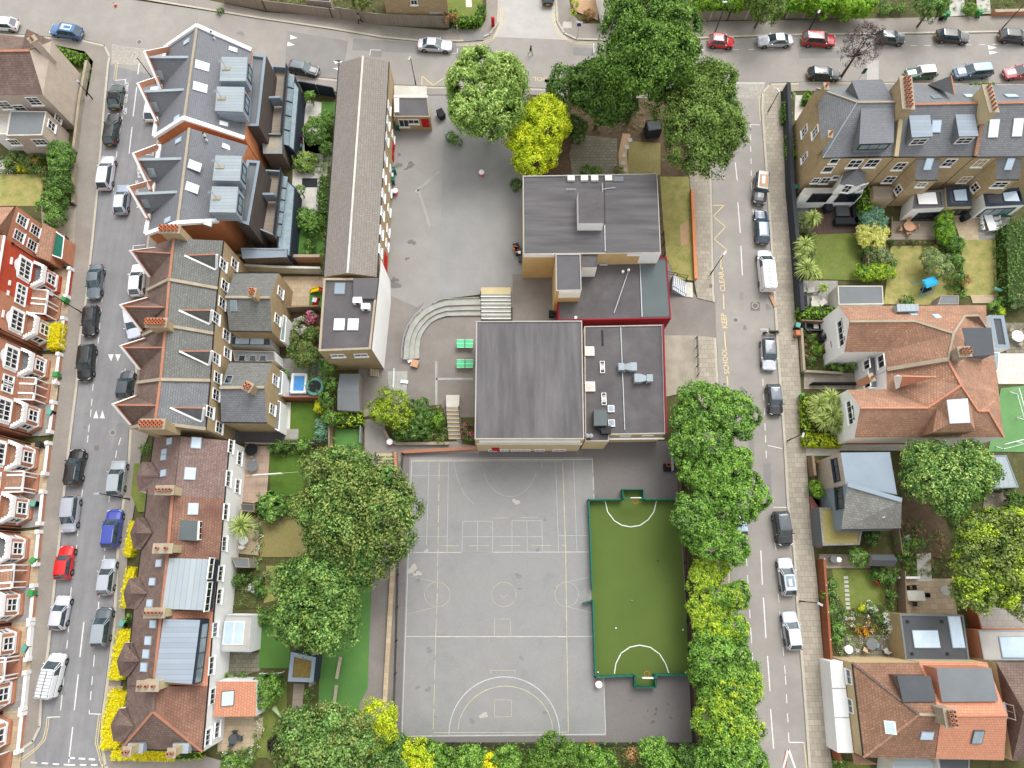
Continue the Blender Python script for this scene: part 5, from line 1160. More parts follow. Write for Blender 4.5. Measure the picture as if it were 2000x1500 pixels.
h.roof('roofbrown',[[(-60,60,7),NE_,R_,(-60,101,9.4)],[(-60,188,7),SE_,R_,(-60,101,9.4)]]);h.ridge((-60,101,9.4),R_,'terracotta',.35)
Q= h.walls('beige',[NE_,SE_,(-60,188,7),(-60,60,7),NE_]);h.faces('gable_wall','beige',[[NE_,SE_,R_]])
b= M();A= P(68,100,7.6);b.tube((A.x+.3,A.y,0),A+V_((.3,0,.6)),.13,.13,'terracotta',8);b.build('drainpipe',h.t);h.chimney((60,72,10),(66,80,10),6,'beige',2,1,.8,'terracotta')
for px,py in ((67,197),(40,212),(10,205)):h.win(Q[1],px,py,1.6,1.5,nx=2,ny=3)
h.roof('roofbrown',[[(40,98,9.2),(52,56,9.2),(102,80,6.8),(100,96,6.8)]],'porch_roof')
h= House('rear_wing','beige flat roofed rear wing above the flower garden','extension',(60,260))
Q= h.flat('beige','flat_grey',[(20,216,4.8),(91,217,4.8),(82,264,4.8),(12,265,4.8)],parapet=.08,pw=.15,pm='white_dirty')
h.win(Q[1],100,246,1.3,1.4);h.win(Q[1],113,228,1.5,1.2,nx=3);h.win(Q[2],28,277,1.4,1.2,nx=3);h.win(Q[2],79,277,1.8,1.2,nx=3)
h.flat('white','white_dirty',[(-20,214,3.6),(20,213,3.6),(14,262,3.6),(-20,262,3.6)],parapet=.05,pw=.1,pm='white',name='lower_roof',wname='lower_wall')
h= House('end_house','orange brick end house with a dark green flat roofed store','house',(50,460),None)
Q= h.walls('redbrick',[(-40,402,7.5),(32,402,7.5),(10,474,7.5),(-40,480,7.5)]);QE= Q[1]
h.roof('roofterra',[[(-60,440,10),(0,440,10),(28,404,7.5),(-60,404,7.5)],[(-60,440,10),(0,440,10),(10,474,7.5),(-60,474,7.5)]]);h.roof('roofterra',[[(0,440,10),(32,402,7.5),(10,474,7.5)]],'hip_roof')
for px,py in ((42,431),(36,461),(68,450),(62,479)):h.win(QE,px,py,1.3,1.6,nx=2,ny=3)
T= [(84,436,3.4),(108,447,2.6),(97,511,2.6),(70,500,3.4)];h.roof('roofterra',[T],'porch_roof');h.walls('redbrick',T,0,'porch_wall',closed=True)
h.flat('redbrick','greengrille',[(107,450,2.4),(126,463,2.4),(121,506,2.4),(99,498,2.4)],parapet=.08,pw=.12,pm='white',name='store_roof',wname='store_wall')
def bayhouse(label,cy,s,brick,c0,c1,top=False):
 xs= [(440,112),(560,101),(690,83),(790,70),(930,52),(1060,38),(1190,25),(1330,12),(1440,0),(1560,-14)]
 def X(y):
  for (y0,x0),(y1,x1) in zip(xs,xs[1:]):
   if y0<=y<=y1:return x0+(x1-x0)*(y-y0)/(y1-y0)
  return xs[-1][1]
 C= P(X(cy),cy,0);D2= P(X(cy+40),cy+40,0);u= (D2-C).normalized();v= V_((-u.y,u.x,0))
 if v.x< 0:v= -v
 h= House('terraced_house',label,'house',(X(cy),cy),'red brick bay fronted terrace');Z= V_((0,0,1))
 def T(a,d,z):return C+u*a*s+v*d+Z*z
 a0,a1= c0,c1
 b= M();b.face([T(a0,0,0),T(a1,0,0),T(a1,0,9.4),T(a0,0,9.4)],brick);b.face([T(a1,0,0),T(a1,-8,0),T(a1,-8,9.4),T(a1,0,9.4)],brick);b.face([T(a0,0,0),T(a0,-8,0),T(a0,-8,9.4),T(a0,0,9.4)],brick);b.build('wall',h.t)
 b= M();b.face([T(a0,.3,9.3),T(a1,.3,9.3),T(a1,-4.5,12),T(a0,-4.5,12)],'roofterra');b.face([T(a0,-9,9.3),T(a1,-9,9.3),T(a1,-4.5,12),T(a0,-4.5,12)],'roofterra');b.build('roof',h.t)
 def fwin(a,d,z,w,hh,nx,ny,dirv=None,fm='white',nm='window'):
  t= u if dirv is None else dirv;n= V_((t.y,-t.x,0));
  if n.dot(v)< 0:n= -n
  c= T(a,d,z);d_= M();fw= .12
  d_.obox(c+Z*(hh/2)+n*.05,t,Z,n,(w+.1,fw,.16),fm);d_.obox(c-Z*(hh/2)+n*.08,t,Z,n,(w+.2,fw,.26),fm)
  for sx in (-1,1):d_.obox(c+t*sx*(w/2)+n*.05,t,Z,n,(fw*1.2,hh,.16),fm)
  for i in range(1,nx):d_.obox(c+t*(w*(i/nx-.5))+n*.05,t,Z,n,(.1,hh,.1),fm)
  for i in range(1,ny):d_.obox(c+Z*(hh*(i/ny-.5))+n*.055,t,Z,n,(w,.1,.09),fm)
  o= d_.build(nm,h.t);g= M();g.obox(c+n*.02,t,Z,n,(w-.1,hh-.1,.04),'glass');g.build('pane',o)
 B= [(-1.55,0),(-.95,1.15),(.95,1.15),(1.55,0)]
 b= M()
 for (p,q_) in zip(B,B[1:]):b.face([T(p[0],p[1],0),T(q_[0],q_[1],0),T(q_[0],q_[1],3.2),T(p[0],p[1],3.2)],brick)
 b.build('bay_wall',h.t)
 b= M();b.face([T(p[0],p[1],3.25) for p in B],'slate' if hash(label) % 2 else 'roofterra',Z);b.build('bay_roof',h.t)
 for z0,z1,o1,o2 in ((.0,.55,.22,.22),(.75,.9,.14,.14),(3.15,3.75,.24,.16)):
  b= M()
  for (p,q_) in zip(B,B[1:]):
   P0,P1= V_((p[0],p[1])),V_((q_[0],q_[1]))
   k= 1+o1/1.2
   m= 'white' if z0> .6 else brick
   lo= [T(p[0],p[1],z0),T(q_[0],q_[1],z0),T(q_[0]*k,q_[1]*k,z0),T(p[0]*k,p[1]*k,z0)];b.hull(lo,[x+Z*(z1-z0) for x in lo],m)
   if z0> 3:
    for i in range(4):f= (i+.5)/4;cc= T(p[0]+(q_[0]-p[0])*f,(p[1]+(q_[1]-p[1])*f)*1.06+.06,z1+.06);b.box(cc,(.28,.2,.16),'white',math.atan2(u.y,u.x))
  b.build('bay_base' if z0< .5 else 'bay_sill' if z0< 2 else 'bay_parapet',h.t)
 fwin(0,1.15,1.9,1.3,1.5,2,2)
 for sg in (-1,1):
  dv= (T(sg*1.55,0,0)-T(sg*.95,1.15,0)).normalized();fwin(sg*1.25,.575,1.9,.75,1.5,1,2,dv)
 b= M();c= T(0,.04,5.15)
 ol= [T(-1.55,.06,4.0),T(1.55,.06,4.0),T(1.55,.06,6.15),T(1.25,.06,6.3),T(.9,.06,6.35),T(.45,.06,6.75),T(0,.06,6.9),T(-.45,.06,6.75),T(-.9,.06,6.35),T(-1.25,.06,6.3),T(-1.55,.06,6.15)]
 b.face(ol,'white',v);b.face([p+v*0 for p in [T(-1.55,0,4.0),T(1.55,0,4.0),T(1.55,.06,4.0),T(-1.55,.06,4.0)]],'white');b.build('window_surround',h.t)
 fwin(0,.08,5.15,2.35,1.9,4,2)
 pa= 2.75;fwin(pa,.02,5.1,1.15,1.5,2,2)
 b= M();b.face([T(pa-.95,0,3.2),T(pa+1.0,0,3.2),T(pa+1.0,1.45,2.55),T(pa-.95,1.45,2.55)],'roofterra',Z);b.build('porch_roof',h.t)
 b= M();b.bar(T(pa-1,1.45,2.5),T(pa+1.0,1.45,2.5),.14,'white',.22);b.bar(T(pa-.95,0,3.22),T(pa-.95,1.45,2.57),.14,'white',.1);b.bar(T(pa+1.0,0,3.24),T(pa+1.0,1.45,2.6),.2,'white',.12)
 for a in (pa-.9,pa+.95):b.bar(T(a,1.4,.3),T(a,1.4,2.5),.12,'white',.12)
 b.build('porch_frame',h.t)
 b= M();b.face([T(pa-.5,.02,.3),T(pa+.5,.02,.3),T(pa+.5,.02,2.4),T(pa-.5,.02,2.4)],'navy' if s> 0 else 'reddoor',v);b.build('door',h.t)
 b= M();b.prism([T(pa-.8,0,0),T(pa+.8,0,0),T(pa+.8,1.7,0),T(pa-.8,1.7,0)],0,.3+.012*s,'terracotta');b.build('step',h.t)
 b= M();b.tube(T(c0+.15,.1,.1),T(c0+.15,.1,7.6),.06,.06,'trim',6);b.lathe(T(c0+.15,.1,7.4),[(.08,0),(.16,.1),(.16,.3),(0,.32)],'trim',8);b.build('drainpipe',h.t)
 b= M();b.bar(T(a0,.3,9.25),T(a1,.3,9.25),.16,'white',.18);b.build('gutter',h.t)
 b= M();b.obox(T(pa,.08,7.1),u,Z,v,(.6,.25,.14),'white');b.build('string_course',h.t);b= M();b.obox(T(0,.08,7.35),u,Z,v,(.9,.25,.14),'white');b.build('string_course',h.t)
 yz= .13+.008*(s> 0);g= M();g.face([T(a0,.05,yz),T(a1-.1,.05,yz),T(a1-.1,2.6,yz),T(a0,2.6,yz)],'patio' if s> 0 else 'patio_grey',Z);struct(g.build('front_yard'))
 w= House('front_wall','white coped low wall in front of the '+label.split(' with ')[0]+' beside the pavement' if 0 else 'low front garden wall of the '+label,'wall',(X(cy)+20,cy),'low walls of the bay fronted terrace')
 b= M();b.bar(T(a0+.2,2.55,.32),T(1.9,2.55,.32),.25,brick if 'white' not in label else 'white',.64);b.bar(T(a0+.2,2.55,.68),T(1.9,2.55,.68),.34,'white',.08);b.build('wall',w.t)
 for a in (a0+.3,1.9):b= M();b.box(T(a,2.55,.5),(.42,.42,1.0),'white',math.atan2(u.y,u.x));b.build('pillar',w.t)
 return T
bays= [(559,1,'brightred',-2.3,4.15,'bright red bay fronted house with grey balcony edge'),(655,-1,'redbrick',-2.1,3.7,'bay fronted house with the yellow flowering hedge in front'),
 (724,1,'redbrick',-2.1,4.1,'bay fronted house just below the yellow flowering hedge'),(820,-1,'redbrick',-2.1,3.3,'bay fronted house level with the lower speed triangles'),
 (899,1,'redbrick',-2.1,4.05,'bay fronted house beside the black car with silver rails'),(997,-1,'redbrick',-2.1,3.3,'bay fronted house beside the silver people carrier'),
 (1074,1,'redbrick',-2.1,4.3,'bay fronted house level with the red hatchback'),(1182,-1,'redbrick',-2.1,3.6,'bay fronted house beside the lilac hatchback'),
 (1256,1,'redbrick',-2.1,3.8,'bay fronted house level with the nose of the white rack van'),(1352,-1,'redbrick',-2.1,3.2,'bay fronted house beside the tail of the white rack van'),(1431,1,'redbrick',-2.1,4.0,'bay fronted house cut by the lower left corner')]
for cy,s,br,a0,a1,lab in bays:bayhouse(lab,cy,s,br,a0,a1)
TG= 'tall stock brick terrace in the top right corner'
H1,H2= 8.3,11.2
def southwins(h,q,L):
 for px,py,w,hh,nx,ny in L:h.win(q,px,py,w,hh,'white',nx,ny)
h= House('terraced_house','corner house of the tall brick terrace with a hipped slate roof','house',(1670,330),TG)
NW_,SW_,SE_,NE_= (1595,172,H1),(1607,309,H1),(1747,306,H1),(1760,166,H1);RW,RE= (1674,200,H2),(1758,199,H2)
h.roof('slate',[[SW_,SE_,RE,RW],[NW_,NE_,RE,RW],[NW_,SW_,RW]]);h.ridge(RW,RE,'coping');h.ridge(NW_,RW,'coping',.2);h.ridge(SW_,RW,'lead',.12)
Q= h.walls('stock',[NW_,SW_,SE_,NE_,NW_]);h.gutter(SW_,SE_)
for px,py,w in ((1572,256,1.2),(1593,258,1.2),(1572,308,.9)):h.win(Q[0],px,py,w,1.7)
southwins(h,Q[1],[(1629,314,1.1,1.0,1,1),(1669,319,1.6,1.7,2,2),(1703,318,1.6,1.7,2,2),(1617,330,1.3,1.2,1,1),(1593,352,1.0,1.2,2,2),(1612,352,1.2,1.4,2,2),(1632,346,.9,.8,1,1)])
D1= h.dormer([(1684,204,10.9),(1745,202,10.9),(1744,277,10.9),(1680,279,10.9)],'slate_new',2.0,'slate');h.win(D1[2],1706,286,3.6,1.1,'navy',3,1,'glass_grey',sill=False)
h.dormer([(1665,158,10.8),(1722,156,10.8),(1744,197,10.8),(1681,199,10.8)],'slate_new',2.0,'slate')
h.chimney((1611,168,11.2),(1617,168,11.2),8,'stock',1,1,.8);h.chimney((1619,261,11.2),(1625,262,11.2),7.5,'stock',1,1,.8)
h.chimney((1769,150,12.6),(1775,212,12.6),8.5,'stock',8,2,1.3,'terracotta')
c= onplane([W3(v) for v in (SW_,SE_,RW)],1636,243)[0]
BQ= [P(1648,338,5.2),P(1690,334,5.2),P(1690,357,5.2),P(1672,364,5.2),P(1640,360,5.2)]
b= M();b.prism(BQ,0,5.1,'white');b.build('bay_wall',h.t);b= M();cc= sum(BQ,V_())/5+V_((0,.8,.9));[b.face([BQ[i],BQ[(i+1)%5],cc],'slate',V_((0,0,1))) for i in range(5)];b.build('bay_roof',h.t)
for (a,c_),px,py,w in (((4,3),1652,366,1.0),((3,2),1681,364,1.1)):h.win(vq(BQ[a],BQ[c_]),px+2,py+2,w,1.6,'white',2,2)
GF= [P(1572,366,3.1),P(1688,366,3.1),P(1684,381,3.1),P(1566,382,3.1)]
b= M();b.prism(GF,0,3.0,'white','white_dirty');b.build('ground_floor',h.t)
for px,w in ((1600,2.6),(1655,2.8)):h.win(vq(GF[3],GF[2]),px,386,w,2.0,'navy',2,1,'glass',sill=False)
b= M();A= P(1610,305,8.2);b.tube((A.x-.1,A.y-.15,.1),A+V_((-.1,-.15,0)),.07,.07,'trim',6);b.build('drainpipe',h.t)
h= House('terraced_house','middle house of the tall brick terrace with two small slate roofed dormers','house',(1825,330),TG)
NW_,SW_,SE_,NE_= (1762,166,H1),(1748,307,H1),(1903,306,H1),(1925,166,H1);RW,RE= (1782,204,H2),(1922,201,H2)
RW0= (1760,204,H2)
h.roof('slate',[[SW_,SE_,RE,RW0],[NW_,NE_,RE,RW0]]);h.ridge(RW,RE,'terracotta',.3);Q= h.walls('stock',[NW_,SW_,SE_,NE_,NW_]);h.gutter(SW_,SE_)
for A,C in ((SW_,RW0),(SE_,RE)):b= M();b.bar(W3(A)+V_((0,0,.15)),W3(C)+V_((0,0,.15)),.5,'roofterra' if A is SE_ else 'sand',.4);b.build('party_parapet',h.t)
for rg,wx,wy in (([(1776,222,10.6),(1815,220,10.6),(1821,265,10.6),(1782,267,10.6)],1794,276),([(1866,217,10.6),(1902,217,10.6),(1910,264,10.6),(1874,265,10.6)],1883,274)):
 Dq= h.dormer(rg,'zinc_v',1.9,'slate');h.win(Dq[2],wx,wy,1.9,1.2,'white',2,2,sill=False)
h.gable((1857,148,11.4),(1864,186,11.4),(1812,165,8.4),'slate','stock',None,rm='terracotta',name='gable')
h.chimney((1928,166,12.6),(1942,218,12.6),8.5,'sand',7,1,1.0,'terracotta')
h.sky([SW_,SE_,RE,RW0],1828,247,1.2,1.5,'lead','glass_sky');h.sky([NW_,NE_,RE,RW0],1828,190,1.1,1.0,'lead','glass_grey');h.sky([NW_,NE_,RE,RW0],1892,188,1.1,1.0,'lead','glass_sky')
southwins(h,Q[1],[(1757,324,1.4,1.6,2,2),(1737,350,1.4,1.5,2,2),(1853,317,1.4,1.6,2,2),(1914,318,1.4,1.6,2,2),(1884,350,1.4,1.5,2,2)])
h= House('terraced_house','right house of the tall brick terrace with large white rooflights','house',(1980,330),TG)
NW_,SW_,SE_,NE_= (1927,166,H1),(1904,307,H1),(2080,305,H1),(2090,166,H1);RW,RE= (1932,202,H2),(2090,198,H2)
h.roof('slate',[[SW_,SE_,RE,RW],[NW_,NE_,RE,RW]]);h.ridge(RW,RE,'terracotta',.3);Q= h.walls('stock',[NW_,SW_,SE_,NE_,NW_]);h.gutter(SW_,SE_)
h.sky([SW_,SE_,RE,RW],1940,251,1.3,2.2,'lead','white');h.sky([SW_,SE_,RE,RW],1987,249,1.3,2.2,'lead','white');h.sky([NW_,NE_,RE,RW],1975,188,1.5,1.0,'lead','glass_sky')
def backwing(label,base,ring,wins,sky=None,low=None):
 h= House('back_addition',label,'extension',base,'slate roofed back additions of the tall brick terrace')
 a,c,d,e= ring;T= [(*a,8.0),(*c,8.0),(*d,6.2),(*e,6.2)];h.roof('slate',[T]);Q= h.walls('stock',[T[0],T[3],T[2],T[1]]);h.gutter(T[3],T[2])
 for k,px,py,w,hh in wins:h.win(Q[k],px,py,w,hh,'white',2,2)
 if sky:h.sky(T,*sky,1.0,1.5,'lead','glass_sky')
 return h
backwing('slate roofed back addition with a white rooflight beside the conifer hedge',(1780,360),[(1790,311),(1836,311),(1831,352),(1787,352)],[(0,1755,370,1.0,1.3),(1,1800,360,1.2,1.0)],(1813,320))
backwing('slate roofed back addition at the right edge of the picture',(1930,370),[(1947,310),(1997,310),(1990,351),(1945,351)],[(0,1905,366,1.0,1.3),(1,1953,360,1.8,1.3)],(1971,320))
def ext(label,ring,wall,top,skyp,wn,base,hgt=3.0,pm='navy',pw=.5,gw='glass'):
 h= House('rear_extension',label,'extension',base,'flat roofed kitchen extensions of the tall terrace')
 Q= h.flat(wall,top,[(*p,hgt) for p in ring],parapet=.12,pw=pw,pm=pm)
 if skyp:h.sky(h.ins,*skyp)
 if wn:h.win(Q[2],*wn,'navy',3,1,gw,sill=False)
 return h
ext('white walled extension with a grey roof and square rooflight',[(1787,374),(1841,370),(1845,405),(1782,408)],'white','felt_b',(1810,388,2.6,1.9,'navy','white'),(1808,421,2.9,1.7),(1810,400),pm='felt_b',pw=.3)
ext('yellow brick extension with a dark framed rooflight and glass doors',[(1847,366),(1893,362),(1899,403),(1850,404)],'sand','flat_dark',(1876,381,1.9,1.9,'navy','glass_sky'),(1873,414,2.4,1.5),(1870,390))
ext('glass fronted white extension behind the garden with the white table',[(1919,374),(1990,366),(2002,400),(1925,404)],'white','flat_dark',(1976,384,2.4,1.6,'navy','glass_sky'),(1945,414,4.0,2.0),(1950,390),gw='glass_grey')
h= House('rear_extension','low brown timber roofed store between the conifer hedge and brick wall','extension',(1720,385));h.flat('stock','deck_grey',[(1705,363,2.9),(1744,364,2.9),(1745,390,2.9),(1705,390,2.9)],parapet=.06,pw=.12,pm='wood')
h= House('semi_detached_house','upper half of the terracotta tiled semi detached pair with a white timbered gable','house',(1780,660),'terracotta tiled semi detached pair')
e,r= 5.4,8.6
N0,N1= (1638,598,e),(1926,596,e);GA= (1659,628,r-.6);GE= (1786,627,r-.6);S0,S1= (1649,688,e),(1727,687,e);HP= (1862,651,r+.6);PA= (1851,703,r+.4);PB= (1731,723,e);HN= (1884,617,7.6);HN2= (1911,616,7.6);E1_= (1944,703,e);E2_= (1927,640,e)
h.roof('roofterra',[[N0,GA,GE],[N0,GE,HP,HN,N1],[GA,S0,S1,GE],[GE,S1,PB,PA,HP],[HP,PA,E1_,E2_],[N1,HN2,E2_],[HN,HN2,N1]]);h.roof('roofterra',[[HN,HP,E2_,HN2]])
for a,c in ((GA,GE),(GE,HP),(HP,HN),(HN,HN2),(HN2,E2_),(HP,PA)):h.ridge(a,c,'coping',.25)
Q= h.walls('white',[N0,S0,S1,PB,PA,E1_,E2_,N1,N0]);b= M();b.face([W3(N0),W3(GA),W3(S0)],'white');b.build('gable_wall',h.t)
b= M();A,C= W3(PB),W3(PA);b.bar(A+V_((0,0,.2)),C+V_((0,0,.2)),.45,'coping',.5);b.build('party_parapet',h.t)
def timbers(h,q,pts):
 for i,(px,py,w,hh) in enumerate(pts):
  c,t,bb,n= onplane(q,px,py);b= M();b.obox(c+n*.04,t,bb if bb.z> 0 else -bb,n,(w,hh,.08),'dark');b.build('timber',h.t)
qg= [W3(N0),W3(S0),V_((*W3(S0).xy,8)),V_((*W3(N0).xy,8))]
timbers(h,qg,[(1653,630,.35,1.0),(1652,645,.3,.9),(1651,660,.5,.35),(1647,652,1.4,.16),(1646,632,1.4,.16),(1648,668,.3,.6),(1655,640,.2,.5),(1655,622,.25,.4)])
h.win(Q[0],1643,651,3.2,1.2,'white',4,1);h.win(Q[2],1722,706,1.6,1.4,'white',2,1)
b= M();BB= [P(1634+10*math.cos(a)*-1,668-16*math.sin(a),2.9) for a in [math.pi*(i/6-.5) for i in range(7)]];b.prism([V_((p.x,p.y,0)) for p in BB],0,1.0,'redpaint');b.prism(BB,1.0,2.6,'white','redpaint');b.build('bow_window',h.t)
h.dormer([(1753,594,7.2),(1793,594,7.2),(1794,607,7.2),(1754,608,7.2)],'zinc_x',1.2,'zinc_x')
for px,py in ((1782,613),(1830,619)):h.sky([N0,GE,HP,HN,N1],px,py,.9,1.1,'lead','glass_sky')
h.dormer([(1879,642,8.2),(1935,641,8.2),(1941,692,8.2),(1892,695,8.2)],'flat_dark',2.0,'slate')
h.chimney((1873,687,10.4),(1895,686,10.4),7.5,'coping',3,2,1.0,'terracotta')
h= House('semi_detached_house','lower half of the terracotta tiled semi detached pair with a square lantern dormer','house',(1800,800),'terracotta tiled semi detached pair')
PA2,PB2= (1851,703,r+.4),(1731,724,e);W1= (1732,760,e);W0= (1656,761,e);GA= (1680,796,r-.6);GE= (1812,796,r-.6);S0= (1669,855,e);S1= (1961,854,e);TP= (1877,752,r+.6);HE,HE2= (1910,802,7.4),(1931,802,7.4);E0_,E3= (1944,704,e),(1951,768,e)
h.roof('roofterra',[[PA2,PB2,W1,GE,TP],[W0,W1,GE,GA],[GA,GE,S1,S0],[GE,TP,HE,S1],[TP,PA2,E0_,E3],[TP,E3,HE2,HE],[HE2,E3,S1],[HE,HE2,S1]])
for a,c in ((GA,GE),(GE,TP),(TP,HE),(HE,HE2),(HE2,S1),(TP,PA2)):h.ridge(a,c,'roofbright',.25)
Q= h.walls('white',[PB2,W1,W0,S0,S1,E3,E0_,PA2]);b= M();b.face([W3(W0),W3(GA),W3(S0)],'white');b.build('gable_wall',h.t)
qg= [W3(W0),W3(S0),V_((*W3(S0).xy,8)),V_((*W3(W0).xy,8))]
timbers(h,qg,[(1671,795,.35,1.0),(1671,810,.4,.35),(1668,802,1.3,.16),(1668,818,.3,.8),(1665,796,.4,.3),(1665,812,.35,.4),(1669,788,.2,.5),(1662,804,1.6,.14),(1664,825,.3,.5)])
h.win(Q[2],1661,806,2.8,1.1,'white',4,1)
h.gable((1762,735,8.7),(1828,736,8.7),(1757,757,6.8),'roofbright','white',None,z0=6,rm='roofbright',name='small_gable')
LQ= [(1830,797,7.9),(1897,797,7.9),(1905,842,7.9),(1822,845,7.9)];h.block('lantern_base','roofterra',LQ,5.5,'roofterra')
TT= [(1850,781,9.2),(1890,778,9.2),(1895,825,9.2),(1856,827,9.2)]
b= M();A= [W3(p) for p in LQ];C= [W3(p) for p in TT];[b.face([A[i],A[(i+1)%4],C[(i+1)%4],C[i]],'roofterra',V_((0,0,1))) for i in range(4)];b.build('lantern_roof',h.t);h.slab('rooflight','white',[(x,y,9.35) for x,y,_ in TT],.15,'glass_sky')
A= P(1672,862,4.6),P(1790,862,4.6);q= vq(W3(S0),W3(S1));
for px,w_,m,z in ((1705,8.5,'redbrick',0),):
 c,t,bb,n= onplane(q,px+20,866);b= M();b.obox(c+n*.03,t,bb,n,(9,.9,.05),m);b.build('brick_band',h.t)
h= House('link_block','grey pitched porch recess between the two timbered gables','porch',(1690,740))
T= [(1692,696,3.2),(1728,696,3.2),(1732,758,3.2),(1698,758,3.2)];h.flat('white','flat_grey',T,parapet=.05,pw=.1,pm='white')
h.win(vq(W3(T[0]),W3(T[3])),1694,712,1.2,1.4,'white',2,1);h.win(vq(W3(T[0]),W3(T[3])),1695,748,1.2,1.4,'white',2,1)
h.chimney((1700,738,5.6),(1706,736,5.6),2.5,'redbrick',1,1,.8,'terracotta')
ext2= House('rear_extension','dark flat roofed extension with a pale blue edge behind the upper semi','extension',(1950,650));ext2.flat('white','flat_dark',[(1932,615,2.9),(1961,616,2.9),(1973,680,2.9),(1944,679,2.9)],parapet=.12,pw=.45,pm='flat_blue')
ext2= House('conservatory','small green glazed lean-to between the two rear extensions','conservatory',(1945,705));ext2.flat('white','glass_grey',[(1935,688,2.6),(1952,688,2.6),(1950,722,2.6),(1938,735,2.6)],parapet=.04,pw=.08,pm='white')
h= House('modern_house','grey modern house with one smooth blue grey roof and one mossy slate roof','house',(1690,960))
A,B_,C,D_= (1642,884,6.4),(1738,883,6.4),(1752,966,6.4),(1652,946,6.4);h.roof('flat_blue',[[A,B_,C,D_]]);Q= h.walls('beige',[A,D_,C,B_,A])
for px,py in ((1628,918),):h.win(Q[0],px+6,py,2.6,1.2,'navy',3,1)
E_,F_,G_,H_= (1655,946,6.7),(1761,977,6.7),(1760,1033,4.4),(1643,1035,4.4);h.roof('slate_pale',[[E_,F_,G_,H_]]);Q= h.walls('flat_blue',[E_,H_,G_,F_,E_]);h.ridge(E_,F_,'flat_blue',.5);h.sky([E_,F_,G_,H_],1720,998,1.3,1.6,'flat_grey','glass_sky')
h.win(Q[0],1641,973,2.4,1.6,'navy',2,1);h.gutter(H_,G_)
h= House('garden_extension','low extension with a dry grass roof below the mossy slate roof','extension',(1640,1030))
h.flat('flat_grey','grassroof',[(1600,991,2.7),(1641,991,2.7),(1648,1036,2.7),(1684,1037,2.7),(1679,1064,2.7),(1607,1066,2.7)],parapet=.08,pw=.22,pm='slate_pale')
h= House('detached_house','brown speckled hipped house with a white lean-to along the right street','house',(1720,1390))
e,r= 5.2,8.0;NW_,NE_,SW_,SE_= (1664,1294,e),(1794,1294,e),(1686,1479,e),(1826,1482,e);AP,AE= (1795,1395,r),(1837,1397,r)
h.roof('roofmoss',[[NW_,SW_,AP],[NW_,NE_,AE,AP],[SW_,SE_,AE,AP]]);h.ridge(NW_,AP,'roofbrown');h.ridge(SW_,AP,'roofterra');h.ridge(AP,AE,'coping')
Q= h.walls('cream',[NW_,SW_,SE_,NE_,NW_]);QW= Q[0];h.gutter(NW_,SW_)
for px,py,w in ((1659,1322,1.5),(1662,1379,1.4)):h.win(QW,px,py,w,1.0,'white',2,1)
h.dormer([(1754,1321,7.6),(1816,1322,7.6),(1827,1369,7.6),(1765,1370,7.6)],'flat_dark',2.0,'roofbrown');h.sky([NW_,SW_,AP],1739,1421,1.2,1.0,'white','glass_sky');h.sky([SW_,SE_,AP],1810,1436,1.3,1.0,'lead','glass_sky')
b= M();h.faces('front_slope','roofmoss',[[(1664,1470,4.9),(1686,1479,5.3),(1715,1493,4.4),(1668,1494,4.2)]])
T= [(1621,1292,2.7),(1646,1292,3.4),(1667,1471,3.4),(1636,1470,2.7)];
hl= House('lean_to','long white roofed lean-to beside the red brown fence','extension',(1640,1380));hl.roof('white',[T]);hl.walls('white',T,0,closed=True)
for k in (.3,.62):A= W3(T[0]).lerp(W3(T[3]),k);C= W3(T[1]).lerp(W3(T[2]),k);b= M();b.bar(A+V_((0,0,.03)),C+V_((0,0,.03)),.08,'metal',.05);b.build('roof_seam',hl.t)
hb= House('bay_extension','pale blue metal roofed bay below the speckled hipped house','extension',(1780,1490));hb.flat('white','zinc',[(1752,1477,3.0),(1812,1477,3.0),(1826,1496,3.0),(1826,1520,3.0),(1742,1520,3.0),(1745,1490,3.0)],parapet=.05,pw=.1,pm='lead')
hb= House('bay_extension','dark metal roofed bay below the bright terracotta house','extension',(1860,1490));hb.flat('white','flat_dark',[(1832,1481,3.0),(1894,1482,3.0),(1893,1520,3.0),(1838,1520,3.0)],parapet=.05,pw=.1,pm='lead')
h= House('semi_detached_house','bright terracotta tiled house with a wide grey box dormer','house',(1890,1390))
NW_,NE_,SE_,SW_= (1794,1293,e),(1928,1294,e),(1961,1485,e),(1827,1482,e);AP,AE= (1838,1397,r),(1967,1396,r)
h.roof('roofbright',[[NW_,NE_,AE,AP],[SW_,SE_,AE,AP]]);h.ridge(AP,AE,'roofbright');Q= h.walls('cream',[NW_,SW_,SE_,NE_,NW_]);h.faces('gable_wall','roofbright',[[NE_,SE_,AE]])
h.block('dormer','roofbright',[(1829,1305,7.7),(1936,1305,7.7),(1950,1370,7.7),(1840,1371,7.7)],5.2,'flat_grey');h.sky([SW_,SE_,AE,AP],1909,1439,1.1,1.6,'flat_dark','glass_grey');h.chimney((1854,1385,9.6),(1860,1419,9.6),6.8,'coping',4,2,1.0,'terracotta')
c= onplane([W3(v) for v in (NW_,NE_,AE)],1934,1338)[0]
h= House('detached_house','dark brown roofed house with a cream side wall at the right edge','house',(1990,1400))
NW_,SW_= (1945,1292,5.4),(1978,1486,5.4);h.roof('roofbrown',[[NW_,(2080,1292,5.4),(2080,1390,8.5),(2000,1390,8.5)],[SW_,(2080,1486,5.4),(2080,1390,8.5),(2000,1390,8.5)],[NW_,SW_,(2000,1390,8.5)]]);Q= h.walls('cream',[NW_,SW_,(2080,1486,5.4),(2080,1292,5.4)]);h.win(Q[0],1975,1390,1.4,1.3,'white',2,1)
h= House('rear_extension','dark grey flat roofed extension with a large square rooflight','extension',(1820,1250))
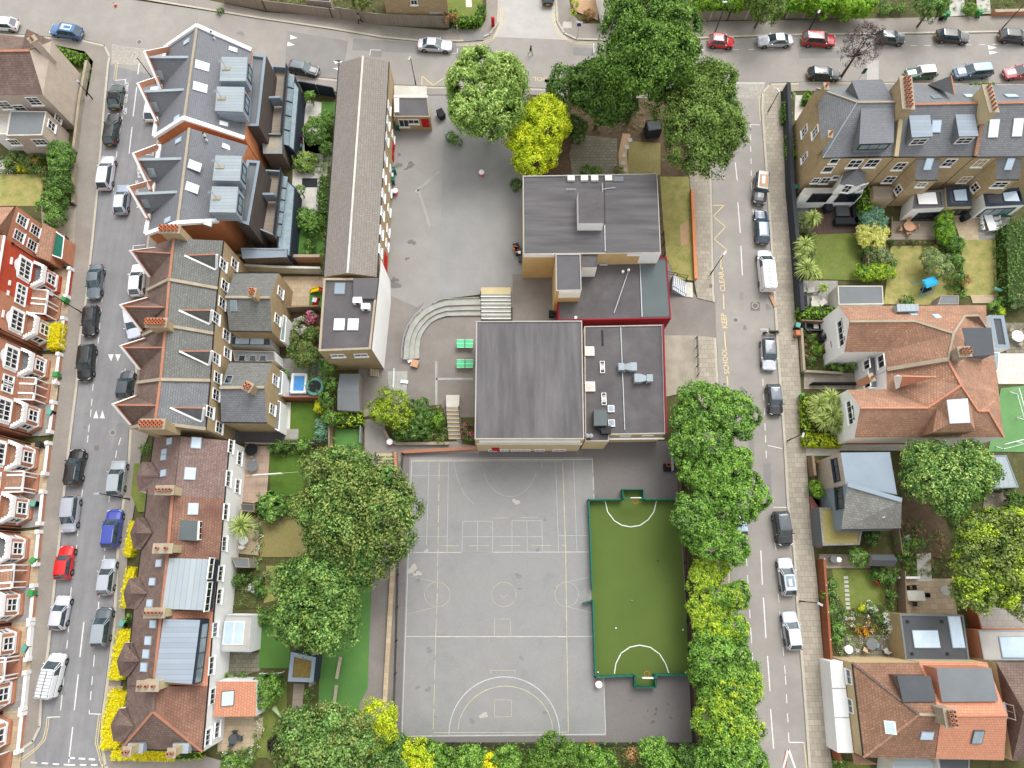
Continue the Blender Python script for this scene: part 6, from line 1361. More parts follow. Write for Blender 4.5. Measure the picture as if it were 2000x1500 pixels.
h.flat('stock','flat_dark',[(1757,1199,3.0),(1882,1201,3.0),(1894,1291,3.0),(1769,1290,3.0)],parapet=.08,pw=.18,pm='flat_grey');rf= h.ins
h.sky(rf,1808,1248,2.9,1.9,'flat_grey','glass_sky');h.sky(rf,1867,1234,1.4,3.3,'lead','glass_sky')
for px,py in ((1772,1214),(1839,1214),(1781,1277),(1850,1277)):c= onplane(rf,px,py)[0];b= M();b.box((c.x,c.y,c.z+.05),(.3,.3,.1),'dark');b.build('roof_vent',h.t)
h= House('rear_extension','pale concrete roofed extension at the right edge','extension',(1960,1260));h.flat('redbrick','concrete_pale',[(1911,1231,3.0),(2060,1231,3.0),(2060,1290,3.0),(1922,1290,3.0)],parapet=.06,pw=.12,pm='lead');h.sky(h.ins,1980,1264,3.0,2.2,'lead','glass_sky')
def shed(label,ring,wall,top,hh=2.3,name='shed',cat='shed',pitched=False,pm=None):
 h= House(name,label,cat,ring[0])
 if pitched:
  a,b_,c,d= [P(*p,hh) for p in ring];r0= (a+d)/2+V_((0,0,.6));r1= (b_+c)/2+V_((0,0,.6));h.roof(top,[[a,b_,r1,r0],[d,c,r1,r0]]);h.walls(wall,[a,b_,c,d],0,closed=True);h.faces('gable_wall',wall,[[a,d,r0]]);h.faces('gable_wall',wall,[[b_,c,r1]])
 else:h.flat(wall,top,[(*p,hh) for p in ring],parapet=.05,pw=.12,pm=pm or wall)
 return h
shed('grey flat roofed garage beside the striped palm garden',[(1636,558),(1724,558),(1726,594),(1638,595)],'white_dirty','flat_grey',2.5,'garage','garage',pm='white_dirty')
shed('small grey roofed shed at the end of the lawn with the blue swing',[(1838,577),(1873,577),(1873,594),(1832,594)],'wood_grey','flat_grey',2.1)
shed('grey green roofed garden room half hidden by the loose green tree',[(1925,890),(1966,889),(1990,952),(1935,954)],'flat_blue','zinc_x',2.6,'garden_room','shed',pm='flat_blue')
shed('long grey roofed shed behind the school wing',[(664,730),(702,730),(703,803),(659,801)],'wood_grey','flat_grey',2.2,pitched=True)
shed('small two tone shed below the grass roofed extension',[(1700,1083),(1746,1083),(1748,1106),(1699,1105)],'wood_grey','flat_dark',2.0,pitched=True)
shed('grey store against the white wall above the flower garden',[(452,1088),(486,1090),(488,1109),(460,1108)],'wood_grey','flat_grey',2.0)
shed('dark store roof by the palm behind the rusty roofed house',[(470,984),(497,984),(497,1000),(472,998)],'wood','flat_dark',2.0)
shed('dark green octagonal playhouse under the tall trees',[(1262,235),(1290,232),(1294,252),(1266,256)],'dark','flat_dark',1.8,'playhouse','playhouse')
shed('dark blue roofed shed in the cut off garden at the top edge',[(600,-16),(645,-12),(645,4),(596,0)],'wood_grey','navy',2.0)
h= House('brick_house','brick house end cut by the top edge above the long fence','house',(800,-5));Q= h.flat('stock','slate',[(740,-60,5.5),(868,-60,5.5),(872,-12,5.5),(746,-14,5.5)]);h.win(Q[2],808,0,1.0,1.6)
h= House('lean_to','grey corrugated lean-to beside the hedge at the top edge','extension',(853,15));T= [(838,8,2.6),(864,8,2.6),(867,26,2.3),(838,27,2.3)];h.roof('zinc_x',[T]);h.walls('wood',T,0,closed=True)
h= House('brick_house','white corner building cut by the top edge by the street junction','house',(1175,0));h.flat('white','slate_pale',[(1166,-50,3.5),(1240,-50,3.5),(1240,12,3.0),(1180,22,3.0)],parapet=.05)
LK= 'cars parked on the left of the left street';RK= 'cars parked on the right of the left street';TK= 'cars parked along the top street';EK= 'cars parked along the right street'
car('dark green convertible with black fabric roof beside the car club lettering',(229,164),(221,212),'saloon','14352c',roof='cloth',group=LK)
car('glossy black hatchback parked behind the green convertible',(222,220),(213,282),'hatch','0c0d0e',group=LK)
car('pearl white sport utility car below the black hatchback in the left street',(212,304),(202,370),'suv','c9cad6',group=LK)
car('silver blue hatchback with pale roof rails parked at the slate house',(241,360),(234,418),'hatch','8e9aab',rails=True,roof='c3c8d0',group=LK)
car('dark grey saloon parked in front of the bright red terrace',(181,584),(188,517),'saloon','5d6870',group=LK)
car('black hatchback parked nose down by the yellow flowering hedge',(172,656),(179,597),'hatch','141517',group=LK)
car('long black car with nose down just above the speed hump triangles',(164,743),(172,673),'suv','0d1211',group=LK)
car('shiny black sport utility car with silver rails left of the pale grey car',(152,877),(141,948),'suv','0b0b0c',rails=True,group=LK)
car('silver people carrier parked nose down between black and red cars',(132,1040),(141,968),'mpv','9da1ab',rails=True,group=LK)
car('bright red hatchback parked on the left kerb',(131,1066),(120,1132),'hatch','c80c10',group=LK)
car('pale lilac hatchback parked below the red hatchback',(124,1163),(110,1231),'hatch','bfc0cc',group=LK)
car('white van with a ladder rack on its roof parked near the junction',(114,1276),(92,1362),'van','e4e6ea','van',rack=True,group=LK,name='parked_van')
car('white hatchback half hidden under the upper gables of the slate roofed house',(305,168),(292,236),'hatch','e2e4ea',group=RK)
car('white hatchback parked under the first brown tiled gable',(270,515),(264,578),'hatch','e6e7ea',group=RK)
car('pale blue white car parked under the second brown gable',(262,660),(254,600),'hatch','c6ccdc',group=RK)
car('dark grey car parked under the fourth brown gable',(250,724),(240,778),'hatch','3a4047',group=RK)
car('silver hatchback parked beside the black lamp post',(233,899),(224,968),'suv','9ba1a8',group=RK)
car('blue sport utility car with pale roof rails beside the yellow hedge',(225,995),(214,1070),'suv','2b3f9a',rails=True,group=RK)
car('light grey hatchback parked below the blue car',(213,1091),(203,1163),'hatch','a3a8b0',group=RK)
car('charcoal sport utility car with red tail lights near the lower yellow hedge',(205,1186),(194,1263),'suv','4c555b',roof='8b949a',group=RK)
car('white car cut by the left edge of the picture',(-30,44),(34,48),'hatch','dcdee2',group=TK)
car('blue sport utility car with a glass roof at the corner of the left street',(99,56),(159,66),'suv','2c5f94',top='glass_sky',group=TK)
car('black hatchback beside the modern house with the glass balcony',(622,139),(563,128),'hatch','17181b',roof='59656b',group=TK)
car('silver coupe parked opposite the lamp post with a yellow zigzag',(883,89),(816,85),'saloon','c2c5cd',group=TK)
car('black car with yellow plate cut by the top edge of the picture',(1073,-55),(1070,8),'hatch','151118',group=TK)
car('small bright red hatchback parked right of the tallest tree',(1434,82),(1384,78),'hatch','c41217',group=TK)
car('silver saloon parked between two red cars',(1480,79),(1549,77),'saloon','a8abb1',group=TK)
car('dark red estate car parked beside the purple tree',(1633,79),(1567,75),'suv','a01218',group=TK)
car('dark grey hatchback partly behind the purple tree',(1768,75),(1713,71),'hatch','363c43',group=TK)
car('black hatchback with yellow plate parked below the small green street tree',(1894,73),(1829,68),'hatch','101214',group=TK)
car('black hatchback cut by the right edge on the top street',(2016,73),(1952,68),'hatch','111315',group=TK)
car('black hatchback parked under the trunk of the purple tree',(1642,146),(1578,142),'hatch','121416',group=TK)
car('green small car with a white roof',(1770,143),(1830,138),'mini','135c43',roof='e8eaea',group=TK)
car('steel blue sport utility car beside the slate gable',(1864,142),(1937,136),'suv','3f5c7c',roof='8598aa',group=TK)
car('pinkish red car cut by the right edge behind the blue car',(1962,143),(2030,136),'saloon','a8303c',group=TK)
car('black off road car with an open tan load bed',(1483,398),(1488,340),'jeep','22262a',top='plyw',group=EK)
car('navy blue hatchback parked behind the tan topped off road car',(1486,409),(1490,476),'hatch','17304f',roof='33506e',group=EK)
car('white van with a ladder rack beside the black fence',(1492,488),(1500,569),'van','e2e4e8','van',rack=True,group=EK,name='parked_van')
car('silver car with a dark roof parked below the motorcycle',(1503,723),(1500,659),'hatch','b9bdc4',roof='4b5560',group=EK)
car('black hatchback with red nose trim parked left of the tall palm garden',(1517,811),(1510,750),'hatch','111214',roof='4a5460',group=EK)
car('black estate car parked in front of the grass roofed extension',(1535,1066),(1524,998),'suv','14161a',roof='3d454d',group=EK)
car('silver hatchback with a glass roof panel parked above the side lamp post',(1532,1089),(1543,1164),'hatch','b8bdc6',top='glass_grey',group=EK)
car('pale silver hatchback parked alone at the lower end of the right street',(1541,1194),(1553,1270),'hatch','b5bac4',roof='d8dade',group=EK)
car('pale blue car almost hidden under the pollarded trees',(1443,1000),(1448,1045),'hatch','a8bcc8',group=EK)
def motorbike():
 a,c= P(1488,650,.4),P(1524,649,.4);t= thing('motorcycle','black motorcycle parked across the kerb above the silver car','motorcycle',((a.x+c.x)/2,(a.y+c.y)/2,0));t.rotation_euler= (0,0,math.atan2(a.y-c.y,a.x-c.x))
 for x in (.72,-.72):
  b= M();b.tube((x,-.06,.31),(x,.06,.31),.31,.31,'tyre',16);w= b.build('wheel',t);b= M();b.tube((x,-.065,.31),(x,.065,.31),.2,.2,'rim',12);b.build('rim',w)
 b= M();b.bar((.1,0,.55),(-.35,0,.5),.3,'trim',.35);b.bar((.72,0,.31),(.45,0,.95),.1,'rim',.06);b.bar((-.72,0,.31),(-.2,0,.45),.12,'trim',.08);b.build('frame',t)
 b= M();b.hull([V_((.45,-.12,.75)),V_((0,-.18,.72)),V_((0,.18,.72)),V_((.45,.12,.75))],[V_((.38,-.08,.98)),V_((.02,-.1,.92)),V_((.02,.1,.92)),V_((.38,.08,.98))],'trim');b.build('fuel_tank',t)
 b= M();b.hull([V_((0,-.15,.72)),V_((-.8,-.12,.78)),V_((-.8,.12,.78)),V_((0,.15,.72))],[V_((0,-.1,.84)),V_((-.75,-.08,.9)),V_((-.75,.08,.9)),V_((0,.1,.84))],'cloth_black');b.build('seat',t)
 b= M();b.bar((.42,-.38,1.05),(.42,.38,1.05),.05,'trim');b.build('handlebar',t)
 b= M();b.tube((.55,0,.85),(.68,0,.82),.1,.11,'lamp_white',10);b.build('headlight',t)
motorbike()
SCH= 'trees around the school';ROW= 'pollarded trees between the court and the right street'
tree('weeping_tree','pale green drooping tree in the upper playground beside the small lodge','tree',[(945,182,84),(925,222,48,-1),(968,228,50,-1),(985,165,46,-.5)],11,'willow',cr=.8,leaf=.36,per=46,blade=1.5,group=SCH)
tree('maple_tree','bright yellow green tree north of the flat roofed classrooms','tree',[(1052,262,62),(1040,310,46,-1),(1066,228,44,-.3),(1020,270,38,-1)],8,'yellow',cr=.6,leaf=.3,per=40,group=SCH)
tree('plum_tree','small dark green tree left of the feathery tree by the top street','tree',[(1108,172,44),(1100,190,36,-1)],8,'dark',group=SCH,mix2=('mid',.3))
tree('ash_tree','feathery dark green tree beneath the tallest tree','tree',[(1178,180,62),(1195,205,45,-1),(1155,160,40)],10,'dark',leaf=.42,blade=1.5,group=SCH)
tree('chestnut_tree','tallest dark green tree overhanging the top street','tree',[(1266,75,92),(1250,130,80,-1.5),(1288,110,76,-1),(1262,20,76,-1),(1243,160,56,-4)],18,'chestnut',cr=1.0,leaf=.4,per=50,flat=.7,group=SCH)
tree('beech_tree','broad olive green tree at the corner of the right street','tree',[(1370,235,84),(1368,195,70,-.5),(1362,285,70,-.8),(1395,165,42,-1),(1400,260,56,-.8)],14,'olive',cr=.8,leaf=.34,per=44,flat=.75,group=SCH)
shrub('dark round bush between the yellow tree and the crazy paving',[(1122,250,26),(1128,268,18)],2.8,'dark',group=None)
shrub('small round bush in a kerbed bed under the weeping tree',[(881,268,14),(893,275,12)],1.2,'mid')
shrub('dark bush at the left corner of the classroom roof',[(1008,362,15)],2.0,'dark')
shrub('low green plants along the edge of the classroom roof',[(1148,333,16),(1166,335,12)],.9,'mid')
shrub('leafy clump at the foot of the crazy paving',[(1208,334,12)],.9,'dull')
tree('purple_leaf_tree','sparse tree with dark purple leaves over the top street','tree',[(1682,92,40),(1700,75,30,.5),(1662,110,26,-1)],7.5,'purple',cr=.45,leaf=.2,per=11,cover=.5,blade=.9)
tree('street_tree','small green street tree on the top right pavement','tree',[(1818,18,30),(1828,2,22)],5.5,'mid',cr=.5,leaf=.26)
tree('garden_tree','grey green tree overhanging the top fence left of centre','tree',[(702,4,18)],4,'dull',cr=.4,leaf=.24)
tree('garden_tree','olive tree behind the pale fence above the silver saloon','tree',[(1500,20,36),(1495,-15,40)],7,'olive',cr=.6,leaf=.28)
tree('oak_tree','large spreading oak hanging over the green play surface','tree',[(705,1000,108),(660,935,72,-.5),(640,1000,62,-1),(760,985,62,-1),(720,1065,68,-2),(640,1050,48,-2),(735,930,40,-2)],12,'oak',cr=.85,leaf=.34,per=46,flat=.55,mix2=('mid',.25))
tree('sycamore_tree','dark green round tree directly below the oak','tree',[(618,1180,86),(600,1140,62,-1),(645,1215,58,-1),(585,1225,48,-2)],11,'mid',cr=.75,leaf=.34,per=44,flat=.6,mix2=('olive',.4))
tree('sycamore_tree','large tree at the bottom edge left of the court','tree',[(650,1455,78),(600,1430,50,-1),(690,1480,60,-1),(590,1490,50,-1)],10,'mid',cr=.75,leaf=.34,per=44,flat=.6,mix2=('dull',.3))
tree('false_acacia_tree','yellow green tree at the lower left corner of the court','tree',[(742,1398,36),(725,1440,30,-2),(755,1430,24,-1),(700,1405,16,-3)],7,'yellow',cr=.5,leaf=.26,group=None)
for i,(lab,lobes,pal,mx,h) in enumerate((
  ('topmost pollarded tree of the row beside the side block',[(1368,795,52),(1345,822,40,-1)],'lime',('mid',.35),8),
  ('pollarded tree of the row leaning furthest over the road by the road patch',[(1434,812,46),(1410,790,36,-.5)],'lime',('mid',.4),8),
  ('pollarded tree of the row level with the hall front wall',[(1378,862,56),(1340,870,34,-1)],'lime',('mid',.3),8),
  ('pollarded tree of the row beside the basketball hoop',[(1428,912,46),(1390,925,50,-.5),(1350,920,34,-1)],'lime',None,8),
  ('pollarded tree of the row with the widest crown beside the top of the turf pitch',[(1446,970,52),(1400,960,48,-.5)],'lime',None,8),
  ('dark pollarded tree of the row touching the top corner of the turf pitch',[(1352,1005,40),(1372,985,34)],'lime',('mid',.5),7),
  ('pollarded tree of the row just below the hidden pale blue car',[(1392,1050,44),(1432,1068,34),(1360,1050,28,-1)],'lime',None,7.5)),1):
 tree('pollarded_tree',lab,'tree',lobes,h,pal,cr=.5,leaf=.28,per=42,flat=.75,group=ROW,mix2=mx)
for lab,lobes,pal,mx,h in (
  ('small yellow green tree of the row beside the middle of the turf pitch',[(1375,1120,32),(1398,1105,26),(1360,1140,22)],'limey',None,5),
  ('round green tree of the row standing out over the parking dashes',[(1434,1165,30),(1408,1165,26)],'lime',('limey',.5),5.5),
  ('small bright yellow green tree of the row left of the round one',[(1370,1185,32),(1378,1215,28),(1404,1200,24)],'limey',None,5),
  ('yellow tipped tree of the row above the last group of limes',[(1435,1230,30),(1408,1238,28),(1380,1245,28)],'yellowg',('lime',.4),5.5)):
 tree('young_tree',lab,'tree',lobes,h,pal,cr=.4,leaf=.25,per=36,flat=.75,group=ROW,mix2=mx)
for lab,lobes,pal,mx,h in (
  ('large lime tree of the row beside the lower goal of the turf pitch',[(1398,1290,52),(1435,1300,40,-.5),(1380,1325,34,-1)],'lime',None,7.5),
  ('lime tree of the row with a yellow patch on its street side',[(1440,1345,44),(1400,1355,40,-.5)],'lime',('limey',.45),7.5),
  ('bright lime tree of the row at the lower right corner of the court',[(1420,1405,50),(1385,1400,36,-1),(1455,1415,34,-.5)],'limey',('lime',.4),7.5),
  ('lowest lime tree of the row cut by the bottom edge',[(1425,1465,54),(1390,1480,40,-1),(1460,1490,36)],'lime',None,7.5)):
 tree('pollarded_tree',lab,'tree',lobes,h,pal,cr=.5,leaf=.28,per=42,flat=.75,group=ROW,mix2=mx)
BT= 'trees and bushes along the bottom edge of the court'
for lab,lobes,pal,h in (
  ('dark green bush at the bottom edge under the court corner',[(775,1475,36),(760,1500,40)],'mid',4),
  ('yellow leaved bush at the bottom edge under the court corner',[(810,1470,32),(822,1490,28)],'yellow',4),
  ('green bush at the bottom edge between two yellow bushes',[(845,1475,28),(870,1495,34),(905,1480,24)],'lime',3.5),
  ('orange yellow bush at the bottom edge left of the dark one',[(955,1490,22),(968,1500,20)],'gold',3),
  ('green bush at the bottom edge below the court centre',[(925,1480,28),(990,1482,30),(1015,1490,22)],'lime',3.5),
  ('dark round tree overlapping the bottom line of the court',[(1080,1462,36),(1100,1485,36),(1060,1490,30)],'chestnut',5),
  ('bright green bush at the bottom edge right of the round tree',[(1150,1480,30),(1180,1490,28)],'lime',3.5),
  ('straw coloured bush at the bottom edge',[(1235,1475,16)],'dead',3),
  ('light green bush at the bottom edge under the turf pitch',[(1275,1470,32),(1300,1485,28)],'lime',4),
  ('dark bush at the bottom edge beside the lowest lime tree',[(1345,1485,30),(1365,1470,20)],'mid',3.5)):
 shrub(lab,lobes,h,pal,name='bush',cat='bush',group=BT,cr=.45,leaf=.24,per=34)
cover('undergrowth','rough undergrowth on the bank below the court',[(760,1452),(1345,1452),(1370,1540),(740,1540)],['dull','mid','dark'],.5,5,.2)
cover('undergrowth','dark undergrowth beneath the row of trees by the right street',[(1330,880),(1362,880),(1372,1450),(1356,1450)],['dull','dark'],.3,3)
tree('walnut_tree','wide loose green tree behind the grey modern house','tree',[(1826,930,70),(1890,922,54,-.5),(1800,900,40,-1),(1855,968,44,-1),(1920,915,34,-1)],9,'mid',cr=.7,leaf=.32,per=34,flat=.6,mix2=('willow',.3))
tree('catalpa_tree','large yellow tinged tree on the right edge above the terrace patio','tree',[(1955,1085,88),(1900,1150,44,-1),(1975,1145,56,-1),(1912,1050,44,-1),(1990,1035,46)],10,'oak',cr=.7,leaf=.32,per=40,flat=.6,mix2=('yellowg',.28))
tree('hedge_tree','tall bright green laurel growing over the pale fence on the top street','tree',[(1600,10,34),(1650,6,38),(1680,14,26),(1560,0,30)],4,'hedge',cr=.45,leaf=.3,blade=1.6)
tree('hedge_tree','glossy green hedge tree behind the pale fence left of the olive tree','tree',[(1370,4,22),(1400,2,26),(1430,4,26),(1460,0,24)],3.5,'hedge',cr=.4,leaf=.24)
tree('garden_tree','dark tree in the gap right of the hall side gate','tree',[(800,1000,1)],1,'mid',trunk=False) if 0 else None
def fence(label,pts,h,m='wood',name='fence',cat='fence',th=.08,posts=0,cap=None,base=0,group=None,bar=None):
 pp= [P(x,y,base) for x,y in pts];t= wthing(name,label,cat,pp[0],group)
 b= M()
 for a,c in zip(pp,pp[1:]):b.bar(a+V_((0,0,h/2)),c+V_((0,0,h/2)),th,m,h)
 b.build('panel' if name!='garden_wall' else 'wall',t)
 if cap:
  b= M()
  for a,c in zip(pp,pp[1:]):b.bar(a+V_((0,0,h+.03)),c+V_((0,0,h+.03)),th+.1,cap,.06)
  b.build('coping',t)
 if posts:
  for a,c in zip(pp,pp[1:]):
   L= (c-a).length;n= max(1,int(L/posts))
   for i in range(n+1):b= M();q= a.lerp(c,i/n);b.box((q.x,q.y,base+h/2+.05),(.12,.12,h+.1),m if bar is None else bar);b.build('post',t)
 return t
fence('long dark painted fence along the right street pavement',[(1530,180),(1537,375),(1548,500),(1556,617)],2.0,'black_fence',th=.5)
fence('red brown fence with white topped posts beside the lower right pavement',[(1597,1092),(1612,1300),(1622,1440),(1628,1480)],1.7,'wood_red',th=.25,posts=2.6,bar='white_dirty')
fence('low orange brick wall beside the strip of dry grass',[(1350,375),(1357,548)],.6,'orange','garden_wall','wall',.3,cap='orange')
fence('long grey board fence at the top edge left of the brick house',[(440,6),(520,20),(650,36),(668,38)],1.8,'wood_grey',posts=2.4)
fence('tall leaning weathered fence in front of the brick house end',[(660,36),(740,49),(800,52),(878,54)],2.1,'wood_grey')
fence('pale panel fence under the dark laurel on the top street',[(1350,41),(1420,40),(1490,38)],1.8,'wood_grey',posts=1.8,bar='white_dirty')
fence('pale panel fence under the bright laurel on the top street',[(1535,36),(1600,36),(1660,35)],1.8,'wood_grey',posts=1.8,bar='white_dirty')
fence('short pale fence beside the white corner building',[(1172,46),(1200,45)],1.6,'flat_blue')
fence('garden wall with dark pipe behind the second modern house',[(474,512),(632,512)],1.8,'redbrick','garden_wall','wall',.3,cap='coping')
fence('white painted garden wall above the patio with the toy slide',[(478,528),(545,532),(632,534)],1.7,'white_dirty','garden_wall','wall',.3)
fence('dark fence between the toy slide patio and the pink hydrangea',[(553,610),(630,607)],1.7,'wood',th=.15)
fence('dark fence beneath the paddling pool patio',[(560,782),(632,782)],1.7,'wood_red',th=.1)
fence('wooden fence at the foot of the dark green lawn',[(485,868),(560,870),(618,868)],1.2,'wood_grey',th=.1)
fence('board fence between the gardens and the green play surface',[(614,1335),(622,1250)],1.7,'wood_grey',th=.3,posts=3)
fence('board fence behind the oak at the green play strip',[(648,800),(650,880)],1.7,'wood',th=.2)
fence('glass panelled fence behind the corner modern house',[(592,178),(657,190)],2.0,'navy',posts=2,th=.12,bar='metal')
fence('front wall with dark railings of the beige corner house',[(177,128),(163,205),(152,300)],1.0,'concrete','garden_wall','wall',.25,cap='coping')
fence('low wall in front of the round topped bushes on the left pavement',[(150,310),(150,402)],.9,'coping','garden_wall','wall',.25,cap='coping')
fence('stone kerb wall around the shrub bed by the court',[(752,842),(760,858),(775,868),(878,867)],.5,'concrete','garden_wall','wall',.25,cap='coping')
fence('red brick edging wall along the top of the court',[(785,884),(932,876)],.5,'redbrick','garden_wall','wall',.3,cap='terracotta')
fence('tan coping wall between the tarmac path and the court',[(775,920),(770,1080),(760,1250),(752,1390)],.5,'patio','garden_wall','wall',.5)
fence('retaining wall at the head of the court',[(774,885),(776,930)],.9,'redbrick','garden_wall','wall',.3)
fence('low wall of the semi detached front garden on the right street',[(1561,645),(1566,728),(1640,732)],.8,'coping','garden_wall','wall',.3)
fence('dark front fence panel above the skip garden',[(1557,632),(1628,636)],1.3,'wood',th=.15)
fence('black fence lines below the driveway of the lower semi',[(1580,752),(1690,752)],1.2,'dark',th=.12)
fence('brown garden fence beside the sunlit deck',[(1733,432),(1732,468)],1.2,'wood',th=.1)
fence('wooden fence between the gardens below the tall terrace',[(1684,458),(1686,545)],1.5,'wood',th=.12)
fence('brown fence between the flat roofed extension and the concrete yard',[(1884,1180),(1908,1268)],1.8,'wood_red',th=.15)
fence('brown fence between the flower garden and the paved terrace',[(1752,1115),(1757,1250)],1.7,'wood',th=.12)
fence('slatted fence beside the front garden of the grey modern house',[(1577,893),(1582,932)],1.5,'wood',th=.3)
fence('slanting fence behind the small two tone shed',[(1742,1036),(1748,1080)],1.6,'wood',th=.12)
fence('white low wall of the paved terrace steps',[(1750,1128),(1790,1128)],.7,'white','garden_wall','wall',.25)
fence('dark wall along the right side of the court',[(1318,865),(1330,1000),(1345,1200),(1356,1448)],1.0,'soil','garden_wall','wall',.25)
fence('fence beside the play surface under the large oak',[(708,835),(707,868)],1.3,'metal',th=.06)
fence('timber panel fence at the right end of the terracotta pair',[(1972,595),(2050,590)],1.7,'wood_grey',th=.15)
fence('low brick wall of the top right front gardens',[(1935,31),(2060,28)],.9,'redbrick','garden_wall','wall',.4,cap='coping')
def meshfence(label,pts,h,m,step=3.0,rails=3,name='mesh_fence',z=0,w=.05):
 pp= [P(x,y,z) for x,y in pts];t= wthing(name,label,'fence',pp[0])
 for a,c in zip(pp,pp[1:]):
  n= max(1,int((c-a).length/step))
  for i in range(n+1):b= M();q= a.lerp(c,i/n);b.bar(q,q+V_((0,0,h)),w*1.5,m);b.build('post',t)
 b= M()
 for a,c in zip(pp,pp[1:]):
  for k in range(rails):zz= h*(k+1)/rails;b.bar(a+V_((0,0,zz)),c+V_((0,0,zz)),w,m)
 b.build('rail',t);return t
meshfence('dark mesh fence along the left side of the court',[(789,888),(782,1000),(776,1250),(770,1446)],1.6,'trim')
meshfence('dark mesh fence along the bottom of the court',[(770,1448),(1060,1452),(1353,1449)],1.6,'trim')
meshfence('dark mesh fence between the court and the row of trees',[(1326,878),(1335,1100),(1352,1449)],1.6,'trim')
meshfence('black railings beside the concrete pad by the driveway',[(1358,662),(1361,735)],1.1,'trim',1.2,2)
meshfence('black railings beside the metal steps and dry grass',[(1293,460),(1296,500),(1300,538),(1340,546)],1.2,'trim',1.0,2)
meshfence('railing at the top of the curved yard by the shrub bed',[(795,800),(838,812),(850,822),(873,830)],1.1,'trim',1.2,2)
meshfence('white pipe rail by the path to the wing',[(772,724),(770,760),(776,770)],1.0,'white',1.5,2)
def rink():
 t= wthing('pitch_barrier','low green boards around the artificial turf pitch','barrier',P(1240,1150,0))
 segs= [[(1148,978),(1210,977)],[(1257,977),(1322,977)],[(1148,978),(1155,1150)],[(1156,1172),(1161,1320)],[(1161,1320),(1232,1317)],[(1276,1316),(1346,1316)]]
 for s in segs:
  b= M();A,C= P(*s[0],0),P(*s[1],0);b.bar(A+V_((0,0,.5)),C+V_((0,0,.5)),.08,'greengrille',1.0);b.bar(A+V_((0,0,1.02)),C+V_((0,0,1.02)),.16,'greengrille',.06);b.build('board',t)
  n= 5
  for i in range(n+1):q= A.lerp(C,i/n);b= M();b.box((q.x,q.y,.55),(.14,.14,1.1),'greengrille');b.build('post',t)
 b= M();A,C= P(1156,1172,0),P(1137,1178,0);b.bar(A+V_((0,0,.5)),C+V_((0,0,.5)),.08,'greengrille',1.0);b.build('gate',t)
rink()
def goal(label,a,c,depth):
 A,C= P(*a,0),P(*c,0);d= V_((0,depth,0));t= wthing('goal',label,'goal',(A+C)/2,'green goals of the turf pitch');u= V_((0,0,2.0))
 for p in (A,C):
  b= M();b.bar(p,p+u,.1,'greengrille');b.build('goal_post',t)
  b= M();b.bar(p+d,p+d+u*.6,.1,'greengrille');b.bar(p+u,p+d+u*.6,.06,'greengrille');b.bar(p+V_((0,0,.5)),p+d+V_((0,0,.5)),.08,'greengrille',1.0);b.build('side_frame',t)
 b= M();b.bar(A+u,C+u,.1,'greengrille');b.bar(A+u+(C-A)*.25+V_((0,0,.5)),A+u+(C-A)*.75+V_((0,0,.5)),.06,'white',.8);b.build('crossbar',t)
 b= M();b.bar(A+d+V_((0,0,.5)),C+d+V_((0,0,.5)),.1,'greengrille',1.0);b.bar(A+d+u*.6,C+d+u*.6,.08,'greengrille');b.build('back_board',t)
 b= M();q= (A+C)/2;b.face([A+V_((0,0,.05)),C+V_((0,0,.05)),C+d+V_((0,0,.05)),A+d+V_((0,0,.05))],'astro',V_((0,0,1)));b.build('goal_floor',t)
 for k in range(7):
  f= k/6;b_= A.lerp(C,f)
 b= M();s= -1 if depth> 0 else 1;c0= q+V_((0,s*.35,2.3));n= 16
 for i in range(n):a0,a1= 2*math.pi*i/n,2*math.pi*(i+1)/n;b.bar(c0+V_((.28*math.cos(a0),.28*math.sin(a0),0)),c0+V_((.28*math.cos(a1),.28*math.sin(a1),0)),.04,'hoop')
 b.bar(q+V_((0,0,2.3)),c0-V_((0,s*.28,0)),.06,'hoop');b.build('hoop',t)
goal('green goal with a hoop at the upper end of the turf pitch',(1214,977),(1254,977),1.15);goal('green goal with a hoop at the lower end of the turf pitch',(1236,1317),(1276,1317),-1.2)
def hoop(label,px,py,ang,z=2.8,board=True,base=True):
 p= P(px,py,0);t= thing('basketball_hoop',label,'basketball hoop',(p.x,p.y,0));t.rotation_euler= (0,0,ang)
 if base:b= M();b.box((.1,0,.25),(1.3,.9,.5),'trim');b.build('base',t)
 b= M();b.bar((.3,0,.0),(0,0,z),.14,'trim');b.build('post',t)
 if board:b= M();b.box((-.15,0,z+.3),(.08,1.6,1.0),'metal');b.build('backboard',t)
 b= M();n= 16;c= V_((-.5,0,z))
 for i in range(n):a0,a1= 2*math.pi*i/n,2*math.pi*(i+1)/n;b.bar(c+V_((.26*math.cos(a0),.26*math.sin(a0),0)),c+V_((.26*math.cos(a1),.26*math.sin(a1),0)),.05,'hoop')
 b.bar((-.2,0,z),(-.26,0,z),.06,'hoop');b.build('ring',t)
hoop('portable basketball hoop by the dark asphalt right of the court',1304,914,0)
hoop('basketball ring without a board below the bottom line of the court',1150,1448,-math.pi/2,board=False,base=False)
def lamp(label,base,head,h=5.6):
 p= P(*base,.12);q= P(*head,h);t= wthing('street_lamp',label,'street lamp',p,'street lamps');b= M();b.tube(p,(p.x,p.y,1.2),.09,.08,'trim',8);b.tube((p.x,p.y,1.2),(p.x,p.y,h),.06,.045,'trim',8);b.build('pole',t)
 d= V_((q.x-p.x,q.y-p.y,0));d= d.normalized()*min(.7,max(.35,d.length)) if d.length> 1e-3 else V_((.4,0,0));b= M();b.obox(V_((p.x,p.y,h))+d*.7,d.normalized(),V_((-d.y,d.x,0)).normalized(),V_((0,0,1)),(.6,.24,.12),'metal');b.build('lantern',t)
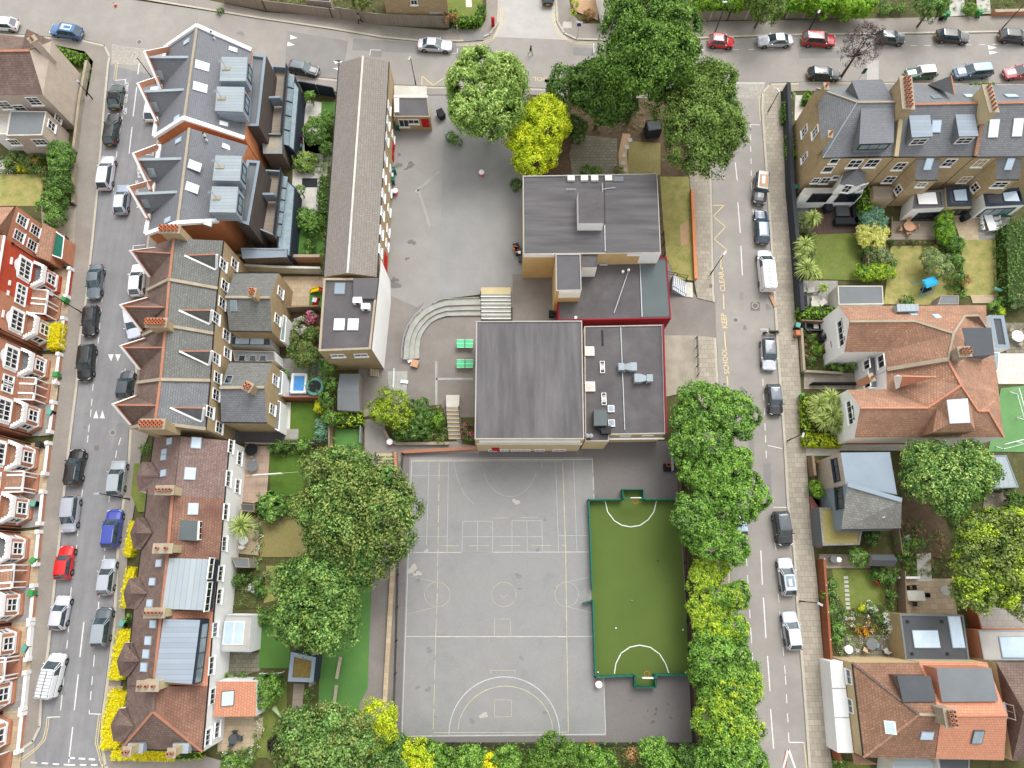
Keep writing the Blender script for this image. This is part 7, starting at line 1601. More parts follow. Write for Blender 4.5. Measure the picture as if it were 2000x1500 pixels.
lamp('street lamp beside the silver car in the left street',(253,975),(191,964),6.2);lamp('street lamp with a yellow zigzag beside it on the top street',(812,165),(801,112),5.4);lamp('street lamp by the driveway zigzag on the right street',(1388,535),(1415,495),5.6)
lamp('street lamp on the slabs below the bright yellow hedge',(1538,861),(1569,848),4.8);lamp('street lamp on the slabs beside the silver hatchbacks',(1562,1174),(1598,1178),4.8);lamp('street lamp behind the dark red estate car',(1579,60),(1592,38),4.0)
lamp('street lamp behind the small bright red hatchback',(1397,62),(1417,4),5.4);lamp('street lamp on the top right pavement',(1957,56),(1995,12),5.4);lamp('street lamp at the top of the right street',(1500,218),(1519,175),4.2);lamp('street lamp in the corner of the left street by the slate gable',(304,162),(272,121),5.6);lamp('street lamp in front of the beige corner house',(181,193),(161,165),4.0);lamp('street lamp beside the black hatchback in the left street',(159,610),(102,576),5.6)
def sign(label,base,h,w,hh,face,back=False,name='street_sign',mark=None):
 p= P(*base,.1);t= wthing(name,label,'sign',p);b= M();b.tube(p,(p.x,p.y,h),.035,.035,'metal',6);b.build('post',t);b= M();c= V_((p.x,p.y,h-hh/2));b.box(c+V_((0,-.05,0)),(w,.04,hh),face);b.build('plate',t)
 if mark:b= M();b.tube(c+V_((0,-.075,0)),c+V_((0,-.085,0)),min(w,hh)*.32,min(w,hh)*.32,mark,16);b.build('symbol',t)
sign('white sign with a round blue symbol at the street junction',(1128,72),2.9,.95,1.0,'white',mark='purple');sign('black school sign between the weeping and the plum tree',(1070,177),2.4,1.1,.55,'dark');sign('tall thin sign post near the red pillar box',(895,75),2.6,.2,.8,'metal');sign('dark sign panel beside the purple tree',(1676,156),2.4,.5,1.0,'greengrille')
def pillar(label,p,z=.12,r=.24,h=1.5,m='reddoor',name='pillar_box',cat='post box',cap='reddoor',group=None):
 c= P(*p,z);t= wthing(name,label,cat,c,group);b= M();b.lathe(c,[(r*1.1,0),(r*1.1,.15),(r,.2),(r,h-.2)],m,16);b.build('body',t);b= M();b.lathe(c,[(r*1.15,h-.2),(r*1.15,h-.1),(r*.6,h),(0,h+.03)],cap,16);b.build('cap',t)
pillar('red pillar post box on the corner of the top street',(963,50))
for lab,p in (('pink and white litter bin alone in the upper playground',(941,342)),('pink and white litter bin beside the red doors of the wing',(773,378)),('pink and white litter bin near the shrub bed path',(763,865)),('pink and white litter bin outside the lower corner of the turf pitch',(1168,1335))):
 pillar(lab,p,.06,.33,.85,'pink','litter_bin','litter bin','white','pink and white litter bins')
def cone(label,p):c= P(*p,.02);t= wthing('traffic_cone',label,'traffic cone',c);b= M();b.box(c+V_((0,0,.03)),(.4,.4,.06),'hoop');b.lathe(c,[(.16,.06),(.1,.35)],'hoop',12);b.lathe(c,[(.1,.35),(.07,.5)],'white',12);b.lathe(c,[(.07,.5),(.03,.72),(0,.72)],'hoop',12);b.build('body',t)
cone('orange and white traffic cone lying in the road at the top left',(226,12))
def wbin(label,p,m='greengrille',rot=0,z=.12,group='wheelie bins'):
 c= P(*p,z);t= thing('wheelie_bin',label,'wheelie bin',(c.x,c.y,z),group);t.rotation_euler= (0,0,rot);b= M()
 b.hull([V_(v) for v in ((-.22,-.25,.05),(.22,-.25,.05),(.22,.25,.05),(-.22,.25,.05))],[V_(v) for v in ((-.28,-.33,.95),(.28,-.33,.95),(.28,.33,.95),(-.28,.33,.95))],'trim' if m=='tealbin' else m);b.build('body',t)
 b= M();b.hull([V_(v) for v in ((-.3,-.36,.95),(.3,-.36,.95),(.3,.36,.95),(-.3,.36,.95))],[V_(v) for v in ((-.26,-.3,1.05),(.26,-.3,1.05),(.26,.3,1.02),(-.26,.3,1.02))],m);b.build('lid',t)
 for s in (-1,1):b= M();b.tube((s*.2,-.3,.1),(s*.27,-.3,.1),.1,.1,'tyre',10);b.build('wheel',t)
for lab,p,m,z in (('teal lidded bin at the orange brick end house',(131,470),'tealbin',.12),('green lidded bin beside the white pillar of the bright red house',(133,590),'greenbin',.12),('green bin on the pavement level with the speed triangles',(117,735),'greenbin',.12),('teal lidded bin just below the green one by the bay fronted houses',(106,808),'tealbin',.12),('black bin by the bay house path',(84,870),'blackbin',.13),('black bin with teal lid near the black sport utility car',(75,985),'tealbin',.13),
   ('green bin on the pavement near the red hatchback',(74,1095),'greenbin',.12),('green bin on the pavement near the lilac hatchback',(70,1158),'greenbin',.12),('teal lidded bin beside the low white wall near the van',(58,1265),'tealbin',.12),('teal bin in the lower left corner yard',(16,1432),'tealbin',.13),('teal bin beside the yellow hedge',(247,1216),'tealbin',.14),
   ('green bin beside the skip garden on the right pavement',(1553,640),'tealbin',.12),('brown lidded bin on the right pavement below the green bin',(1553,655),'pot',.12),('green bin by the striped palm hedge',(1563,777),'greenbin',.12),('green bin on the top right pavement',(1845,35),'greenbin',.12),('lighter green bin on the top right pavement',(1836,37),'tealbin',.12),('green bin near the front steps at the top right',(1907,32),'greenbin',.12),
   ('green bin at the wing wall in the upper playground',(770,338),'greengrille',.06),('second green bin at the wing wall',(768,357),'greengrille',.06),('green bin beside the lodge and wing',(778,252),'greengrille',.06),('blue bin in the dark decked garden corner',(1549,372),'bluebin',.05),('green bin beside the dark decked garden corner',(1577,393),'greengrille',.05)):
 wbin(lab,p,m,random.uniform(-.4,.4),z)
def tt(label,p):
 c= P(*p,0);t= thing('table_tennis_table',label,'table',(c.x,c.y,.045),'green table tennis tables');b= M();b.box((0,0,.76),(2.05,1.1,.04),'ttgreen');b.box((0,0,.785),(2.05,.03,.004),'white');
 for e in (-.535,.535):b.box((0,e,.785),(2.05,.03,.004),'white')
 b.build('top',t);b= M();b.box((0,0,.86),(.04,1.25,.15),'dark');b.build('net',t)
 for x in (-.9,.9):
  for y in (-.4,.4):b= M();b.box((x,y,.37),(.07,.07,.74),'metal');b.build('leg',t)
tt('upper green table tennis table beside the hall',(909,675));tt('lower green table tennis table beside the hall',(909,714))
for q in ([(811,375),(858,335)],[(817,370),(840,443)]):b= M();line(b,q,.35,'cstep',.066);struct(b.build('drain_channel'))
for q in ([(852,705),(852,802)],[(852,740),(924,740)]):b= M();line(b,q,.3,'cstep',.066);struct(b.build('drain_channel'))
def stain(px,py,r,m='stain',z=.068):
 c= P(px,py,z);n= 22;b= M();ph= [random.uniform(0,6) for _ in range(3)];rr= [r*(.8+.22*math.sin(2*6.283*i/n+ph[0])+.14*math.sin(3*6.283*i/n+ph[1])+.08*math.sin(5*6.283*i/n+ph[2])) for i in range(n)];b.face([c+V_((rr[i]*math.cos(i*2*math.pi/n),rr[i]*.8*math.sin(i*2*math.pi/n),0)) for i in range(n)],m,V_((0,0,1)));struct(b.build('puddle'))
for px,py,r in ((802,322,.7),(778,323,.6),(793,330,.3),(804,473,.6),(795,505,.35),(770,556,.9),(772,546,.5),(780,302,.3),(920,690,.5)):stain(px,py,r)
def chair(label,p,m='metal',rot=0,z=.05,group='garden chairs'):
 c= P(*p,z);t= thing('garden_chair',label,'chair',(c.x,c.y,z),group);t.rotation_euler= (0,0,rot);b= M();b.box((0,0,.43),(.5,.5,.05),m);b.build('seat',t);b= M();b.bar((-.24,-.24,.7),(-.24,.24,.7),.05,m,.5);b.build('backrest',t)
 for x in (-.22,.22):
  for y in (-.22,.22):b= M();b.bar((x,y,0),(x,y,.43),.04,m);b.build('leg',t)
def rtable(label,p,r,m,z=.05,name='garden_table'):
 c= P(*p,z);t= thing(name,label,'table',(c.x,c.y,z));b= M();b.lathe((0,0,0),[(0,.70),(r,.70),(r,.74),(0,.745)],m,24);b.build('top',t);b= M();b.tube((0,0,0),(0,0,.7),.05,.05,m,8);b.lathe((0,0,0),[(.28,0),(.25,.04),(0,.06)],m,12);b.build('pedestal',t)
def qtable(label,p,w,l,m,rot=0,z=.05):
 c= P(*p,z);t= thing('garden_table',label,'table',(c.x,c.y,z));t.rotation_euler= (0,0,rot);b= M();b.box((0,0,.72),(w,l,.05),m);b.build('top',t)
 for x in (-w/2+.1,w/2-.1):
  for y in (-l/2+.1,l/2-.1):b= M();b.bar((x,y,0),(x,y,.7),.06,m);b.build('leg',t)
rtable('round pale wooden table on the grey deck',(1770,447),.72,'beech');
for i,(x,y,a,w) in enumerate(((1755,450,0,'left'),(1784,447,3.1,'right'),(1771,434,-1.6,'above'),(1771,459,1.6,'below'))):chair('pale wooden chair %s the round deck table' % {'left':'left of','right':'right of','above':'above','below':'below'}[w],(x,y),'beech',a)
qtable('long white table among white chairs behind the glass fronted extension',(1927,438),1.1,2.6,'white',.12)
for i,(x,y,a) in enumerate(((1913,428,0),(1914,438,0),(1916,448,0),(1941,430,3.1),(1942,440,3.1),(1943,450,3.1),(1922,420,-1.5))):chair('white chair around the long white table',(x,y),'white',a,group='white chairs around the long white table')
qtable('pale rectangular table on the sunlit terrace',(1782,1163),2.0,1.1,'white_dirty')
for x,y,a,w in ((1769,1148,-1.5,'upper left'),(1782,1147,-1.5,'upper right'),(1783,1179,1.5,'lower'),(1803,1162,3.1,'right hand')):chair(w+' dark metal chair at the pale terrace table',(x,y),'trim',a)
rtable('round table on the right of the sunlit terrace',(1840,1153),.55,'concrete_pale')
rtable('grey round glass table on the pinkish patio',(497,912),.65,'flat_grey');chair('metal chair above the round glass table',(497,899),'metal',-1.5)
rtable('white round table near the palm behind the white terrace',(480,1056),.5,'white');chair('white chair near the palm behind the white terrace',(476,1068),'white',.5)
rtable('round white table beside the green play lawn at the right edge',(1980,660),.75,'white')
for x,y,a in ((1970,645,-1),(1992,648,-2.5),(1990,674,2.5)):chair('wire chair around the round white table at the right edge',(x,y),'coping',a,group='wire chairs at the right edge')
rtable('grey round table in the paved corner of the flower garden',(1696,1257),.6,'flat_grey');rtable('white round side table in the paved corner of the flower garden',(1652,1267),.45,'white')
chair('pale chair beside the grey round table',(1687,1268),'cream',1.2);chair('blue grey chair beside the grey round table',(1710,1260),'flat_blue',2.8);chair('cream cushioned chair near the fence of the flower garden',(1727,1270),'white_dirty',2.0)
rtable('white dish shaped table on the wooden deck by the sloping fence',(1633,1093),.3,'white');rtable('grey round fire bowl on the wooden deck',(1623,1092),.42,'flat_grey')
rtable('dark round patio table with a white parasol base in the lower garden',(460,1440),.5,'flat_dark')
for x,y,a in ((462,1430,-1.5),(455,1450,1.5),(472,1440,3.1)):chair('dark chair around the patio table in the lower left garden',(x,y),'flat_dark',a,group='dark chairs of the lower left patio')
rtable('dark round barbecue cover on the pinkish patio',(495,880),.75,'trim')
rtable('small teal table on the white paved garden',(588,290),.35,'tealbin')
for x,y,a in ((577,288,0),(590,278,-1.5),(590,302,1.5)):chair('red metal chair around the small teal table',(x,y),'redpaint',a,group='red chairs of the white paved garden')
def sofa():
 c= P(1660,430,.05);t= wthing('garden_sofa','large black covered corner sofa on the dark deck','sofa',c);b= M()
 b.box((*P(1668,420,0).xy,.45),(.9,3.2,.8),'dark');b.box((*P(1648,437,0).xy,.45),(3.0,.9,.8),'dark');b.build('cover',t);b= M();b.box((*P(1641,417,0).xy,.4),(1.7,1.5,.65),'flat_dark');b.build('table_cover',t)
sofa()
def box_thing(name,label,cat,p,size,m,rot=0,z=.05,lid=None):
 c= P(*p,z);t= thing(name,label,cat,(c.x,c.y,z));t.rotation_euler= (0,0,rot);b= M();w,l,h= size
 b.hull([V_(v) for v in ((-w*.46,-l*.46,0),(w*.46,-l*.46,0),(w*.46,l*.46,0),(-w*.46,l*.46,0))],[V_(v) for v in ((-w/2,-l/2,h),(w/2,-l/2,h),(w/2,l/2,h),(-w/2,l/2,h))],m);b.build('body',t)
 b= M();b.box((0,0,h+.03),(w*1.03,l*1.03,.06),lid or m);b.build('lid',t);return t
box_thing('barbecue','black covered barbecue on the dark deck with a grey sheet','barbecue',(1613,410),(1.0,1.2,.95),'dark',.2);box_thing('garden_box','silver grey crumpled sheet cover beside the barbecue','cover',(1604,400),(1.0,.8,.5),'white_dirty',.5);box_thing('barbecue','black barbecue behind the corner sofa','barbecue',(1635,398),(1.2,.9,.9),'trim',.1);box_thing('barbecue','small black barbecue on the tan patio','barbecue',(1880,429),(.9,.7,.9),'dark',.3)
rtable('round grey fire pit at the corner of the dark deck',(1666,393),.5,'metal')
box_thing('storage_box','black storage box beside the pale garden chairs on the right','box',(1567,590),(.7,1.3,.6),'dark')
for x,y,a,lab in ((1590,586,0,'white lounge seat nearest the bright hedge'),(1604,593,.6,'white square seat tilted beside the lounge seat'),(1589,596,0,'white bench against the bright hedge'),(1580,569,.1,'white chair beside the dark storage box'),(1566,568,.1,'white covered chair in the corner of the seat garden')):box_thing('lounge_chair',lab,'chair',(x,y),(1.0,.7,.45),'white_dirty',a)
def pool():
 c= P(585,750,.03);t= thing('paddling_pool','blue and white rectangular paddling pool on the grey patio','paddling pool',(c.x,c.y,.03));b= M();o= [(-.85,-1.15),(.85,-1.15),(.85,1.15),(-.85,1.15)]
 for i in range(4):a,c2= o[i],o[(i+1)%4];b.tube((*a,.25),(*c2,.25),.2,.2,'white',8)
 for p in o:b.lathe((*p,.25),[(0,-.2),(.2,0),(0,.2)],'white',8)
 b.build('rim',t);b= M();b.box((0,0,.15),(1.6,2.2,.2),'poolblue');b.build('water',t);b= M();b.box((-.05,0,.05),(2.2,2.7,.08),'poolbase');b.build('base',t)
pool()
def tramp():
 c= P(617,757,.03);t= thing('trampoline','round trampoline with a pale teal edge under the climbing roses','trampoline',(c.x,c.y,.03));b= M();b.lathe((0,0,0),[(1.15,.55),(.8,.58)],'tealbin',24);b.build('pad',t);b= M();b.lathe((0,0,0),[(.8,.56),(0,.54)],'dark',24);b.build('mat',t)
 for i in range(6):a= i*1.047;b= M();b.bar((1.1*math.cos(a),1.1*math.sin(a),0),(1.1*math.cos(a),1.1*math.sin(a),1.6),.05,'metal');b.build('pole',t)
tramp()
def slide():
 c= P(621,569,.04);t= thing('toy_slide','yellow toy slide with red steps on the small patio','slide',(c.x,c.y,.04));b= M();b.hull([V_(v) for v in ((-.9,-.25,.05),(.35,-.25,.7),(.35,.25,.7),(-.9,.25,.05))],[V_(v) for v in ((-.9,-.25,.12),(.35,-.25,.8),(.35,.25,.8),(-.9,.25,.12))],'toyyellow')
 for s in (-.27,.27):b.bar((-.9,s,.2),(.35,s,.85),.06,'toyyellow',.15)
 b.build('chute',t);b= M();[b.bar((.4+.1*k,-.25,.65-.2*k),(.4+.1*k,.25,.65-.2*k),.1,'toyred') for k in range(4)];[b.bar((.35,s,.95),(.75,s,0),.08,'toyred') for s in (-.25,.25)];b.build('ladder',t)
slide()
def toycar():
 c= P(618,590,.04);t= thing('toy_car','red and blue ride-on toy car on the small lawn','toy car',(c.x,c.y,.04));t.rotation_euler= (0,0,1.4);b= M();b.hull([V_(v) for v in ((-.6,-.3,.1),(.6,-.25,.1),(.6,.25,.1),(-.6,.3,.1))],[V_(v) for v in ((-.55,-.3,.45),(.5,-.25,.4),(.5,.25,.4),(-.55,.3,.45))],'toyred');b.build('body',t);b= M();b.box((-.05,0,.85),(.6,.55,.06),'glass_sky');[b.bar((x,y,.4),(x*.8,y,.85),.05,'toyred') for x in (-.3,.3) for y in (-.25,.25)];b.build('roof',t)
 for x in (-.4,.4):
  for y in (-.3,.3):b= M();b.tube((x,y-.05,.13),(x,y+.05,.13),.13,.13,'trim',10);b.build('wheel',t)
toycar()
def swing():
 c= P(1801,562,.05);t= thing('garden_swing','bright blue canopied garden swing seat on the dry lawn','swing seat',(c.x,c.y,.05));t.rotation_euler= (0,0,.35);b= M();b.hull([V_(v) for v in ((-.9,-.6,1.75),(.9,-.6,1.75),(.9,.6,1.75),(-.9,.6,1.75))],[V_(v) for v in ((-.8,-.3,1.95),(.8,-.3,1.95),(.8,.3,1.95),(-.8,.3,1.95))],'swingblue');b.build('canopy',t);b= M();b.box((0,-.5,.5),(1.4,.6,.12),'dark');b.box((0,-.2,.8),(1.4,.1,.6),'dark');b.build('seat',t)
 b= M();[b.bar((x,y*1.4,0),(x,y*.2,1.75),.06,'swingblue') for x in (-.95,.95) for y in (-.8,.8)];b.bar((-.95,-1.1,.05),(.95,-1.1,.05),.06,'swingblue');b.build('frame',t)
swing()
def skip():
 c= P(1589,640,.05);t= thing('skip','dark open rubbish skip with a white board inside','skip',(c.x,c.y,.05));b= M();lo= [V_(v) for v in ((-1.0,-.55,0),(1.0,-.55,0),(1.0,.55,0),(-1.0,.55,0))];hi= [V_(v) for v in ((-1.4,-.65,.9),(1.4,-.65,.9),(1.4,.65,.9),(-1.4,.65,.9))];b.hull(lo,hi,'flat_dark',cap=False)
 for i in range(4):b.bar(hi[i],hi[(i+1)%4],.14,'flat_dark',.08)
 b.build('body',t);b= M();b.face([v*.97+V_((0,0,.25)) for v in lo],'trim',V_((0,0,1)));b.box((.1,0,.5),(.6,.6,.06),'white_dirty');b.build('contents',t)
skip()
def parasol(label,p,m,h=1.6,r=.9):c= P(*p,.05);t= thing('closed_parasol',label,'parasol',(c.x,c.y,.05));t.rotation_euler= (0,0,-.6);b= M();b.tube((-r,0,.5),(r,0,1.3),.28,.08,m,8);b.build('canopy',t);b= M();b.bar((r*.9,0,1.25),(r*1.5,0,1.5),.05,'metal');b.build('pole',t)
parasol('pale green folded parasol at the end of the straw coloured lawn',(1949,574),'tealbin');parasol('dark green folded parasol beside the white chairs',(1955,428),'greengrille',r=.6);parasol('pale green folded boat shaped cover beside the wooden path',(547,1388),'palegreen',r=.6)
for lab,a,c in (('upper pale bench on the green play surface',(667,1282),(659,1325)),('middle pale bench on the green play surface',(659,1337),(654,1378)),('lower grey bench on the green play surface',(663,1392),(658,1415))):
 A,C= P(*a,0),P(*c,0);t= wthing('bench',lab,'bench',(A+C)/2,'benches of the green play surface');b= M();b.bar(A+V_((0,0,.42)),C+V_((0,0,.42)),.35,'coping',.06);b.build('seat',t)
 for k in (.1,.9):b= M();q= A.lerp(C,k);b.box((q.x,q.y,.2),(.3,.12,.4),'concrete');b.build('leg',t)
for i,(x,y) in enumerate(((1230,274),(1224,288),(1219,304),(1217,319),(1220,332))):
 b= M();c= P(x,y,.08);b.box((c.x,c.y,.11),(.62,.62,.05),'concrete_pale',.3-.1*i);tag(b.build('stepping_stone'),'square pale stepping stone on the gravel path','stepping stone','stepping stones of the gravel path')
for i in range(8):b= M();c= P(1652+i*.6,1128+i*8.5,.06);b.box((c.x,c.y,.07),(.5,.3,.05),'concrete_pale');tag(b.build('stepping_stone'),'small pale stepping stone in the lower right lawn','stepping stone','stepping stones in the lower right lawn')
for lab,p,sz,m,nm,cat in (('tan board leaning in the yard corner',(811,712),(.9,.9,.5),'beech','board','board'),('white crumpled sheet beside the tan board',(800,702),(.7,.9,.3),'white','sheet','sheet'),('tan log at the end of the seating steps',(799,692),(.8,.3,.3),'gravel','log','log'),('white board lying in the lower yard',(790,746),(.9,.4,.1),'white','board','board'),('tan cardboard sheet on the right pavement',(1509,588),(.4,1.6,.1),'beech','board','board')):
 box_thing(nm,lab,cat,p,sz,m,random.uniform(-.6,.6))
tr= box_thing('toy_trolley','trolley heaped with colourful bags at the classroom wall','trolley',(1010,490),(.8,1.6,.6),'navy',.3)
for i in range(9):b= M();b.box((random.uniform(-.3,.3),random.uniform(-.7,.7),.75),(.32,.36,.25),random.choice(['toyred','poolbase','toyyellow','white','purple','hoop']),random.uniform(0,3));b.build('bag',tr)
box_thing('grey_box','small grey box on the paving beside the classroom wall','box',(1017,509),(.6,.6,.4),'flat_dark');box_thing('crate','black crate beside the red fascia in the dark yard','crate',(1077,616),(.7,.8,.7),'dark')
box_thing('cooker','dark covered machine beside the lodge and the weeping tree','machine',(862,228),(.9,1.2,.9),'dark',.5);box_thing('log_pile','heap of tan rubble in the lower right garden','rubble',(1768,1053),(1.0,.7,.4),'white_dirty',.4)
for lab,p,m in (('teal ball on the turf pitch',(1234,1173),'tealbin'),('white ball in the lower left corner of the turf pitch',(1168,1313),'white'),('white ball on the right edge of the turf pitch',(1334,1230),'white'),('small white ball left of the teal ball',(1203,1227),'white'),('green ball beside the yellow tree at the court fence',(775,1405),'greenbin'),('dark ball near the upper half of the turf pitch',(1285,1095),'navy')):
 b= M();c= P(*p,.16);b.lathe(c,[(0,-.08),(.07,-.05),(.09,0),(.07,.05),(0,.08)],m,12);tag(b.build('ball',smooth=True),lab,'ball')
def washing():
 A,C= P(478,929,1.9),P(592,921,1.9);t= wthing('washing_line','washing line with a white sheet across the green lawn','washing line',P(478,929,0));b= M();b.bar(A,C,.03,'palegreen2');b.build('line',t);b= M();b.bar(A.lerp(C,.13)-V_((0,0,.3)),A.lerp(C,.62)-V_((0,0,.3)),.12,'white',.6);b.build('sheet',t);b= M();b.bar(C-V_((0,0,1.9)),C,.06,'wood');b.build('post',t)
washing()
def smallgoal():
 A,C= P(514,1313,.05),P(556,1311,.05);t= wthing('toy_goal','small white framed toy goal at the end of the green lawn','goal',A);u= V_((0,0,1.2));b= M();b.bar(A,A+u,.06,'white');b.bar(C,C+u,.06,'white');b.bar(A+u,C+u,.06,'white');b.build('frame',t);b= M();d= V_((0,-.9,0));b.face([A+u,C+u,C+d,A+d],'dark');b.build('net',t)
smallgoal()
def patioheat():pass
def person(label,p,head,top,legs,stride=.35,z=.02):
 c= P(*p,z);t= thing('person',label,'person',(c.x,c.y,z));t.rotation_euler= (0,0,head)
 V= [(0,0,.95),(0,0,1.15),(0.02,0,1.38),(.03,0,1.5),(.05,0,1.62),(.05,.1,.9),(stride*.6,.1,.5),(stride*.75,.1,.08),(stride*1.2,.1,.04),(.0,-.1,.9),(-stride*.2,-.1,.5),(-stride*1.1,-.1,.12),(-stride*.75,-.1,.04),(0,.2,1.4),(-.12,.26,1.15),(.02,.26,.92),(0,-.2,1.4),(.14,-.26,1.15),(.32,-.24,1.0)]
 E= [(0,1),(1,2),(2,3),(3,4),(0,5),(5,6),(6,7),(7,8),(0,9),(9,10),(10,11),(11,12),(2,13),(13,14),(14,15),(2,16),(16,17),(17,18)]
 R= [.15,.15,.17,.065,.11,.1,.07,.05,.045,.1,.07,.05,.045,.075,.05,.04,.075,.05,.04]
 me= bpy.data.meshes.new('body');me.from_pydata(V,E,[]);o= bpy.data.objects.new('body',me);COL.objects.link(o);sk_= o.modifiers.new('s','SKIN');sv= me.skin_vertices[0].data
 for i,r_ in enumerate(R):sv[i].radius= (r_,r_)
 sv[0].use_root= True;sb= o.modifiers.new('u','SUBSURF');sb.levels= 1;bpy.context.view_layer.update()
 m2= bpy.data.meshes.new_from_object(o.evaluated_get(bpy.context.evaluated_depsgraph_get()));bpy.data.objects.remove(o)
 for k in (legs,top,'skin'):m2.materials.append(mat(k))
 for f in m2.polygons:zc= f.center.z;f.material_index= 0 if (zc< .98 and abs(f.center.y)< .21) else (2 if zc> 1.5 or (abs(f.center.y)> .18 and zc< 1.0) else 1);f.use_smooth= True
 o= bpy.data.objects.new('body',m2);COL.objects.link(o);o.parent= t
 b= M();b.lathe((.045,0,1.63),[(.09,-.04),(.115,.04),(.09,.12),(0,.15)],'hair',12);b.build('hair',t,smooth=True)
person('person in a dark jacket and grey trousers crossing the top street',(1036,107),-.5,'dark','denim');person('person in a grey top and black trousers walking along the weathered fence',(704,45),3.3,'metal','dark',z=.13)
FY= 'yellow flowering hedges of the left street'
hedge('yellow flowering hedge between the white wall and the bay house',[(107,631),(104,678)],1.5,1.3,'gold',group=FY,leaf=.14)
def goldhedge(label,pts,w):hedge(label,pts,w,1.1,'gold',group=FY,leaf=.14,z0=.1)
goldhedge('narrow yellow hedge left of the second brown bay roof',[(259,1020),(252,1060),(247,1085)],.9);goldhedge('yellow hedge behind the light grey hatchback',[(256,1110),(246,1150),(243,1185)],1.0)
goldhedge('yellow hedge beside the charcoal car, just above the ribbed dormer bay',[(243,1232),(238,1260),(231,1290),(224,1326)],1.6);goldhedge('broad yellow hedge at the side of the end house',[(232,1352),(224,1380),(215,1425),(213,1462)],2.0);goldhedge('long yellow hedge along the foot of the end house',[(218,1474),(280,1475),(340,1476)],1.0);hedge('yellow green end of the long hedge at the foot of the end house',[(340,1476),(392,1474)],.9,1.0,'yellowg',group=FY)
hedge('bright green clipped hedge at the front of the terracotta pair',[(1562,610),(1634,608)],1.3,1.5,'hedge',leaf=.2);hedge('yellow lawn edged hedge below the striped palms',[(1574,858),(1646,860)],1.4,1.5,'yellow',leaf=.12,dens=80);hedge('yellow green hedge along the pavement beside the palms',[(1576,770),(1578,842)],1.3,1.4,'yellow',mix2=None) if 0 else hedge('yellow green hedge along the pavement beside the palms',[(1577,770),(1580,842)],1.3,1.4,'yellowg',leaf=.16)
hedge('tall conifer hedge between the dark deck and the brick back wall',[(1694,366),(1694,412)],1.4,2.2,'hedge');hedge('clipped hedge by the black fence above the second one',[(1538,200),(1540,234)],1.2,1.4,'mid');hedge('clipped hedge by the black fence beside the corner brick house',[(1546,262),(1548,305)],1.2,1.4,'hedge');hedge('clipped hedge corner at the top street junction',[(884,18),(888,36),(930,36),(942,8)],1.2,1.6,'hedge');hedge('low hedge beneath the slate gable on the top street',[(1896,166),(1945,165)],.8,1.0,'hedge',leaf=.14);hedge('small clipped hedge left of the corner brick house',[(1582,178),(1576,196)],.9,1.3,'hedge')
hedge('bright hedge with yellow flowers at the beige corner house',[(108,95),(135,108),(160,112)],1.5,1.2,'hedge',z0=.1);hedge('low hedge beside the grey shed',[(658,818),(706,815)],1.6,1.5,'yellowg',leaf=.2)
hedge('leafy hedge along the long school wing',[(634,345),(630,415)],1.7,1.8,'mid');hedge('hedge strip at the very right edge beside the straw lawn',[(1985,440),(1990,590)],3.0,2.2,'mid',dens=45)
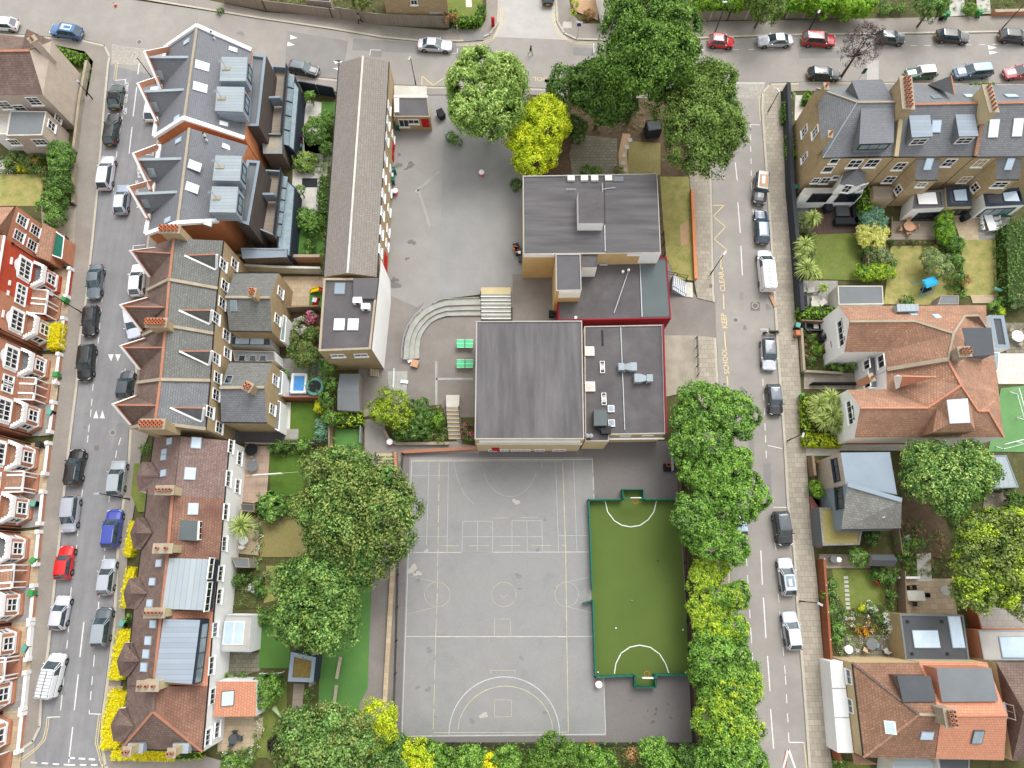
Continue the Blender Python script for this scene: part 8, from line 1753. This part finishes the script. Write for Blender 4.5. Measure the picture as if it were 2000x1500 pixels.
for lab,lobes,top,pal,kw in (
 ('glossy round topped bush on the left pavement, uppermost',[(122,308,30),(118,330,20)],3.4,'mid',{}),('dark glossy bush on the left pavement, middle',[(118,365,30)],3.2,'dark',{}),('glossy bush on the left pavement by the orange house',[(108,400,30),(112,428,22)],3.2,'mid',{}),
 ('flower clump with white blooms in the beige house garden',[(8,325,16)],1.0,'white',{}),('yellow flowers in the beige house garden',[(45,328,12)],.9,'gold',{}),('mixed shrubs in the beige house garden',[(30,315,20),(70,320,20),(85,335,14)],1.2,'dull',{}),('orange flowering shrub in the beige house garden',[(72,318,9)],1.3,'orange',{}),
 ('small potted bush by the pinkish roofed house',[(285,876,11)],1.2,'mid',{}),('small bush beside the teal bin',[(254,1206,10)],1.1,'lime',{}),
 ('rounded shrub behind the corner modern house',[(620,258,32),(640,240,22)],3.0,'mid',{}),('yellow green shrub beside the school wing',[(640,292,18)],2.2,'lime',{}),('small tree on the white patio of the corner modern house',[(607,190,14)],2.4,'lime',{}),('spreading light shrub below the red chairs',[(595,318,24),(612,312,14)],1.6,'willow',{}),('small round tree on the narrow white patio',[(587,372,12)],2.4,'lime',{}),('climbing shrub across the artificial lawn',[(612,450,18),(605,478,14),(600,495,12)],1.6,'mid',{}),('leafy shrub at the head of the artificial lawn',[(600,430,26),(625,432,18)],1.6,'lime',{}),
 ('pink hydrangea against the school wing',[(607,620,16)],1.6,'pink',{}),('white hydrangea left of the pink one',[(588,634,18),(592,645,12)],1.4,'white',{}),('mixed green planting below the hydrangeas',[(570,660,18),(610,655,20)],1.3,'dull',{}),('rounded grey green tree above the paddling pool',[(593,690,30),(605,700,20)],3.2,'dull',{}),
 ('tall climbing rose beside the grey shed',[(642,715,18),(645,750,16),(638,780,18),(645,815,18)],3.0,'lime',{}),('golden shrub at the corner of the dark green lawn',[(626,795,13)],1.6,'gold',{}),('feathery grey green shrub beside the dark green lawn',[(630,830,18),(628,850,16)],2.0,'blue',{}),('small shrub in the paddling pool patio corner',[(556,735,14)],1.4,'mid',{}),
 ('dark shrub at the head of the bright lawn',[(543,875,17),(560,872,12)],1.6,'dark',{}),('rounded shrub at the head of the bright lawn',[(592,868,17)],2.0,'lime',{}),('spiky grass clump on the pinkish patio',[(533,990,27)],2.2,'mid',dict(leaf=.4)),('large leaved plant under the oak',[(572,985,14)],1.0,'lime',{}),
 ('dark shrub in the flower garden of the white terrace',[(462,1135,14),(480,1125,12)],1.4,'dark',{}),('white flowering shrub in the flower garden',[(492,1150,10)],1.0,'white',{}),('grey leaved shrub in the flower garden',[(520,1127,13)],1.2,'grey',{}),('green shrub in the middle of the flower garden',[(502,1142,14),(510,1155,12)],1.2,'mid',{}),('leafy shrub by the white wall above the toy goal lawn',[(505,1208,18),(525,1205,14)],1.6,'mid',{}),
 ('spreading lime green tree beside the terracotta lean-to',[(522,1345,34),(538,1335,20)],2.6,'lime',{}),('purple black round shrub in the lower garden',[(538,1455,18)],2.0,'black',{}),('low green hedge shrub by the terracotta lean-to',[(450,1322,12),(475,1322,12)],1.2,'mid',{}),('bright green shrub in the bottom left corner garden',[(450,1490,20),(480,1490,16)],2.0,'lime',{}),('small tree below the boat shaped cover',[(550,1425,18)],1.8,'dull',{}),('green shrub left of the grey shed path',[(565,1465,16)],1.6,'mid',{}),('grassy shrubs beside the wooden path',[(605,1355,12),(600,1385,12)],1.4,'mid',{}),
 ('tall brown tipped shrub in the bed above the court',[(768,795,40),(745,805,26,-.5),(785,820,24,-.5)],3.8,'yellowg',dict(cr=.4,mix2=('dull',.4))),('dark green mass of shrubs in the middle of the bed',[(815,800,24),(812,835,28),(830,815,22),(785,845,20)],2.4,'dark',dict(mix2=('mid',.4))),('bright shrub nearest the narrow steps',[(852,820,20)],2.0,'hedge',{}),('low planting at the corner of the bed',[(838,850,14),(862,858,12)],1.0,'dull',{}),('pink flowering shrub against the hall wall',[(914,835,13),(918,850,12),(908,848,9)],1.4,'pinkr',dict(mix2=('mid',.5))),
 ('pampas like round shrub beside the black fence',[(1570,437,22)],1.9,'grey',{}),('blue green conifer at the corner of the dark deck',[(1702,432,28)],2.6,'blue',{}),('cream variegated shrub in the middle of the gardens',[(1702,462,32),(1690,460,20)],2.4,'variegated',{}),('grey green shrub below the cream variegated one',[(1715,500,24)],2.2,'grey',{}),('lime green feathery shrub above the garage',[(1690,535,20),(1715,530,22),(1735,535,16)],1.9,'yellowg',dict(mix2=('lime',.4))),('dark shrub between the lawns',[(1690,492,14)],1.6,'dark',{}),
 ('row of small shrubs along the deck edge',[(1745,474,7),(1760,474,6),(1775,474,7),(1790,474,6),(1808,474,7)],.7,'dull',{}),('climbing shrub right of the grey deck',[(1840,440,20),(1848,420,14),(1842,460,20)],2.4,'hedge',{}),('olive toned tree above the blue swing',[(1830,520,28),(1815,505,20)],3.2,'grey',dict(mix2=('willow',.4))),('dark shrubs between the dry lawns',[(1862,480,20),(1868,510,18),(1872,540,14)],2.2,'mid',{}),('brown dying shrub beside the straw lawn',[(1885,548,13)],1.6,'dead',{}),('bright shrub strip beside the brown shrub',[(1873,562,10),(1878,580,9)],1.2,'lime',{}),('shrub at the foot of the lawn with the blue swing',[(1770,588,16)],1.2,'dark',{}),('shrub clump beside the folded parasol',[(1940,600,14),(1950,590,10)],1.4,'mid',{}),('grey shrubs at the right edge by the parasol',[(1985,585,20)],2.2,'grey',{}),('bright low shrub right of the terracotta roof',[(1950,608,14)],1.2,'yellowg',{}),
 ('bright lime round shrub in the front garden of the upper semi',[(1595,682,14)],1.4,'hedge',{}),('dark purple shrub in the front garden of the upper semi',[(1608,658,14)],1.6,'black',{}),('mixed low planting in the front garden of the upper semi',[(1586,662,11),(1585,705,12),(1575,650,8)],1.0,'dull',{}),('dark green shrubs before the red bow window',[(1640,715,15),(1660,715,13),(1627,715,9)],1.4,'mid',{}),('bright shrub in the front garden of the grey modern house',[(1593,952,16),(1600,965,12)],1.8,'hedge',{}),('ragged shrubs against the wall of the grey modern house',[(1620,905,12),(1622,945,12),(1630,965,10)],1.2,'dark',{}),
 ('light green tree beside the small two tone shed',[(1675,1088,22)],2.4,'lime',{}),('shrub under the grass roofed extension',[(1700,1055,14),(1710,1045,10)],1.4,'dark',{}),('green planting right of the small two tone shed',[(1762,1060,16),(1765,1085,14),(1790,1060,16)],1.5,'mid',{}),('dark green hedge bushes with white flowers by the lawn',[(1718,1120,22),(1735,1130,16),(1740,1160,14)],1.6,'dark',{}),('bushes beside the red brown fence, upper',[(1620,1140,14),(1618,1165,16)],1.8,'lime',dict(mix2=('mid',.5))),('bushes beside the red brown fence, lower',[(1630,1200,20),(1635,1230,20),(1632,1250,14)],2.0,'mid',{}),('yellow flowering clump in the lower right garden',[(1681,1188,9)],.9,'yellow',{}),('white flowering clump in the lower right garden',[(1700,1185,12),(1735,1210,14),(1738,1225,12)],1.0,'white',{}),('orange flowering clump in the lower right garden',[(1672,1230,9),(1685,1236,10),(1700,1222,10)],.8,'orange',{}),('round green shrub in the lower right garden',[(1714,1207,11)],1.1,'mid',{}),('small red flowering plant beside the lawn',[(1712,1137,4)],.8,'red',{}),
 ('shrubs above the top right pavement, left',[(1730,20,14),(1755,18,12)],1.2,'mid',{}),('shrub clump above the top right pavement by the bins',[(1895,18,16)],1.4,'lime',{}),('brown grasses beside the white corner building',[(1150,28,14)],.9,'dead',{}),('yellow climbing shrub at the top street junction',[(1122,8,8),(1120,25,6)],1.4,'yellow',{}),('grass tuft beside the weathered fence',[(430,22,8)],.7,'lime',{}),('overhanging brown climber on the weathered fence',[(872,36,12),(886,34,9)],2.3,'dead',{}),
 ('shrub by the grey modern house fence',[(1588,903,10)],1.0,'dead',{}),('small conifers in the lower right corner garden',[(1640,1498,18)],1.4,'lime',{}),('planting between the two metal roofed bays',[(1735,1495,10)],1.0,'yellowg',{}),('green shrubs at the right edge behind the loose green tree',[(1985,985,24),(1975,965,14)],2.4,'dark',{}),('bamboo clump right of the upper dry lawn corner',[(1742,515,10)],1.5,'dark',{})):
 if not kw.get('mix2'):kw['mix2']= {'mid':('lime',.3),'lime':('mid',.3),'dark':('mid',.3),'dull':('mid',.4),'hedge':('mid',.25),'grey':('dull',.3),'white':('mid',.25),'pink':('mid',.2),'orange':('dull',.4),'gold':('hedge',.12)}.get(pal)
 shrub(lab,lobes,top,pal,**kw)
palm('spiky round palm beside the white rear wall of the rusty roofed house',[(473,1027,30,3.0)],'palm');palm('cluster of striped palms in front of the lower semi',[(1600,790,26,2.6),(1622,778,26,2.8),(1625,810,30,2.9),(1608,822,26,2.5),(1640,795,24,2.7),(1635,830,22,2.5),(1595,812,20,2.2)],'palm')
palm('upper cabbage palms beside the black fence',[(1588,425,20,2.4)],'palm');palm('middle cabbage palms beside the black fence',[(1572,478,22,2.4),(1566,498,16,2.0)],'palm');palm('lower cabbage palms beside the black fence',[(1575,525,26,2.6),(1590,535,18,2.2)],'palm');palm('small spiky palm beside the garage',[(1608,562,12,1.6)],'palm');palm('dark spiky plant at the corner of the right street',[(1545,186,11,1.2)],'grey')
cover('garden_plants','low mixed planting in the lower right garden',[(1604,1115),(1650,1190),(1740,1175),(1752,1250),(1625,1285)],['mid','dull','lime','white'],.5,5)
cover('garden_plants','low weedy planting behind the grey modern house',[(1762,1000),(1845,1040),(1850,1125),(1762,1125)],['mid','dull','dead'],.4,4)
cover('garden_plants','low planting in the beige house garden',[(-10,308),(90,308),(100,340),(-10,342)],['mid','dull','orange','white'],.5,5)
cover('garden_plants','low planting in the flower garden of the white terrace',[(462,1102),(515,1102),(515,1185),(462,1190)],['mid','dull','dark'],.4,4)
cover('garden_plants','low planting around the semi detached front garden',[(1570,650),(1625,650),(1660,725),(1572,725)],['dull','mid','dead'],.4,4)
cover('garden_plants','weeds and leaves under the school trees',[(1032,190),(1340,198),(1290,262),(1228,262),(1120,255),(1035,330)],['dead','dull','dark'],.15,2.5,.14)
cover('garden_plants','untidy plants in the gardens along the top edge',[(1350,-40),(1700,-40),(1700,30),(1350,34)],['mid','dull','lime'],.5,3)
cover('garden_plants','untidy plants in the gardens along the top right edge',[(1700,-40),(2060,-40),(2060,22),(1700,30)],['mid','dull','lime'],.5,3)
cover('garden_plants','untidy plants in the gardens along the top left edge',[(440,-60),(735,-60),(735,28),(660,26),(440,-4)],['mid','dull','dead'],.5,3)
for px,py,r in ((1012,1125,.45),(1015,1150,.25),(1018,1285,.3),(838,1270,.45),(815,1343,.3),(836,1347,.4),(1064,1392,.3),(922,1408,.4),(1050,1075,.3),(1064,1015,.25),(817,1133,.35),(850,1400,.2),(1085,1150,.2)):stain(px,py,r,'stain2',.031)
for px,py,r in ((1008,980,.5),(945,1397,.5),(806,1112,.7),(815,1120,.5),(833,1076,.3)):stain(px,py,r,'pale',.031)
for px,py,r in ((1275,1410,.4),(1310,1402,.3),(1282,1385,.3),(1305,1375,.2),(1265,1388,.2),(1280,1395,.3)):stain(px,py,r*.7,'stain3',.024)
for px,py,r in ((166,835,.3),(172,810,.5),(236,830,.5),(120,1350,.6),(192,1310,.6),(460,92,.5),(470,65,.6),(1455,640,.4),(1450,760,.4),(1500,600,.5),(880,150,.4),(1300,130,.5),(1700,110,.4)):stain(px,py,r,'stain2',.0075)
for q in ([(245,800),(262,760),(255,840),(240,845)],[(1406,250),(1420,250),(1424,330),(1408,330)],[(1490,905),(1505,905),(1508,980),(1494,980)],[(690,75),(960,92),(960,110),(688,98)],[(1120,92),(1160,94),(1160,110),(1120,108)],[(1560,100),(1700,98),(1700,112),(1560,114)]):patch('road_patch',q,'road_patch',.0065)
for lab,poly,pal in (('plants along the garden edges behind the modern houses',[(585,330),(640,335),(632,345),(588,342)],['mid','dull']),('plants around the dark green lawn',[(600,700),(655,700),(655,860),(622,862),(622,790),(600,770)],['mid','dull','lime']),('plants around the bright lawn by the oak',[(525,862),(610,862),(612,892),(528,890)],['mid','dark','lime']),('plants below the pinkish patio',[(505,965),(600,965),(600,1015),(505,1012)],['mid','dull']),('plants beside the dead lawn under the oak',[(498,1010),(515,1010),(515,1100),(495,1100)],['dull','white','mid']),('plants around the toy goal lawn',[(548,1180),(570,1185),(566,1260),(552,1215),(500,1210),(500,1190)],['mid','lime']),('plants along the lower lawn',[(500,1395),(520,1400),(512,1480),(430,1490),(430,1466),(490,1460)],['mid','dull','white']),('plants by the wooden path',[(545,1395),(570,1380),(566,1480),(520,1480)],['mid','dull']),
  ('plants along the black fence',[(1550,455),(1592,458),(1592,545),(1556,545)],['dull','palm','mid']),('plants between the fenced lawns on the right',[(1680,455),(1735,470),(1730,545),(1684,545)],['mid','dull','dark']),('plants beside the dry lawns',[(1822,425),(1860,425),(1885,578),(1850,590),(1835,500)],['mid','lime','dull']),('plants at the right edge by the lawns',[(1962,425),(2040,420),(2040,600),(1985,595)],['mid','dark']),('plants in the wild garden behind the lawn',[(1745,1110),(1790,1085),(1792,1125),(1750,1128)],['mid','lime']),('plants under the yellow tinged tree',[(1850,1000),(2040,985),(2040,1180),(1880,1180)],['dull','dark']),
  ('plants along the foot of the wing',[(626,235),(655,240),(640,540),(628,540)],['mid','dull','lime']),('plants in the bed above the court',[(755,805),(865,795),(876,860),(775,864)],['mid','dull','dark']),('plants beside the corner house drive',[(165,120),(182,125),(165,200),(155,200)],['mid','dull'])):
 cover('garden_plants','low '+lab,poly,pal,.6,7,.17)
for lab,a,c in (('white framed football goal on the green play lawn, upper',(1972,765),(1986,815)),('white framed football goal on the green play lawn, lower',(1945,872),(1985,862))):
 A,C= P(*a,.05),P(*c,.05);u= V_((0,0,1.6));t= wthing('toy_goal',lab,'goal',A);b= M();b.bar(A,A+u,.07,'white');b.bar(C,C+u,.07,'white');b.bar(A+u,C+u,.07,'white');d= V_((.9,-.3,0));b.bar(A,A+d,.05,'white');b.bar(C,C+d,.05,'white');b.bar(A+d,C+d,.05,'white');b.bar(A+u,A+d,.05,'white');b.bar(C+u,C+d,.05,'white');b.build('frame',t)
w= bpy.data.worlds.new('World');SC.world= w;w.use_nodes= True;nt= w.node_tree
sk= nd(nt,'ShaderNodeTexSky',sky_type='NISHITA',sun_disc=False);sk.sun_elevation= math.radians(55);sk.sun_rotation= math.radians(25);sk.air_density= 1;sk.dust_density= 3
hs= nd(nt,'ShaderNodeHueSaturation',Saturation=.07,Value=2.2);nt.links.new(sk.outputs[0],hs.inputs['Color'])
bg= nt.nodes['Background'];nt.links.new(hs.outputs[0],bg.inputs['Color']);bg.inputs['Strength'].default_value= .15
sl= bpy.data.lights.new('sun','SUN');sl.energy= 1.25;sl.angle= math.radians(30);sl.color= (1,.97,.92)
so= bpy.data.objects.new('sun',sl);COL.objects.link(so)
az,el=math.radians(25),math.radians(55)
dv= V_((math.sin(az)*math.cos(el),math.cos(az)*math.cos(el),math.sin(el)));so.rotation_euler= dv.to_track_quat('Z','Y').to_euler();so.location= dv*100
cd= bpy.data.cameras.new('camera');cd.sensor_width= 36;cd.lens= FL/2000*36;cd.clip_end= 1000
co= bpy.data.objects.new('camera',cd);COL.objects.link(co);co.location= (0,0,CH);co.rotation_euler= (TI,0,0);SC.camera= co
SC.view_settings.view_transform= 'Standard';SC.view_settings.look= 'None';SC.view_settings.exposure= 0
for o in SC.objects:
 if '_o' in o:del o['_o']
